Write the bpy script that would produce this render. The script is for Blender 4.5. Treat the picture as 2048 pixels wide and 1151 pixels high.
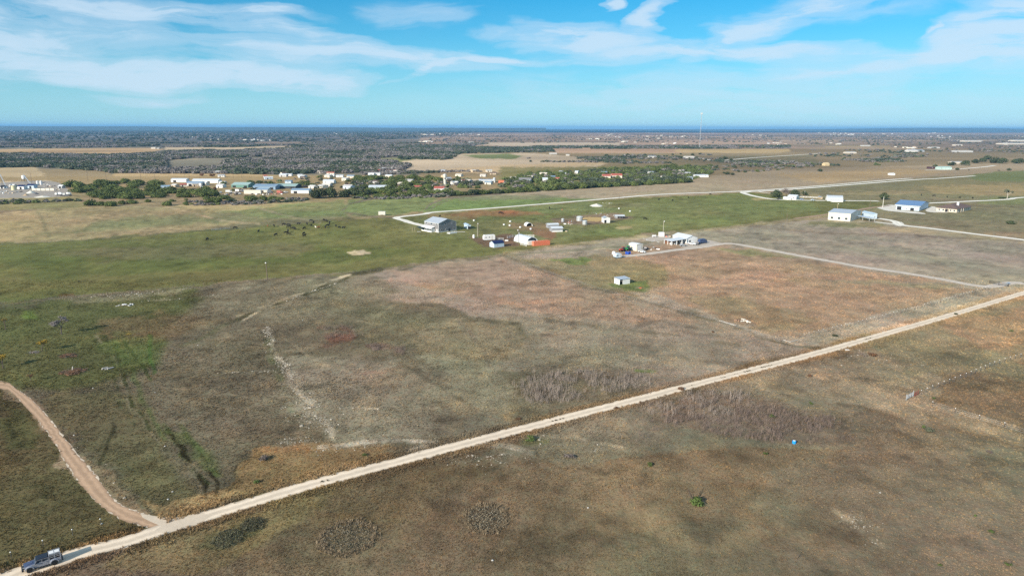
import bpy, bmesh, math, random
import numpy as np
from mathutils import Vector, Matrix
random.seed(7); RNG = np.random.default_rng(7)
SC = bpy.context.scene
for o in list(bpy.data.objects): bpy.data.objects.remove(o)

# ------------------------------------------------------------------ camera
CAM_H, PITCH, ROLL, FPX = 72.0, math.radians(13.2), math.radians(-0.17), 1365.0
F_ = np.array([0, math.cos(PITCH), -math.sin(PITCH)]); R0 = np.array([1., 0, 0]); U0 = np.cross(R0, F_)
R_ = R0*math.cos(ROLL) - U0*math.sin(ROLL); U_ = np.cross(R_, F_)
CP = np.array([0, 0, CAM_H])
cd = bpy.data.cameras.new('camera'); cam = bpy.data.objects.new('camera', cd); SC.collection.objects.link(cam)
cd.sensor_width = 36; cd.lens = FPX/2048*36; cd.clip_start = 1; cd.clip_end = 200000
cam.matrix_world = Matrix(((R_[0], U_[0], -F_[0], 0), (R_[1], U_[1], -F_[1], 0), (R_[2], U_[2], -F_[2], CAM_H), (0, 0, 0, 1)))
SC.camera = cam

# ------------------------------------------------------------------ light
SUN_EL, SHADOW_AZ = math.radians(24), math.radians(49)          # shadows run to the right and away
sx, sy = -math.cos(SHADOW_AZ), -math.sin(SHADOW_AZ)
sd = bpy.data.lights.new('sun', 'SUN'); sd.energy = 4.9; sd.angle = math.radians(0.5); sd.color = (1, .90, .76)
sun = bpy.data.objects.new('sun', sd); SC.collection.objects.link(sun)
sdir = Vector((sx*math.cos(SUN_EL), sy*math.cos(SUN_EL), math.sin(SUN_EL)))
sun.rotation_euler = sdir.to_track_quat('Z', 'Y').to_euler(); sun.location = (0, 0, 150)
SKY_STRENGTH, EXPOSURE = 0.12, 0.5
SC.view_settings.view_transform = 'Standard'; SC.view_settings.look = 'None'
SC.view_settings.exposure = EXPOSURE; SC.view_settings.gamma = 1; SC.view_settings.use_curve_mapping = False
SC.cycles.use_denoising = False; SC.cycles.max_bounces = 4; SC.cycles.diffuse_bounces = 2
SC.cycles.transparent_max_bounces = 8; SC.cycles.volume_bounces = 0
SC.cycles.pixel_filter_type = 'BLACKMAN_HARRIS'

def ray(px, py): return F_ + R_*(px-1024)/FPX - U_*(py-575.5)/FPX
world = bpy.data.worlds.new('World'); SC.world = world; world.use_nodes = True
nt = world.node_tree; N = nt.nodes; L = nt.links; N.clear()
def nd(t, **k):
    n = N.new(t)
    for a, b in k.items(): setattr(n, a, b)
    return n
def mth(op, a, b=None, c=None, clamp=False):
    n = nd('ShaderNodeMath', operation=op); n.use_clamp = clamp
    for i, v in enumerate((a, b, c)):
        if v is None: continue
        if isinstance(v, (int, float)): n.inputs[i].default_value = v
        else: L.new(v, n.inputs[i])
    return n.outputs[0]
def mixc(fac, a, b, bt='MIX'):
    n = nd('ShaderNodeMix', data_type='RGBA', blend_type=bt)
    for s, v in ((n.inputs[0], fac), (n.inputs[6], a), (n.inputs[7], b)):
        if isinstance(v, (int, float)): s.default_value = v
        elif isinstance(v, tuple): s.default_value = (*v, 1)
        else: L.new(v, s)
    return n.outputs[2]
def ramp(fac, stops, interp='LINEAR'):
    n = nd('ShaderNodeValToRGB'); cr = n.color_ramp; cr.interpolation = interp
    while len(cr.elements) > 1: cr.elements.remove(cr.elements[-1])
    for i, (p, c) in enumerate(stops):
        e = cr.elements[0] if i == 0 else cr.elements.new(p)
        e.position = p; e.color = (*c, 1) if isinstance(c, tuple) else (c, c, c, 1)
    L.new(fac, n.inputs[0]); return n.outputs[0]
def noise(vec, scale, detail=4, rough=.55, dist=0.):
    n = nd('ShaderNodeTexNoise'); n.inputs['Scale'].default_value = scale; n.inputs['Detail'].default_value = detail
    n.inputs['Roughness'].default_value = rough; n.inputs['Distortion'].default_value = dist
    L.new(vec, n.inputs['Vector']); return n.outputs['Fac']
def mapping(vec, loc=(0, 0, 0), rot=(0, 0, 0), scale=(1, 1, 1), typ='POINT'):
    n = nd('ShaderNodeMapping', vector_type=typ); L.new(vec, n.inputs[0])
    n.inputs['Location'].default_value = loc; n.inputs['Rotation'].default_value = rot; n.inputs['Scale'].default_value = scale
    return n.outputs[0]
sky = nd('ShaderNodeTexSky', sky_type='NISHITA'); sky.sun_disc = False
sky.sun_elevation = SUN_EL; sky.sun_rotation = math.atan2(sx, sy) % (2*math.pi)
sky.air_density = 1.0; sky.dust_density = .2; sky.ozone_density = 3.0; sky.altitude = 300
tc = nd('ShaderNodeTexCoord'); sep = nd('ShaderNodeSeparateXYZ'); L.new(tc.outputs['Generated'], sep.inputs[0])
az = mth('ARCTAN2', sep.outputs[0], sep.outputs[1]); el = mth('ARCSINE', sep.outputs[2])
cmb = nd('ShaderNodeCombineXYZ'); L.new(az, cmb.inputs[0]); L.new(el, cmb.inputs[1])
warp = nd('ShaderNodeTexNoise'); warp.inputs['Scale'].default_value = 6; warp.inputs['Detail'].default_value = 5
L.new(mapping(cmb.outputs[0], scale=(1, 2.6, 1)), warp.inputs['Vector'])
wv = nd('ShaderNodeVectorMath', operation='SUBTRACT'); L.new(warp.outputs['Color'], wv.inputs[0]); wv.inputs[1].default_value = (.5, .5, .5)
ws = nd('ShaderNodeVectorMath', operation='MULTIPLY'); L.new(wv.outputs[0], ws.inputs[0]); ws.inputs[1].default_value = (.24, .052, 0)
wa = nd('ShaderNodeVectorMath', operation='ADD'); L.new(cmb.outputs[0], wa.inputs[0]); L.new(ws.outputs[0], wa.inputs[1])
CL = [(60,60,200,60,0,.5), (260,62,270,36,3,.28), (300,14,260,18,0,.7), (500,22,70,11,-6,.7), (600,60,130,14,8,.55), (110,128,190,24,6,.7),
      (360,146,180,20,-3,.95), (590,162,140,20,2,1.), (720,112,260,22,4,.7), (560,122,200,16,0,.3), (860,135,70,12,-25,.6), (1010,120,160,8,3,.75),
      (300,190,90,9,0,.35), (1150,75,140,26,3,.75), (1330,98,190,18,-4,.7), (1310,25,60,20,-35,.7), (1480,62,130,20,-22,.75), (1560,104,150,15,3,.75),
      (1210,8,26,10,0,.9), (1990,58,110,34,-18,1.), (1930,112,170,22,-4,.8), (1650,150,380,30,-4,.38), (1700,18,200,26,0,.28), (1560,35,120,30,-10,.45), (1868,66,22,5,-20,.6),
      (840,28,90,22,0,.3), (1420,190,500,50,0,.22), (1000,70,60,12,0,.25), (2150,60,150,60,0,.7), (-200,80,200,70,0,.7)]
acc = None
for (px, py, rx, ry, rt, st) in CL:
    d = ray(px, py); d = d/np.linalg.norm(d); a0, e0 = math.atan2(d[0], d[1]), math.asin(d[2])
    m = mapping(wa.outputs[0], (a0, e0, 0), (0, 0, -math.radians(rt)), (rx/FPX*1.25, ry/FPX*1.35, 1), 'TEXTURE')
    ln = nd('ShaderNodeVectorMath', operation='LENGTH'); L.new(m, ln.inputs[0])
    v = mth('MULTIPLY', mth('SUBTRACT', 1, ln.outputs['Value'], clamp=True), st*1.25)
    acc = v if acc is None else mth('MAXIMUM', acc, mth('ADD', mth('MULTIPLY', acc, .35), v))
wisp = noise(mapping(wa.outputs[0], rot=(0, 0, .08), scale=(5, 42, 1)), 1.6, 8, .62, .6)
puff = noise(mapping(cmb.outputs[0], scale=(1, 2.4, 1)), 9, 8, .55, .3)
tex = mth('ADD', mth('MULTIPLY', wisp, .62), mth('MULTIPLY', puff, .52)); tex = ramp(tex, [(.40, .12), (.50, .42), (.60, .72), (.72, 1.)])
veil = mth('MULTIPLY', noise(mapping(cmb.outputs[0], scale=(1, 5, 1)), 2.2, 5, .6), .10)
over = ramp(el, [(.19, 0.), (.45, .75), (1.57, .75)])  # extra cloud cover added above the view to whiten the skylight in shadows
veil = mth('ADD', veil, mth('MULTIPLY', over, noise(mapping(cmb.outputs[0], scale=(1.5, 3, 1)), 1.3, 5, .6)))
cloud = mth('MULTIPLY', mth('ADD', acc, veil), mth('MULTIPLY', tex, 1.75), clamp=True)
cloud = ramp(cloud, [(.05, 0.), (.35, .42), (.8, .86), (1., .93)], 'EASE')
# the air's own colour: a polarised-looking winter blue, paling towards the horizon
hs = nd('ShaderNodeHueSaturation'); hs.inputs['Saturation'].default_value = 1.1; hs.inputs['Hue'].default_value = .485; L.new(sky.outputs[0], hs.inputs['Color'])
skyc = mixc(1., hs.outputs[0], (0.045, 0.52, 0.72), 'MULTIPLY')
hz = ramp(el, [(0., .85), (.03, .74), (.065, .48), (.12, .19), (.19, 0.02), (.6, .0)])
hz = mth('MULTIPLY', hz, mth('ADD', mth('MULTIPLY', mth('SINE', az), .22), .88))
hzc = mixc(hz, skyc, (3.5, 4.9, 5.7))
SKYCOL = hzc
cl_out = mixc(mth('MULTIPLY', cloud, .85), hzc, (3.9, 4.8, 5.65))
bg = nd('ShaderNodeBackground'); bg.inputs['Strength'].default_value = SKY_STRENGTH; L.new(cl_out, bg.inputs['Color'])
wo = nd('ShaderNodeOutputWorld'); L.new(bg.outputs[0], wo.inputs['Surface'])

# ------------------------------------------------------------------ helpers
COL = SC.collection
def G(px, py):
    """ground point seen at a photo pixel"""
    d = ray(px, py); t = -CAM_H/d[2]; return np.array([d[0]*t, d[1]*t, 0.])
def GV(px, py): return Vector(G(px, py))
def PW(X, Y, Z=0.):
    vx, vy, vz = X, Y, Z-CAM_H
    z = vx*F_[0]+vy*F_[1]+vz*F_[2]
    return 1024+FPX*(vx*R_[0]+vy*R_[1]+vz*R_[2])/z, 575.5-FPX*(vx*U_[0]+vy*U_[1]+vz*U_[2])/z
def hgt(p, ytop):
    lo, hi = 0., 400.
    for _ in range(40):
        m = (lo+hi)/2
        if PW(p[0], p[1], m)[1] > ytop: lo = m
        else: hi = m
    return lo
def depth(p): return float(p[0]*F_[0]+p[1]*F_[1]-CAM_H*F_[2])
def S(r, g, b):
    f = lambda c: (c/255/12.92 if c/255 <= .04045 else ((c/255+.055)/1.055)**2.4)
    return np.array([f(r), f(g), f(b)])
MATS = {}
def mat(name, col, rough=.8, metal=0., var=.18, scale=1.5, bump=0., rnd=0., spec=.3, stretch=(1, 1, 1)):
    global N, L
    if name in MATS: return MATS[name]
    m = bpy.data.materials.new(name); m.use_nodes = True; MATS[name] = m
    N, L = m.node_tree.nodes, m.node_tree.links
    b = N['Principled BSDF']; b.inputs['Roughness'].default_value = rough; b.inputs['Metallic'].default_value = metal
    b.inputs['Specular IOR Level'].default_value = spec
    t = nd('ShaderNodeTexCoord'); v = mapping(t.outputs['Object'], scale=stretch)
    n1 = noise(v, scale, 5, .6)
    c = mixc(n1, tuple(x*(1-var) for x in col), tuple(min(1, x*(1+var)) for x in col))
    if rnd:
        oi = nd('ShaderNodeObjectInfo')
        r = mth('ADD', mth('MULTIPLY', oi.outputs['Random'], 2*rnd), 1-rnd)
        g = nd('ShaderNodeCombineColor'); L.new(r, g.inputs[0]); L.new(r, g.inputs[1]); L.new(r, g.inputs[2])
        c = mixc(1., c, g.outputs[0], 'MULTIPLY')
    L.new(c, b.inputs['Base Color'])
    if bump:
        bn = nd('ShaderNodeBump'); bn.inputs['Strength'].default_value = bump; bn.inputs['Distance'].default_value = .05
        L.new(noise(v, scale*6, 3), bn.inputs['Height']); L.new(bn.outputs[0], b.inputs['Normal'])
    return m
def tag(o, label=None, cat=None, group=None, kind=None):
    if label: o['label'] = label
    if cat: o['category'] = cat
    if group: o['group'] = group
    if kind: o['kind'] = kind
    return o
def thing(name, label, cat, loc=(0, 0, 0), rz=0., group=None):
    o = bpy.data.objects.new(name, None); o.empty_display_size = .3; COL.objects.link(o)
    o.location = loc; o.rotation_euler = (0, 0, rz); return tag(o, label, cat, group)
class MB:
    def __init__(s): s.v, s.f, s.m, s.mats, s.sm = [], [], [], [], False
    def mi(s, m):
        if m is None: return 0
        if m not in s.mats: s.mats.append(m)
        return s.mats.index(m)
    def add(s, vs, fs, m=None):
        k = len(s.v); i = s.mi(m); s.v += [tuple(map(float, v)) for v in vs]
        s.f += [tuple(a+k for a in f) for f in fs]; s.m += [i]*len(fs); return s
    def box(s, x0, y0, z0, x1, y1, z1, m=None):
        return s.add([(x0,y0,z0),(x1,y0,z0),(x1,y1,z0),(x0,y1,z0),(x0,y0,z1),(x1,y0,z1),(x1,y1,z1),(x0,y1,z1)],
                     [(0,3,2,1),(4,5,6,7),(0,1,5,4),(1,2,6,5),(2,3,7,6),(3,0,4,7)], m)
    def prism(s, prof, a0, a1, axis='y', m=None):
        """closed outline (2-D) swept along an axis: axis y -> outline in x,z; axis x -> outline in y,z; axis z -> x,y"""
        n = len(prof)
        mk = {'y': lambda p, a: (p[0], a, p[1]), 'x': lambda p, a: (a, p[0], p[1]), 'z': lambda p, a: (p[0], p[1], a)}[axis]
        vs = [mk(p, a0) for p in prof]+[mk(p, a1) for p in prof]
        fs = [(i, (i+1) % n, n+(i+1) % n, n+i) for i in range(n)]+[tuple(range(n))[::-1], tuple(range(n, 2*n))]
        return s.add(vs, fs, m)
    def tube(s, p, q, r0, r1=None, n=6, m=None):
        r1 = r0 if r1 is None else r1; p, q = Vector(p), Vector(q); d = (q-p)
        if d.length < 1e-6: return s
        x = d.orthogonal().normalized(); y = d.cross(x).normalized(); vs = []
        for c, r in ((p, r0), (q, r1)):
            vs += [tuple(c+x*math.cos(2*math.pi*i/n)*r+y*math.sin(2*math.pi*i/n)*r) for i in range(n)]
        return s.add(vs, [(i, (i+1) % n, n+(i+1) % n, n+i) for i in range(n)]+[tuple(range(n))[::-1], tuple(range(n, 2*n))], m)
    def lathe(s, prof, c=(0, 0, 0), n=14, m=None):
        vs = []; 
        for (r, z) in prof: vs += [(c[0]+r*math.cos(2*math.pi*i/n), c[1]+r*math.sin(2*math.pi*i/n), c[2]+z) for i in range(n)]
        fs = [(k*n+i, k*n+(i+1) % n, (k+1)*n+(i+1) % n, (k+1)*n+i) for k in range(len(prof)-1) for i in range(n)]
        fs += [tuple(range(n))[::-1], tuple(range((len(prof)-1)*n, len(prof)*n))]
        return s.add(vs, fs, m)
    def mesh(s, name):
        me = bpy.data.meshes.new(name); me.from_pydata(s.v, [], s.f)
        for m in s.mats: me.materials.append(m)
        if len(s.mats) > 1: me.polygons.foreach_set('material_index', s.m)
        bm = bmesh.new(); bm.from_mesh(me); bmesh.ops.recalc_face_normals(bm, faces=bm.faces); bm.to_mesh(me); bm.free()
        if s.sm: me.polygons.foreach_set('use_smooth', [True]*len(me.polygons))
        me.update(); return me
    def build(s, name, m=None, parent=None):
        me = s.mesh(name)
        if m is not None and not me.materials: me.materials.append(m)
        return put(name, me, parent)
def put(name, me, parent=None, loc=(0, 0, 0), rz=0., sc=None):
    o = bpy.data.objects.new(name, me); COL.objects.link(o); o.location = loc; o.rotation_euler = (0, 0, rz)
    if sc: o.scale = sc
    if parent is not None: o.parent = parent
    return o
KIDS = {}
def copy_tree(o, parent=None):
    c = o.copy(); COL.objects.link(c); c.parent = parent
    for ch in o.children: copy_tree(ch, c)
    return c
def struct(o): return tag(o, kind='structure')

# ------------------------------------------------------------------ ground colour (albedo map of the fields)
def h2(i, j, s):
    n = (i*374761393 + j*668265263 + s*1442695041) & 0xffffffff
    n = ((n ^ (n >> 13))*1274126177) & 0xffffffff
    return ((n ^ (n >> 16)) & 0xffff)/65535.
def vn(X, Y, sc, s=0):
    x, y = X/sc, Y/sc; i, j = np.floor(x).astype(np.int64), np.floor(y).astype(np.int64)
    u, v = x-i, y-j; u = u*u*(3-2*u); v = v*v*(3-2*v)
    return (h2(i, j, s)*(1-u)+h2(i+1, j, s)*u)*(1-v)+(h2(i, j+1, s)*(1-u)+h2(i+1, j+1, s)*u)*v
def fbm(X, Y, sc, s=0, o=4):
    a, t, w = 0., 0., 1.
    for k in range(o): t = t+w*vn(X*.8+Y*.6, Y*.8-X*.6, sc/2**k, s+k); a += w; w *= .55
    return t/a
def sdf(px, py, pts, closed=True):
    pts = np.array(pts, float); n = len(pts); d = np.full(px.shape, 1e9); ins = np.zeros(px.shape, bool)
    for k in range(n if closed else n-1):
        ax, ay = pts[k][:2]; bx, by = pts[(k+1) % n][:2]; ex, ey = bx-ax, by-ay
        t = np.clip(((px-ax)*ex+(py-ay)*ey)/(ex*ex+ey*ey+1e-9), 0, 1)
        d = np.minimum(d, (px-ax-t*ex)**2+((py-ay-t*ey)*(VS if closed else 1.35))**2)
        if closed:
            c = ((ay > py) != (by > py)) & (px < ex*(py-ay)/(ey+1e-12)+ax); ins ^= c
    d = np.sqrt(d); return np.where(ins, -d, d) if closed else d
VS = 2.2
def c3(c): return S(*c)
# fields: outline in photo pixels (they are projected to the ground), colour, feather px, opacity
T = (176,152,122)
LAY = [
 # ---- far country
 ('p', [(-900,240),(3000,240),(3000,268),(-900,262)], (44,60,62), 3, 1),
 ('p', [(-900,262),(840,264),(840,296),(-900,300)], (104,102,100), 4, .95),
 ('p', [(40,256.5),(210,257.5),(210,260.5),(40,260)], (160,140,130), 1.5, .6),
 ('p', [(840,263.5),(3000,265),(3000,300),(840,296)], (158,134,118), 3, .95),
 ('p', [(-900,255),(840,256),(840,265),(1240,265.5),(2048,265),(3000,266),(3000,240),(-900,240)], (34,50,54), 1.2, 1),
 ('p', [(-200,264),(400,265),(900,270),(760,284),(300,283),(-200,282)], (92,94,96), 6, .8),
 ('p', [(1100,266.5),(1500,267),(1500,272),(1100,271)], (140,118,110), 3, .5),
 ('p', [(1500,268),(2048,268),(2100,300),(1600,296)], (140,122,105), 4, .7),
 ('p', [(1880,270),(2060,270),(2060,292),(1900,288)], (112,104,92), 4, .5),
 ('p', [(400,283),(840,284),(860,288),(400,290)], (150,128,112), 2, .7),
 ('p', [(-30,283.5),(90,284),(90,286),(-30,286)], (196,176,148), 1, .7), ('p', [(158,282.5),(220,282.5),(220,285),(158,285)], (200,180,150), 1, .8),
 ('p', [(-900,286),(840,288),(840,352),(-900,345)], (118,114,104), 3, .9),
 ('p', [(-200,300),(100,297.5),(300,295.5),(330,298),(300,305),(205,311),(60,306),(-200,310)], (178,150,118), 2, 1),
 ('p', [(330,293),(580,292),(590,296),(440,299),(330,300)], (190,170,146), 1.5, .9),
 ('p', [(880,284),(1240,285),(1240,292),(1100,294),(940,290)], (186,168,150), 2, .9),
 ('p', [(-300,340),(70,333),(80,342),(115,358),(60,362),(-300,366)], (180,160,130), 3, .9),
 ('p', [(78,338),(215,341),(225,352),(440,347),(565,350),(560,356),(100,362)], (150,132,104), 2, .9),
 ('p', [(225,346),(440,345),(600,352),(560,359),(230,358)], (186,160,122), 2, .8),
 ('p', [(640,317),(830,316),(830,325),(640,322)], (134,134,88), 2, .8),
 ('p', [(805,322),(930,308),(1060,306),(1230,320),(1200,332),(960,346),(800,340)], (192,172,150), 2, 1),
 ('p', [(870,340),(1010,330),(1240,322),(1200,330),(960,346),(880,346)], (196,168,132), 3, .7),
 ('p', [(925,310),(1020,307.5),(1045,312),(1030,318),(960,317)], (112,124,74), 2, .9),
 ('p', [(1100,296),(1380,296),(1380,306),(1100,306)], (178,146,124), 2, .8),
 ('p', [(1220,308),(1420,306),(1470,326),(1300,332),(1200,326)], (140,126,98), 4, .8),
 ('p', [(1350,299),(1580,298),(1580,303),(1550,308),(1350,304)], (190,164,122), 2, .9),
 ('p', [(1380,306),(2100,300),(2100,334),(1400,332)], (138,122,98), 4, .8),
 ('p', [(1440,312),(1620,310),(1640,326),(1440,326)], (118,112,86), 5, .7),
 ('p', [(1650,292),(1780,291),(1780,294),(1650,294)], (180,160,120), 1.5, .6),
 ('p', [(-200,355),(300,352),(700,350),(1010,352),(1000,385),(460,412),(-200,412)], (150,130,96), 4, .85),
 ('p', [(1000,335),(1420,330),(1390,366),(1000,388)], (128,122,78), 5, .85),
 ('p', [(-60,368),(95,360),(128,372),(145,392),(60,397),(-60,396)], (186,170,146), 3, .95),
 ('p', [(-60,386),(90,384),(100,392),(20,400),(-60,396)], (200,186,162), 3, .8),
 ('p', [(-200,398),(160,394),(175,414),(-200,428)], (146,136,88), 4, .85),
 ('p', [(180,263.5),(300,262.9),(420,263.4),(390,264.4),(220,264.3)], (150,128,124), 1.5, .75),
 ('p', [(0,266),(75,265.4),(150,265.9),(120,266.9),(40,266.8)], (140,122,116), 1.5, .75),
 ('p', [(330,268),(485,267.4),(640,267.9),(610,268.9),(370,268.8)], (138,120,116), 1.5, .75),
 ('p', [(620,270.5),(760,269.9),(900,270.4),(870,271.4),(660,271.3)], (152,130,120), 1.5, .75),
 ('p', [(60,273),(195,272.4),(330,272.9),(300,273.9),(100,273.8)], (128,118,112), 1.5, .75),
 ('p', [(480,275),(620,274.4),(760,274.9),(730,275.9),(520,275.8)], (146,128,118), 1.5, .75),
 ('p', [(250,278),(385,277.4),(520,277.9),(490,278.9),(290,278.8)], (136,122,112), 1.5, .75),
 ('p', [(640,280),(830,279.4),(1020,279.9),(990,280.9),(680,280.8)], (160,138,122), 1.5, .75),
 ('p', [(100,289),(200,287.9),(300,288.9),(270,290.6),(140,290.4)], (134,122,112), 1.5, .75),
 ('p', [(420,290.5),(560,289.4),(700,290.4),(670,292.1),(460,291.9)], (140,126,114), 1.5, .75),
 ('p', [(180,318),(300,316.9),(420,317.9),(390,319.6),(220,319.4)], (150,134,112), 1.5, .75),
 ('p', [(420,326),(490,324.9),(560,325.9),(530,327.6),(460,327.4)], (142,128,108), 1.5, .75),
 ('p', [(560,312),(630,310.9),(700,311.9),(670,313.6),(600,313.4)], (140,128,106), 1.5, .75),
 ('p', [(600,300),(700,298.9),(800,299.9),(770,301.6),(640,301.4)], (150,134,114), 1.5, .75),
 ('p', [(900,267),(1100,266.4),(1300,266.9),(1270,267.9),(940,267.8)], (128,112,108), 1.5, .75),
 ('p', [(1000,272),(1250,271.4),(1500,271.9),(1470,272.9),(1040,272.8)], (176,150,132), 1.5, .75),
 ('p', [(1150,277),(1425,276.4),(1700,276.9),(1670,277.9),(1190,277.8)], (130,112,98), 1.5, .75),
 ('p', [(900,283),(1075,282.4),(1250,282.9),(1220,283.9),(940,283.8)], (124,110,98), 1.5, .75),
 ('p', [(1560,275),(1804,274.4),(2048,274.9),(2018,275.9),(1600,275.8)], (150,130,114), 1.5, .75),
 ('p', [(1500,281),(1750,280.4),(2000,280.9),(1970,281.9),(1540,281.8)], (172,148,122), 1.5, .75),
 ('p', [(1420,290),(1660,288.9),(1900,289.9),(1870,291.6),(1460,291.4)], (124,112,92), 1.5, .75),
 ('p', [(1600,296),(1824,294.9),(2048,295.9),(2018,297.6),(1640,297.4)], (160,140,114), 1.5, .75),
 ('p', [(1660,308),(1854,306.9),(2048,307.9),(2018,309.6),(1700,309.4)], (128,114,92), 1.5, .75),
 ('p', [(1500,316),(1774,314.9),(2048,315.9),(2018,317.6),(1540,317.4)], (158,138,112), 1.5, .75),
 # ---- right hand back country
 ('p', [(1360,366),(1420,352),(1540,338),(2200,322),(2200,362),(1500,385),(1200,399),(1000,388),(1380,364)], (161,143,121), 3, 1),
 ('p', [(1560,350),(1800,336),(1900,344),(1640,366)], (184,156,116), 8, .7),
 ('p', [(1000,380),(1380,366),(1480,372),(1480,383),(1190,399),(1100,400),(960,396)], (166,149,126), 3, .95),
 ('p', [(1640,370),(1900,352),(2200,352),(2200,440),(1640,440),(1500,396)], (130,122,90), 4, 1),
 ('p', [(1640,372),(1830,362),(1860,368),(1700,384),(1620,384)], (122,116,90), 6, .7),
 ('p', [(1850,372),(2048,368),(2060,392),(1860,388)], (160,140,100), 5, .8),
 ('p', [(1660,384),(1850,382),(1850,388),(1660,390)], (152,134,100), 5, .7),
 ('p', [(1930,350),(2000,343),(2200,335),(2200,366),(1960,362)], (116,122,80), 3, .95),
 ('p', [(1960,396),(2200,386),(2200,420),(1960,408)], (118,128,74), 5, .7),
 ('p', [(1880,410),(2200,412),(2200,470),(1960,464),(1760,440)], (122,116,86), 5, .9),
 # ---- tan meadow left, green hay field beyond the pasture
 ('p', [(-200,428),(0,425),(160,414),(470,412),(640,402),(760,396),(900,398),(1190,399),(1500,383),(1640,388),(1640,440),(-200,500)], (152,136,98), 2, 1),
 ('p', [(360,412),(560,404),(640,400),(700,402),(690,412),(560,420),(420,430)], (186,164,112), 6, .6),
 ('p', [(-100,440),(70,425),(90,460),(60,480),(-100,488)], (168,146,102), 6, .6),
 ('p', [(200,440),(420,425),(560,418),(690,424),(690,436),(400,446),(200,462),(60,474),(160,456)], (122,126,86), 6, .75),
 ('p', [(455,425),(600,405),(690,400),(690,432),(560,436)], (116,128,74), 5, .75),
 ('p', [(700,398),(870,392),(860,420),(800,430),(700,430),(684,418)], (118,132,76), 4, .9),
 ('p', [(880,396),(1100,394),(1200,398),(900,422),(838,426)], (112,132,72), 4, .95),
 ('p', [(900,392),(1120,390),(1120,398),(920,400)], (128,128,96), 4, .8),
 # ---- green pasture
 ('p', [(-300,500),(0,487),(180,478),(400,460),(560,440),(800,434),(1190,401),(1500,385),(1650,402),(1740,402),(1780,408),(1640,432),(1430,456),(1250,472),(1010,509),(880,521),(740,541),(560,556),(370,572),(190,590),(0,606),(-300,630)], (113,113,60), 1.5, 1),
 ('p', [(1280,402),(1480,388),(1620,402),(1640,424),(1420,450),(1260,466),(1120,480),(1130,440)], (117,124,70), 8, .85),
 ('p', [(1010,412),(1180,403),(1240,420),(1080,430)], (120,132,80), 8, .7),
 ('p', [(0,500),(300,472),(520,462),(560,480),(300,500),(0,540)], (98,104,54), 8, .7),
 ('p', [(60,520),(240,510),(380,486),(600,500),(760,492),(880,500),(700,520),(300,545),(60,560)], (93,104,48), 10, .7),
 ('p', [(100,500),(420,486),(640,486),(600,512),(220,520)], (114,104,76), 12, .55),
 ('p', [(0,560),(300,550),(520,540),(500,556),(200,585),(0,600)], (108,104,58), 8, .6),
 ('p', [(860,432),(960,420),(1080,424),(1090,430),(960,434),(880,444)], (150,108,72), 4, .85), ('p', [(990,421),(1042,423),(1040,429),(1000,430)], (164,100,62), 3, .8),
 ('p', [(800,440),(860,430),(1080,436),(1200,452),(1110,490),(1050,482),(820,468)], (122,124,78), 8, .5),
 ('p', [(940,474),(1030,468),(1050,492),(1000,498),(960,492)], (112,86,70), 4, .9), ('p', [(1050,452),(1120,462),(1100,480),(1070,470)], (138,96,72), 5, .8),
 ('p', [(1020,446),(1120,444),(1120,460),(1030,462)], (140,114,84), 5, .7),
 ('p', [(1100,436),(1250,426),(1262,436),(1190,450),(1110,448)], (134,112,92), 4, .9), ('p', [(1168,435),(1202,434),(1206,441),(1172,441)], (198,164,104), 2, .9),
 ('p', [(1180,410),(1290,404),(1300,412),(1200,416)], (134,130,90), 5, .5),
 ('p', [(695,505),(730,503),(735,508),(698,510)], (200,180,150), 2, .8), ('p', [(1236,453),(1270,452),(1270,456),(1240,457)], (168,148,106), 3, .7),
 ('p', [(1506,398),(1536,396),(1540,400),(1510,401)], (180,160,110), 3, .7),
 ('p', [(420,452),(560,440),(720,437),(600,446),(440,460)], (116,106,82), 4, .8),
 # ---- grassland right
 ('p', [(1010,508),(1250,474),(1430,458),(1640,436),(1760,442),(1960,470),(2300,500),(2300,570),(1600,700),(1440,640),(1200,575)], (158,144,126), 3, 1),
 ('p', [(1500,450),(1700,456),(2060,490),(2300,520),(2300,560),(1960,548),(1640,515),(1470,486)], (147,134,120), 5, .95),
 ('p', [(1640,440),(1760,446),(1780,452),(1700,456),(1600,448)], (122,122,78), 4, .8), ('p', [(1720,446),(1960,470),(2060,486),(1900,474),(1760,464)], (158,138,100), 6, .6),
 ('p', [(1260,490),(1440,486),(1640,524),(1900,566),(1700,560),(1320,580),(1200,560),(1180,520)], (160,130,104), 8, .85),
 ('p', [(1440,495),(1560,508),(1620,516),(1500,512)], (118,124,76), 5, .7), ('p', [(1560,556),(1900,566),(1900,586),(1640,576)], (138,130,90), 8, .55),
 ('p', [(1040,520),(1200,508),(1330,530),(1340,570),(1250,590),(1130,555)], (132,122,84), 8, .7), ('p', [(1110,516),(1160,514),(1180,528),(1140,530)], (106,128,64), 5, .85),
 ('p', [(1225,566),(1290,562),(1300,578),(1240,580)], (100,116,62), 4, .85),
 ('p', [(1310,582),(1600,560),(1960,580),(1760,625),(1600,672),(1450,642)], (156,130,104), 6, .9), ('p', [(1380,590),(1500,600),(1640,640),(1560,660),(1440,635)], (138,124,94), 12, .7),
 # ---- the big lot in the middle
 ('p', [(740,541),(880,521),(1010,509),(1130,555),(1250,595),(1450,645),(1590,690),(1660,695),(1280,795),(1030,856),(640,958),(500,998),(362,1031),(290,1026),(160,914),(60,795),(0,762),(-200,740),(-200,620),(0,606),(190,590),(370,572),(560,556)], (117,108,87), 2, 1),
 ('p', [(740,541),(880,521),(1010,509),(1250,595),(1450,645),(1600,700),(1400,750),(1180,720),(1040,650),(800,600),(640,600)], (152,136,120), 8, .9),
 ('p', [(760,540),(1000,515),(1140,560),(1280,612),(1440,650),(1180,640),(900,590)], (160,132,112), 10, .7),
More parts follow.
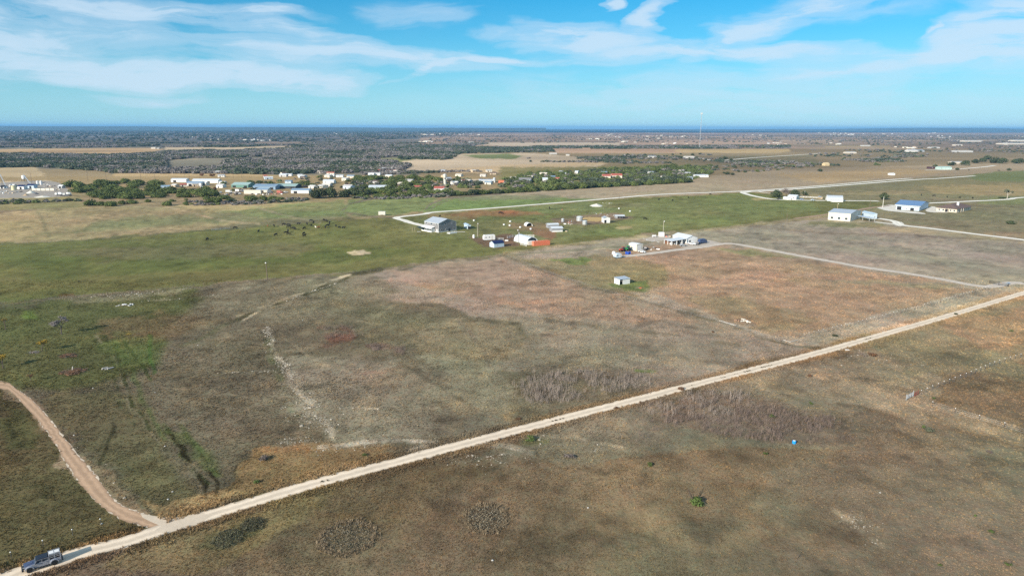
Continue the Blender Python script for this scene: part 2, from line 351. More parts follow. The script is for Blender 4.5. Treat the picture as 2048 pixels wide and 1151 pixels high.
 ('p', [(1040,650),(1560,690),(1620,700),(1300,785),(1180,750),(1000,740)], (142,130,114), 10, .8),
 ('p', [(500,566),(740,545),(800,585),(640,640),(480,640),(380,600)], (132,122,100), 8, .8),
 ('p', [(860,640),(1020,640),(1060,720),(960,740),(860,700)], (150,134,110), 14, .6),
 ('p', [(560,720),(1000,720),(1040,800),(1000,860),(700,900),(600,860)], (142,134,113), 16, .75),
 ('p', [(-200,612),(0,608),(180,594),(380,574),(420,590),(330,660),(310,740),(180,780),(60,780),(-200,740)], (92,98,50), 22, .85),
 ('p', [(200,640),(320,620),(460,640),(300,690),(200,680)], (122,104,74), 14, .7),
 ('p', [(120,600),(380,576),(360,590),(180,610)], (150,142,112), 5, .5),
 ('p', [(230,660),(330,680),(320,730),(230,740),(200,700)], (92,110,54), 18, .55), ('p', [(30,618),(60,622),(66,645),(40,640)], (100,124,44), 6, .6),
 ('p', [(60,800),(200,770),(300,800),(330,900),(400,1010),(300,1030),(180,930)], (104,100,66), 22, .8),
 ('p', [(330,860),(370,870),(430,930),(430,960),(390,950)], (90,104,52), 12, .6),
 ('p', [(500,900),(620,890),(800,890),(760,925),(600,965),(400,1015),(380,1000)], (142,116,76), 12, .85),
 ('p', [(280,1000),(420,985),(520,985),(360,1032),(300,1028)], (166,140,94), 8, .75),
 ('p', [(500,895),(600,890),(620,905),(540,915)], (160,122,80), 8, .6),
 # ---- left of the red drive
 ('p', [(-400,775),(0,777),(50,812),(110,885),(175,983),(245,1038),(312,1054),(100,1100),(0,1140),(-400,1220)], (100,92,60), 2, 1),
 ('p', [(0,800),(60,830),(80,900),(0,900)], (84,92,50), 12, .6),
 ('p', [(0,1128),(120,1080),(260,1050),(300,1056),(160,1098),(0,1146)], (150,124,80), 6, .8),
 # ---- south of the gravel road
 ('p', [(-600,1300),(-200,1230),(0,1160),(320,1072),(512,1008),(760,938),(1024,868),(1400,772),(1660,704),(2048,587),(2400,490),(2700,500),(2700,1700),(-600,1700)], (117,101,79), 1.5, 1),
 ('p', [(1024,868),(1400,772),(1560,735),(1740,800),(1720,890),(1300,900),(1180,925),(880,920),(1000,880)], (124,116,96), 5, .95),
 ('p', [(1420,780),(1700,830),(1720,880),(1500,890),(1330,840)], (116,100,86), 14, .75),
 ('p', [(1400,772),(1660,704),(1800,690),(1900,760),(1860,860),(1740,810)], (134,122,102), 10, .9),
 ('p', [(1660,704),(2048,587),(2300,540),(2300,760),(2048,720),(1800,700)], (146,126,98), 8, .9),
 ('p', [(1880,650),(2100,600),(2100,690),(1940,700),(1860,690)], (156,124,96), 10, .8), ('p', [(1700,680),(1880,650),(2048,730),(2048,760),(1840,740)], (124,118,92), 10, .75),
 ('p', [(1560,735),(1620,732),(2048,850),(2048,905),(1900,850)], (147,131,108), 8, .7),
 ('p', [(1660,800),(2048,900),(2200,1000),(2200,1300),(1700,1300),(1500,960),(1700,890)], (119,108,89), 20, .8),
 ('p', [(1960,900),(2200,930),(2200,1050),(2000,980)], (120,117,94), 16, .4),
 ('p', [(1260,1060),(1500,1040),(1620,1160),(1400,1200),(1240,1160)], (108,103,84), 16, .5),
 ('p', [(1000,905),(1180,930),(1300,900),(1500,900),(1540,960),(1440,1040),(1200,1080),(960,1000)], (129,110,86), 14, .7),
 ('p', [(1100,930),(1150,925),(1150,1060),(1110,1150),(1060,1150)], (106,92,72), 12, .35),
 ('p', [(330,1070),(512,1010),(640,975),(760,940),(760,960),(560,1060),(420,1151),(200,1151)], (126,112,76), 12, .8),
 ('p', [(760,945),(1000,890),(980,950),(800,1040),(560,1060)], (121,103,77), 14, .7),
 ('p', [(400,1060),(500,1030),(530,1060),(440,1100),(390,1100)], (90,92,62), 10, .7),
 # lines, wheel tracks, wash-outs ('s': polyline, width)
 ('s', [(0,489),(180,480),(400,462),(520,452)], (96,98,66), 3, .7, 2), ('s', [(0,497),(180,488),(400,470)], (94,96,62), 2, .5, 2),
 ('s', [(78,425),(90,450),(100,478)], (120,114,82), 4, .6, 3),
 ('s', [(480,405),(560,428),(640,446)], (150,138,112), 2.5, .7, 2), ('s', [(330,412),(440,440),(520,448)], (168,148,118), 3, .7, 2),
 ('s', [(685,420),(700,408),(740,398),(850,390),(1000,388)], (118,106,92), 3.5, .85, 1.5), ('s', [(690,424),(740,432),(790,436)], (130,118,98), 3, .7, 2),
 ('s', [(838,428),(860,408),(895,396),(960,391)], (124,112,96), 2.5, .8, 1.2), ('s', [(848,428),(872,410),(905,397)], (124,112,96), 1.5, .7, 1.2),
 ('s', [(1010,509),(880,521),(740,541),(560,556),(370,573),(190,591),(0,607)], (134,118,92), 3, .8, 1.5),
 ('s', [(1010,506),(1250,476),(1430,458),(1650,432)], (152,138,100), 5, .7, 3), ('s', [(1000,512),(1250,492),(1350,474)], (88,100,58), 3, .4, 3),
 ('s', [(1010,512),(1130,558),(1250,592),(1450,646),(1580,690)], (108,100,80), 4, .5, 2), ('s', [(1016,509),(1130,551),(1250,586)], (112,104,72), 8, .5, 4),
 ('s', [(1290,585),(1420,572),(1600,555)], (178,148,112), 3, .7, 2),
 ('s', [(1640,466),(1800,470),(2048,482)], (110,94,78), 2, .6, 2), ('s', [(1500,452),(1650,466)], (124,104,84), 2, .5, 2),
 ('s', [(760,539),(700,548),(660,570),(600,590),(540,612),(470,640)], (84,80,52), 8, .85, 4), ('s', [(700,548),(660,560),(540,610),(485,640)], (196,180,152), 3, .8, 3),
 ('s', [(470,632),(500,618),(540,610)], (180,164,134), 3, .7, 3), ('s', [(500,655),(545,660),(600,700),(640,730),(700,740)], (158,144,116), 4, .65, 4),
 ('s', [(535,655),(545,700),(575,740),(598,780),(625,815),(650,850),(668,888)], (186,174,152), 5, .7, 4), ('s', [(620,800),(650,840),(665,885)], (190,180,160), 8, .4, 6),
 ('s', [(535,680),(540,720),(560,760),(590,830)], (98,110,70), 12, .5, 8), ('s', [(640,812),(700,815),(760,818)], (206,194,168), 2, .6, 3),
 ('s', [(640,895),(720,884),(780,880),(900,890)], (200,190,172), 5, .7, 6), ('s', [(800,905),(900,885),(1000,885),(1060,905)], (196,186,168), 8, .5, 8),
 ('s', [(860,902),(1000,865),(1150,832)], (206,190,160), 3, .5, 4), ('s', [(1000,880),(1060,868),(1140,870),(1240,895)], (170,158,136), 4, .45, 6),
 ('s', [(840,570),(1000,600),(1100,640),(1300,665),(1480,690)], (106,98,78), 4, .5, 5), ('s', [(780,560),(900,580),(1040,610),(1130,600),(1250,590)], (176,140,112), 6, .5, 6),
 ('s', [(920,640),(950,680),(990,740)], (120,108,100), 5, .4, 5),
 ('s', [(400,745),(440,742),(500,748)], (168,150,112), 2.5, .5, 3), ('s', [(440,690),(480,660),(530,655)], (166,150,118), 2.5, .5, 3),
 ('s', [(240,745),(270,820),(330,905)], (140,134,110), 2.5, .5, 3), ('s', [(190,668),(230,720),(262,800)], (146,138,112), 3, .5, 3),
 ('s', [(205,664),(232,720),(262,790),(300,860)], (62,70,34), 4, .8, 5), ('s', [(226,668),(250,722),(290,800),(330,880)], (86,108,50), 4, .5, 8), ('s', [(250,680),(275,725),(300,760)], (66,84,38), 3, .7, 4), ('s', [(296,670),(306,745)], (74,104,40), 4, .7, 5), ('s', [(180,664),(215,720),(240,790),(262,850)], (74,82,46), 3, .6, 4),
 ('s', [(330,850),(372,920),(400,965)], (76,92,42), 6, .7, 7), ('s', [(362,850),(395,900),(425,950)], (88,106,50), 5, .6, 8), ('s', [(345,870),(385,935),(410,1000)], (62,58,36), 5, .75, 5), ('s', [(20,848),(60,930),(90,990)], (56,58,32), 6, .8, 5), ('s', [(45,800),(75,860)], (58,64,34), 6, .7, 6),
 ('s', [(120,860),(150,910),(190,960)], (64,60,36), 4, .7, 4), ('s', [(560,610),(575,660),(570,720)], (100,96,74), 6, .5, 6), ('s', [(700,800),(860,790),(1010,830)], (150,136,108), 4, .45, 6), ('s', [(380,600),(420,640),(440,700)], (104,98,74), 5, .5, 5),
 ('s', [(470,640),(400,680),(340,700)], (96,98,64), 5, .5, 5), ('s', [(1540,700),(1700,760),(1860,830),(2048,905)], (118,106,84), 5, .5, 5), ('s', [(1620,735),(1780,790),(1940,850),(2048,890)], (166,148,120), 6, .5, 6),
 ('s', [(480,720),(600,700),(720,660),(800,600),(900,575)], (134,122,98), 5, .55, 5), ('s', [(600,650),(760,700),(930,800),(1000,870)], (104,98,78), 5, .5, 6), ('s', [(690,640),(850,660),(1010,720),(1130,760)], (146,132,108), 4, .5, 5), ('s', [(1250,600),(1300,660),(1380,720)], (120,108,88), 4, .5, 4), ('s', [(420,780),(520,800),(640,800),(780,790)], (150,138,112), 3, .5, 4),
 ('s', [(340,870),(380,930),(405,985),(408,1005)], (60,52,32), 4, .85, 4), ('s', [(395,905),(420,960),(428,990)], (64,56,34), 4, .8, 4), ('s', [(470,930),(455,975),(440,1000)], (92,82,56), 3, .5, 3),
 ('s', [(225,848),(205,905),(196,930)], (60,58,34), 4, .7, 4), ('s', [(15,855),(40,900),(55,960)], (56,58,32), 4, .7, 5), ('s', [(100,930),(140,975)], (80,78,46), 3, .4, 3),
 ('s', [(360,610),(375,625),(350,640),(300,660)], (90,86,58), 2.5, .5, 2), ('s', [(300,600),(440,590),(500,575)], (166,158,132), 2.5, .45, 3),
 ('s', [(640,660),(680,655),(700,672),(660,676)], (138,90,70), 9, .7, 12), ('s', [(740,690),(800,700)], (120,90,84), 10, .6, 9), ('s', [(735,745),(780,743)], (132,86,66), 5, .6, 5), ('s', [(650,690),(700,672)], (120,84,72), 9, .4, 7),
 ('s', [(1280,742),(1320,744)], (96,120,54), 5, .8, 4), ('s', [(1070,745),(1180,745),(1290,760)], (112,96,86), 20, .55, 18), ('s', [(1070,790),(1180,790)], (100,88,76), 18, .5, 14),
 ('s', [(120,592),(145,590)], (132,92,68), 5, .6, 4), ('s', [(1000,835),(1040,830)], (170,148,104), 12, .6, 8), ('s', [(1045,880),(1090,876)], (104,110,62), 12, .5, 10),
 ('s', [(1670,1020),(1720,1060),(1760,1090)], (166,150,122), 6, .55, 9), ('s', [(640,1035),(760,1040)], (150,120,78), 20, .35, 22),
 ('s', [(320,1076),(512,1012),(760,941),(1024,871),(1400,775),(1660,706)], (152,126,86), 7, .55, 6), ('s', [(380,1022),(512,990),(760,921),(1024,853),(1400,757),(1660,692),(2040,580)], (148,124,84), 6, .5, 6),
]
ZERO = None
def paint(X, Y):
    px, py = PW(X, Y)
    px = np.where(Y < 20, 1024+X*20, px); py = np.where(Y < 20, 1500., py)
    sc = np.clip((py-255)/450., .01, 2.2)
    n1, n2, n3 = fbm(X, Y, 70, 1), fbm(X, Y, 14, 11), fbm(X, Y, 4.5, 21, 3)
    br = np.where(py > 560, fbm(X, Y, 5.5, 201, 4), .2+fbm(X, Y, 20, 203, 3)*.9); m1 = fbm(X, Y*.5, 600, 31); m2 = fbm(X, Y, 26, 41)
    wx = px+((n2-.5)*60+(m2-.5)*50+(n3-.5)*14)*sc; wy = py+((fbm(X, Y, 12, 51)-.5)*26+(n3-.5)*8)*sc*.9
    ex = np.clip((py-262)/40, 0, 1)
    wx = px*(1-ex)+wx*ex
    col = np.ones(px.shape+(3,))*S(140, 122, 95)
    for l in LAY:
        pts = np.array(l[1]); w = l[3]
        bb = (wx > pts[:, 0].min()-40) & (wx < pts[:, 0].max()+40) & (wy > pts[:, 1].min()-25) & (wy < pts[:, 1].max()+25)
        if not bb.any(): continue
        if l[0] == 'p':
            d = sdf(wx[bb], wy[bb], pts); a = np.clip(.5-d/(2*max(w, .5))+(0 if w < 5 else (n2[bb]-.5)*1.5+(n3[bb]-.5)*.9), 0, 1)
        else:
            d = sdf(px[bb]+(wx[bb]-px[bb])*.35, py[bb]+(wy[bb]-py[bb])*.35, pts, False); ff = l[5]
            a = np.clip(1-(d-w*.5)/ff, 0, 1)*np.clip((br[bb]-.30)*3.2, 0, 1)
        a = (a*a*(3-2*a)*l[4])[:, None]
        col[bb] = col[bb]*(1-a)+c3(l[2])*a
    # patchy growth: green flushes, cured straw, bare caliche
    g = np.clip((fbm(X, Y, 38, 61)-.5)*3.2, -1, 1)[:, None]
    nearw = np.clip((py-345)/60, 0, 1)[:, None]
    col = col*(1+nearw*g*np.array([-.07, .02, -.06]))
    st = np.clip((fbm(X, Y, 9, 71)-.56)*5, 0, 1)[:, None]*nearw
    col = col*(1+st*np.array([.22, .15, .06]))
    pk = np.clip((fbm(X, Y, 22, 81)-.55)*5, 0, 1)[:, None]*nearw
    col = col*(1+pk*np.array([.05, -.02, -.03]))
    v = 1+nearw[:, 0]*((n1-.5)*.28+(n2-.5)*.55+(n3-.5)*.55)+(1-nearw[:, 0])*((m1-.5)*.7+(fbm(X*.25, Y, 260, 35)-.5)*.8)
    dark = np.clip((fbm(X, Y, 6, 91)-.60)*6, 0, 1)*nearw[:, 0]*.28
    col = col*(v*(1-dark))[:, None]
    lum = col.mean(1, keepdims=True); sat = .80+.20*(1-nearw); col = lum+(col-lum)*sat
    return np.clip(col*ALB, .008, .9)
ALB = np.array([1.08, 1.04, .985])

# ------------------------------------------------------------------ ground sheet
ys = np.concatenate([np.arange(1260, 420, -2.2), np.arange(420, 300, -1.1), np.arange(300, 263, -.6), np.array([262, 261, 260, 259.3, 258.6, 258.1, 257.6])])
Yr = np.array([G(1024, y)[1] for y in ys]); Yr = Yr[(Yr > 0)]; Yr = np.concatenate([[-6000, -1500, -400, -100, 0, 30, 50], Yr[Yr > 56]])
ks = np.concatenate([[-1e9, -3.2, -1.8, -1.2], np.linspace(-.95, .95, 860), [1.2, 1.8, 3.2, 1e9]])
KK, YY = np.meshgrid(ks, Yr)
XX = KK*np.maximum(YY, 56); XX = np.where(np.abs(KK) > 1e8, np.sign(KK)*(3.2*np.maximum(YY, 56)+20000), XX)
nr, nc = XX.shape
me = bpy.data.meshes.new('ground'); idx = np.arange(nr*nc).reshape(nr, nc)
quads = np.stack([idx[:-1, :-1], idx[:-1, 1:], idx[1:, 1:], idx[1:, :-1]], -1).reshape(-1, 4)
me.vertices.add(nr*nc); me.vertices.foreach_set('co', np.stack([XX, YY, XX*0], -1).ravel().astype(np.float32))
me.loops.add(quads.size); me.loops.foreach_set('vertex_index', quads.ravel().astype(np.int32))
me.polygons.add(len(quads)); me.polygons.foreach_set('loop_start', np.arange(0, quads.size, 4, dtype=np.int32))
me.update(calc_edges=True)
gc = paint(XX.ravel(), YY.ravel())
ca = me.color_attributes.new('field', 'FLOAT_COLOR', 'POINT')
ca.data.foreach_set('color', np.concatenate([gc, np.ones((len(gc), 1))], 1).ravel().astype(np.float32))
gm = bpy.data.materials.new('grassland'); gm.use_nodes = True; N, L = gm.node_tree.nodes, gm.node_tree.links
b = N['Principled BSDF']; b.inputs['Roughness'].default_value = 1; b.inputs['Specular IOR Level'].default_value = .05
at = nd('ShaderNodeAttribute', attribute_name='field'); t = nd('ShaderNodeTexCoord'); ob = t.outputs['Object']
f1 = noise(ob, .9, 6, .7); f2 = noise(mapping(ob, rot=(0, 0, .7), scale=(1, .5, 1)), .22, 6, .65); f3 = noise(ob, .035, 5, .6)
vv = mth('ADD', mth('MULTIPLY', f1, 1.0), mth('ADD', mth('MULTIPLY', f2, .7), mth('MULTIPLY', f3, .35)))
vv = mth('ADD', vv, -.045)
cc = nd('ShaderNodeCombineColor'); [L.new(vv, cc.inputs[i]) for i in range(3)]
c = mixc(1., at.outputs['Color'], cc.outputs[0], 'MULTIPLY')
tint = ramp(noise(ob, .5, 4, .6), [(.35, (1.06, .98, .92)), (.65, (.94, 1.03, .96))])
c = mixc(1., c, tint, 'MULTIPLY'); L.new(c, b.inputs['Base Color'])
bn = nd('ShaderNodeBump'); bn.inputs['Strength'].default_value = .55; bn.inputs['Distance'].default_value = .35
L.new(mth('ADD', noise(ob, 1.6, 5, .7), mth('MULTIPLY', f2, 1.5)), bn.inputs['Height']); L.new(bn.outputs[0], b.inputs['Normal'])
me.materials.append(gm); ground = struct(put('ground', me))

# ------------------------------------------------------------------ roads
def smooth(P, n=6):
    P = [np.array(p[:2], float) for p in P]; P = [2*P[0]-P[1]]+P+[2*P[-1]-P[-2]]; out = []
    for i in range(1, len(P)-2):
        for k in range(n):
            t = k/n; a, b, c, d = P[i-1], P[i], P[i+1], P[i+2]
            out.append(.5*((2*b)+(c-a)*t+(2*a-5*b+4*c-d)*t*t+(3*b-a-3*c+d)*t**3))
    out.append(P[-2]); return out
def road_mat(name, col, var=.2, ruts=True):
    global N, L
    m = mat(name, col, .95, 0, var, .6, .5, spec=.1)
    if ruts and 'rutted' not in m:
        m['rutted'] = 1; N, L = m.node_tree.nodes, m.node_tree.links; b = N['Principled BSDF']; src = b.inputs['Base Color'].links[0].from_socket
        t = nd('ShaderNodeTexCoord'); ob = t.outputs['Object']; at = nd('ShaderNodeAttribute', attribute_name='across'); x = mth('ABSOLUTE', mth('ADD', at.outputs['Fac'], mth('MULTIPLY', mth('SUBTRACT', noise(ob, .25, 4), .5), .5)))
        prof_ = ramp(x, [(0., .80), (.22, .86), (.42, 1.05), (.62, 1.02), (.82, .84), (1., .66)])
        gr = mth('ADD', mth('MULTIPLY', noise(ob, 3.5, 5, .75), .5), .75); gr2 = mth('ADD', mth('MULTIPLY', noise(ob, .12, 3), .3), .85)
        k = mth('MULTIPLY', gr, gr2); kc = nd('ShaderNodeCombineColor'); [L.new(k, kc.inputs[i]) for i in range(3)]
        L.new(mixc(1., mixc(1., src, prof_, 'MULTIPLY'), kc.outputs[0], 'MULTIPLY'), b.inputs['Base Color'])
    return m
def ribbon(name, Lw, Rw, m, z, jit=.25, cross=4, seglen=1.2):
    """a sheet between two edge lines (world points)"""
    n = len(Lw); V = []; F = []
    for i in range(n):
        a, b = np.array(Lw[i]), np.array(Rw[i]); w = (b-a); w = w/max(np.linalg.norm(w), 1e-6)
        a = a+w*(RNG.random()-.5)*2*jit; b = b+w*(RNG.random()-.5)*2*jit
        for k in range(cross+1): p = a+(b-a)*k/cross; V.append((p[0], p[1], z))
    for i in range(n-1):
        for k in range(cross): q = i*(cross+1)+k; F.append((q, q+1, q+cross+2, q+cross+1))
    me = bpy.data.meshes.new(name); me.from_pydata(V, [], F); me.materials.append(m); me.update()
    a = me.attributes.new('across', 'FLOAT', 'POINT'); a.data.foreach_set('value', np.tile(np.linspace(-1, 1, cross+1), n).astype(np.float32)); return struct(put(name, me))
def resample(P, step):
    P = np.array(P); d = np.concatenate([[0], np.cumsum(np.linalg.norm(np.diff(P, axis=0), axis=1))]); n = max(4, int(d[-1]/step))
    s = np.linspace(0, d[-1], n); return np.stack([np.interp(s, d, P[:, i]) for i in range(2)], 1)
ROADS = []
def lane(name, pts, width, m, z=.02, jit=.3, step=2.):
    P = resample(smooth([G(*p)[:2] for p in pts]), step); T_ = np.gradient(P, axis=0); T_ /= np.linalg.norm(T_, axis=1)[:, None]
    Nn = np.stack([-T_[:, 1], T_[:, 0]], 1); ROADS.append((P, width/2)); return ribbon(name, P+Nn*width/2, P-Nn*width/2, m, z, jit)
cream = road_mat('caliche', (.76, .63, .48)); red = road_mat('red_gravel', (.50, .335, .215)); grayg = road_mat('gray_gravel', (.60, .52, .43)); pale = road_mat('pale_caliche', (.86, .79, .68))
edge = [(-60,1165,1186),(8,1148,1166),(60,1130,1146),(118,1112,1128),(150,1101,1114.5),(200,1088,1103),(250,1075,1091),(320,1050,1070),(400,1024,1047),(512,993.5,1009),(637,957.5,972),(762,925.5,937.5),(887,893,903.5),
        (1024,857,868.5),(1149,825.5,835.5),(1274,794,803.5),(1399,761.5,770.5),(1536,726,737),(1661,693.5,703.5),(1779,661,668.5),(1905,626,631.5),(2032,588,592.5),(2048,582,587.5)]
Lw = smooth([G(x, a)[:2] for x, a, b in edge], 1); Rw = smooth([G(x, b)[:2] for x, a, b in edge], 1)
Lw.pop(); Rw.pop(); dL = (Lw[-1]-Lw[-2]); [(Lw.append(Lw[-1]+dL), Rw.append(Rw[-1]+dL)) for _ in range(5)]
# centre line + constant width keeps the road believable from the side
Cn = [(np.array(a)+np.array(b))/2 for a, b in zip(Lw, Rw)]
P = resample(smooth(Cn, 8), 1.1); T_ = np.gradient(P, axis=0); T_ /= np.linalg.norm(T_, axis=1)[:, None]; Nn = np.stack([-T_[:, 1], T_[:, 0]], 1)
dc = np.array([np.linalg.norm(c) for c in Cn]); MAINW = 2.05
wj = 1+.10*(fbm(P[:, 0], P[:, 1], 9, 5, 2)-.5)*2
ribbon('gravel_road', P+Nn*(MAINW*wj)[:, None], P-Nn*(MAINW*wj)[:, None], cream, .03, .22, 12); ROADS.append((P, MAINW)); MAINP = P
Le = [(-120,775),(0,777),(25,786),(50,812),(75,838),(85,852),(110,885),(132,923),(152,955),(175,983),(205,1013),(245,1038),(275,1048),(312,1056)]
Re = [(-120,758),(0,761),(32,777),(60,796),(84,820),(107,848),(132,880),(160,915),(185,943),(212,980),(240,1008),(280,1025),(300,1032),(322,1044)]
Lw = smooth([G(*p)[:2] for p in Le], 10); Rw = smooth([G(*p)[:2] for p in Re], 10)
for off, mt, z, nm in ((.16, cream, .02, 'driveway_edge'), (0, red, .026, 'red_driveway')):
    A_, B_ = [], []
    for a, b in zip(Lw, Rw):
        w = (b-a)/np.linalg.norm(b-a); A_.append(a-w*off*.4); B_.append(b+w*off)
    ribbon(nm, A_, B_, mt, z, .3, 10)
ROADS.append((np.array([(a+b)/2 for a, b in zip(Lw, Rw)]), float(np.mean([np.linalg.norm(b-a) for a, b in zip(Lw, Rw)])/2)-.1)); print('RED half', ROADS[-1][1])
jl = [(255,1040),(282,1050),(318,1058)]
V = [tuple(G(*p)[:2])+(.034,) for p in [(281,1026),(297,1029),(325,1034),(345,1034),(372,1031),(402,1024),(425,1030),(400,1045),(330,1066),(306,1063),(322,1051),(300,1042),(285,1034)]]
me = bpy.data.meshes.new('road_junction'); me.from_pydata(V, [], [tuple(range(len(V)))]); me.materials.append(cream); struct(put('road_junction', me))
lane('ranch_road', [(850,452),(840,449.5),(823,445.5),(806,440),(793,436),(800,433.5),(847,428),(870,424),(956,418),(1120,405),(1220,396.8),(1323,388.5),(1487,382),(1620,373),(1793,358.5),(1824,356.5)], 6.2, pale, .03)
lane('ranch_road_spur', [(1489,385),(1500,382.8),(1518,382.3),(1600,377.2),(1819,360),(1880,356.6),(1950,351.5)], 7, pale, .034)
lane('farm_loop', [(1518,382.5),(1490,383.4),(1486,385.5),(1504,391),(1530,396),(1554,398.6),(1616,400.5),(1650,401)], 6.5, pale, .038)
lane('farm_spur', [(1516,382.7),(1530,385),(1545,386.5)], 3, pale, .03)
lane('farm_apron', [(1686,401),(1720,401.4),(1757,402)], 7, pale, .03, .8)
lane('red_lane', [(1590,437),(1640,430.3),(1706,421),(1749,414.5),(1780,411.5)], 4, road_mat('red_lane', (.42, .28, .19)), .03)
lane('barn_drive', [(2300,515),(2150,495),(2048,479.5),(1960,469),(1860,456.5),(1802,449.5),(1788,442),(1756,436.5)], 6, pale, .04)
lane('barn_drive_branch', [(1800,449.3),(1787,448),(1749,444)], 4, pale, .03)
lane('north_lane', [(1800,409.5),(1854,406.2),(1896,404.5),(1920,403.2),(2012,398.8),(2048,394.5),(2200,388)], 6, pale, .03)
lane('house_lane', [(1850,340),(1900,339),(1960,334.5),(1990,331)], 7, pale, .03); lane('far_lane', [(1380,312),(1420,320),(1440,321),(1500,316),(1560,312),(1640,307)], 9, pale, .03)
lane('compound_drive', [(1244,513),(1309,505.5),(1356,499),(1403,494),(1434,488.5),(1466,487.3),(1520,496.5),(1640,518.5),(1734,535),(1830,549),(1896,560.5),(1940,569),(1975,573),(1998,570),(2020,565.5),(2048,566)], 5.6, grayg, .03, .4)
def apron(name, pts, m, z=.022):
    W = [G(*p)[:2] for p in pts]+[G(*pts[0])[:2]]; W = resample(smooth(W, 5), 1.5)[:-1]
    W = W+(RNG.random(W.shape)-.5)*.9
    me = bpy.data.meshes.new(name); me.from_pydata([(p[0], p[1], z) for p in W], [], [tuple(range(len(W)))]); me.materials.append(m); return struct(put(name, me))
apron('compound_yard', [(1360,494),(1372,488),(1396,486),(1412,480),(1434,484),(1450,488),(1420,493),(1392,496)], grayg)
apron('rear_yard', [(1288,478),(1310,472),(1334,470),(1340,476),(1318,482),(1300,482)], grayg)
apron('barn_yard', [(1752,414),(1780,409.5),(1796,412),(1796,419),(1838,424),(1850,428),(1800,424),(1768,420)], pale)
apron('barn_apron', [(1786,447),(1800,443.5),(1808,448),(1802,452),(1790,450)], pale)
apron('house_yard', [(1850,420),(1862,413),(1875,415),(1900,424),(1860,424)], pale)
apron('plant_yard', [(-80,372),(60,362),(112,364),(130,374),(142,390),(104,394),(0,396),(-80,394)], road_mat('plant_gravel', (.44, .385, .32)), .02)
apron('garden_bed', [(1168,435),(1202,434.5),(1206,441),(1172,441.5)], road_mat('straw_bedding', (.60, .42, .18)), .02)

# ------------------------------------------------------------------ scattering (grass, weeds, woodland): instances on points
def scatter(name, pts, cols, scl, rotz, sources, kind='stuff', parent=None, tilt=None):
    me = bpy.data.meshes.new(name); me.vertices.add(len(pts)); me.vertices.foreach_set('co', np.asarray(pts, np.float32).ravel())
    def attr(n, typ, arr, key='value'):
        a = me.attributes.new(n, typ, 'POINT'); a.data.foreach_set(key, np.asarray(arr, np.float32).ravel())
    attr('tcol', 'FLOAT_VECTOR', cols, 'vector'); attr('scl', 'FLOAT_VECTOR', scl, 'vector')
    attr('rot', 'FLOAT_VECTOR', np.stack([tilt if tilt is not None else rotz*0, rotz*0, rotz], 1), 'vector')
    a = me.attributes.new('pick', 'INT', 'POINT'); a.data.foreach_set('value', RNG.integers(0, len(sources), len(pts)).astype(np.int32))
    o = put(name, me); sc = bpy.data.collections.new(name+'_sources')
    for s in sources:
        so = bpy.data.objects.new(s.name, s); sc.objects.link(so)
    g = bpy.data.node_groups.new(name, 'GeometryNodeTree'); g.interface.new_socket('Geometry', in_out='INPUT', socket_type='NodeSocketGeometry'); g.interface.new_socket('Geometry', in_out='OUTPUT', socket_type='NodeSocketGeometry')
    n, l = g.nodes, g.links; gi, go = n.new('NodeGroupInput'), n.new('NodeGroupOutput'); ip = n.new('GeometryNodeInstanceOnPoints'); ci = n.new('GeometryNodeCollectionInfo')
    ci.inputs['Collection'].default_value = sc; ci.inputs['Separate Children'].default_value = True; ci.inputs['Reset Children'].default_value = True
    ip.inputs['Pick Instance'].default_value = True
    def na(nm, t): x = n.new('GeometryNodeInputNamedAttribute'); x.data_type = t; x.inputs['Name'].default_value = nm; return [q for q in x.outputs if q.enabled][0]
    mp = n.new('GeometryNodeMeshToPoints'); l.new(gi.outputs[0], mp.inputs['Mesh'])
    l.new(mp.outputs[0], ip.inputs['Points']); l.new(ci.outputs[0], ip.inputs['Instance']); l.new(na('pick', 'INT'), ip.inputs['Instance Index'])
    l.new(na('scl', 'FLOAT_VECTOR'), ip.inputs['Scale'])
    er = n.new('FunctionNodeEulerToRotation'); l.new(na('rot', 'FLOAT_VECTOR'), er.inputs[0]); l.new(er.outputs[0], ip.inputs['Rotation'])
    l.new(ip.outputs[0], go.inputs[0])
    mo = o.modifiers.new('scatter', 'NODES'); mo.node_group = g; o['kind'] = kind; return o
def inst_mat(name, rough=.95, trans=.0):
    global N, L
    m = bpy.data.materials.new(name); m.use_nodes = True; N, L = m.node_tree.nodes, m.node_tree.links
    b = N['Principled BSDF']; b.inputs['Roughness'].default_value = rough; b.inputs['Specular IOR Level'].default_value = .1
    a = nd('ShaderNodeAttribute', attribute_name='tcol', attribute_type='INSTANCER')
    t = nd('ShaderNodeTexCoord'); v = mth('ADD', mth('MULTIPLY', noise(t.outputs['Object'], 3, 3), .8), .6)
    cc = nd('ShaderNodeCombineColor'); [L.new(v, cc.inputs[i]) for i in range(3)]
    L.new(mixc(1., a.outputs['Color'], cc.outputs[0], 'MULTIPLY'), b.inputs['Base Color']); return m
tuft_m = inst_mat('dry_grass')
def tuft_mesh(seed, nb, w, h, lean):
    r = random.Random(seed); mb = MB()
    for i in range(nb):
        a = r.uniform(0, 6.28); d = r.uniform(0, w*.6); x, y = d*math.cos(a), d*math.sin(a); b2 = r.uniform(0, 6.28); ww = r.uniform(.05, .11)*w*2
        hh = h*r.uniform(.5, 1); lx, ly = math.cos(a)*lean*hh*r.uniform(.3, 1), math.sin(a)*lean*hh*r.uniform(.3, 1)
        mb.add([(x-ww*math.cos(b2), y-ww*math.sin(b2), -.03), (x+ww*math.cos(b2), y+ww*math.sin(b2), -.03), (x+lx, y+ly, hh)], [(0, 1, 2)], tuft_m)
    me = bpy.data.meshes.new('grass_tuft'); me.from_pydata(mb.v, [], mb.f); me.materials.append(tuft_m); return me
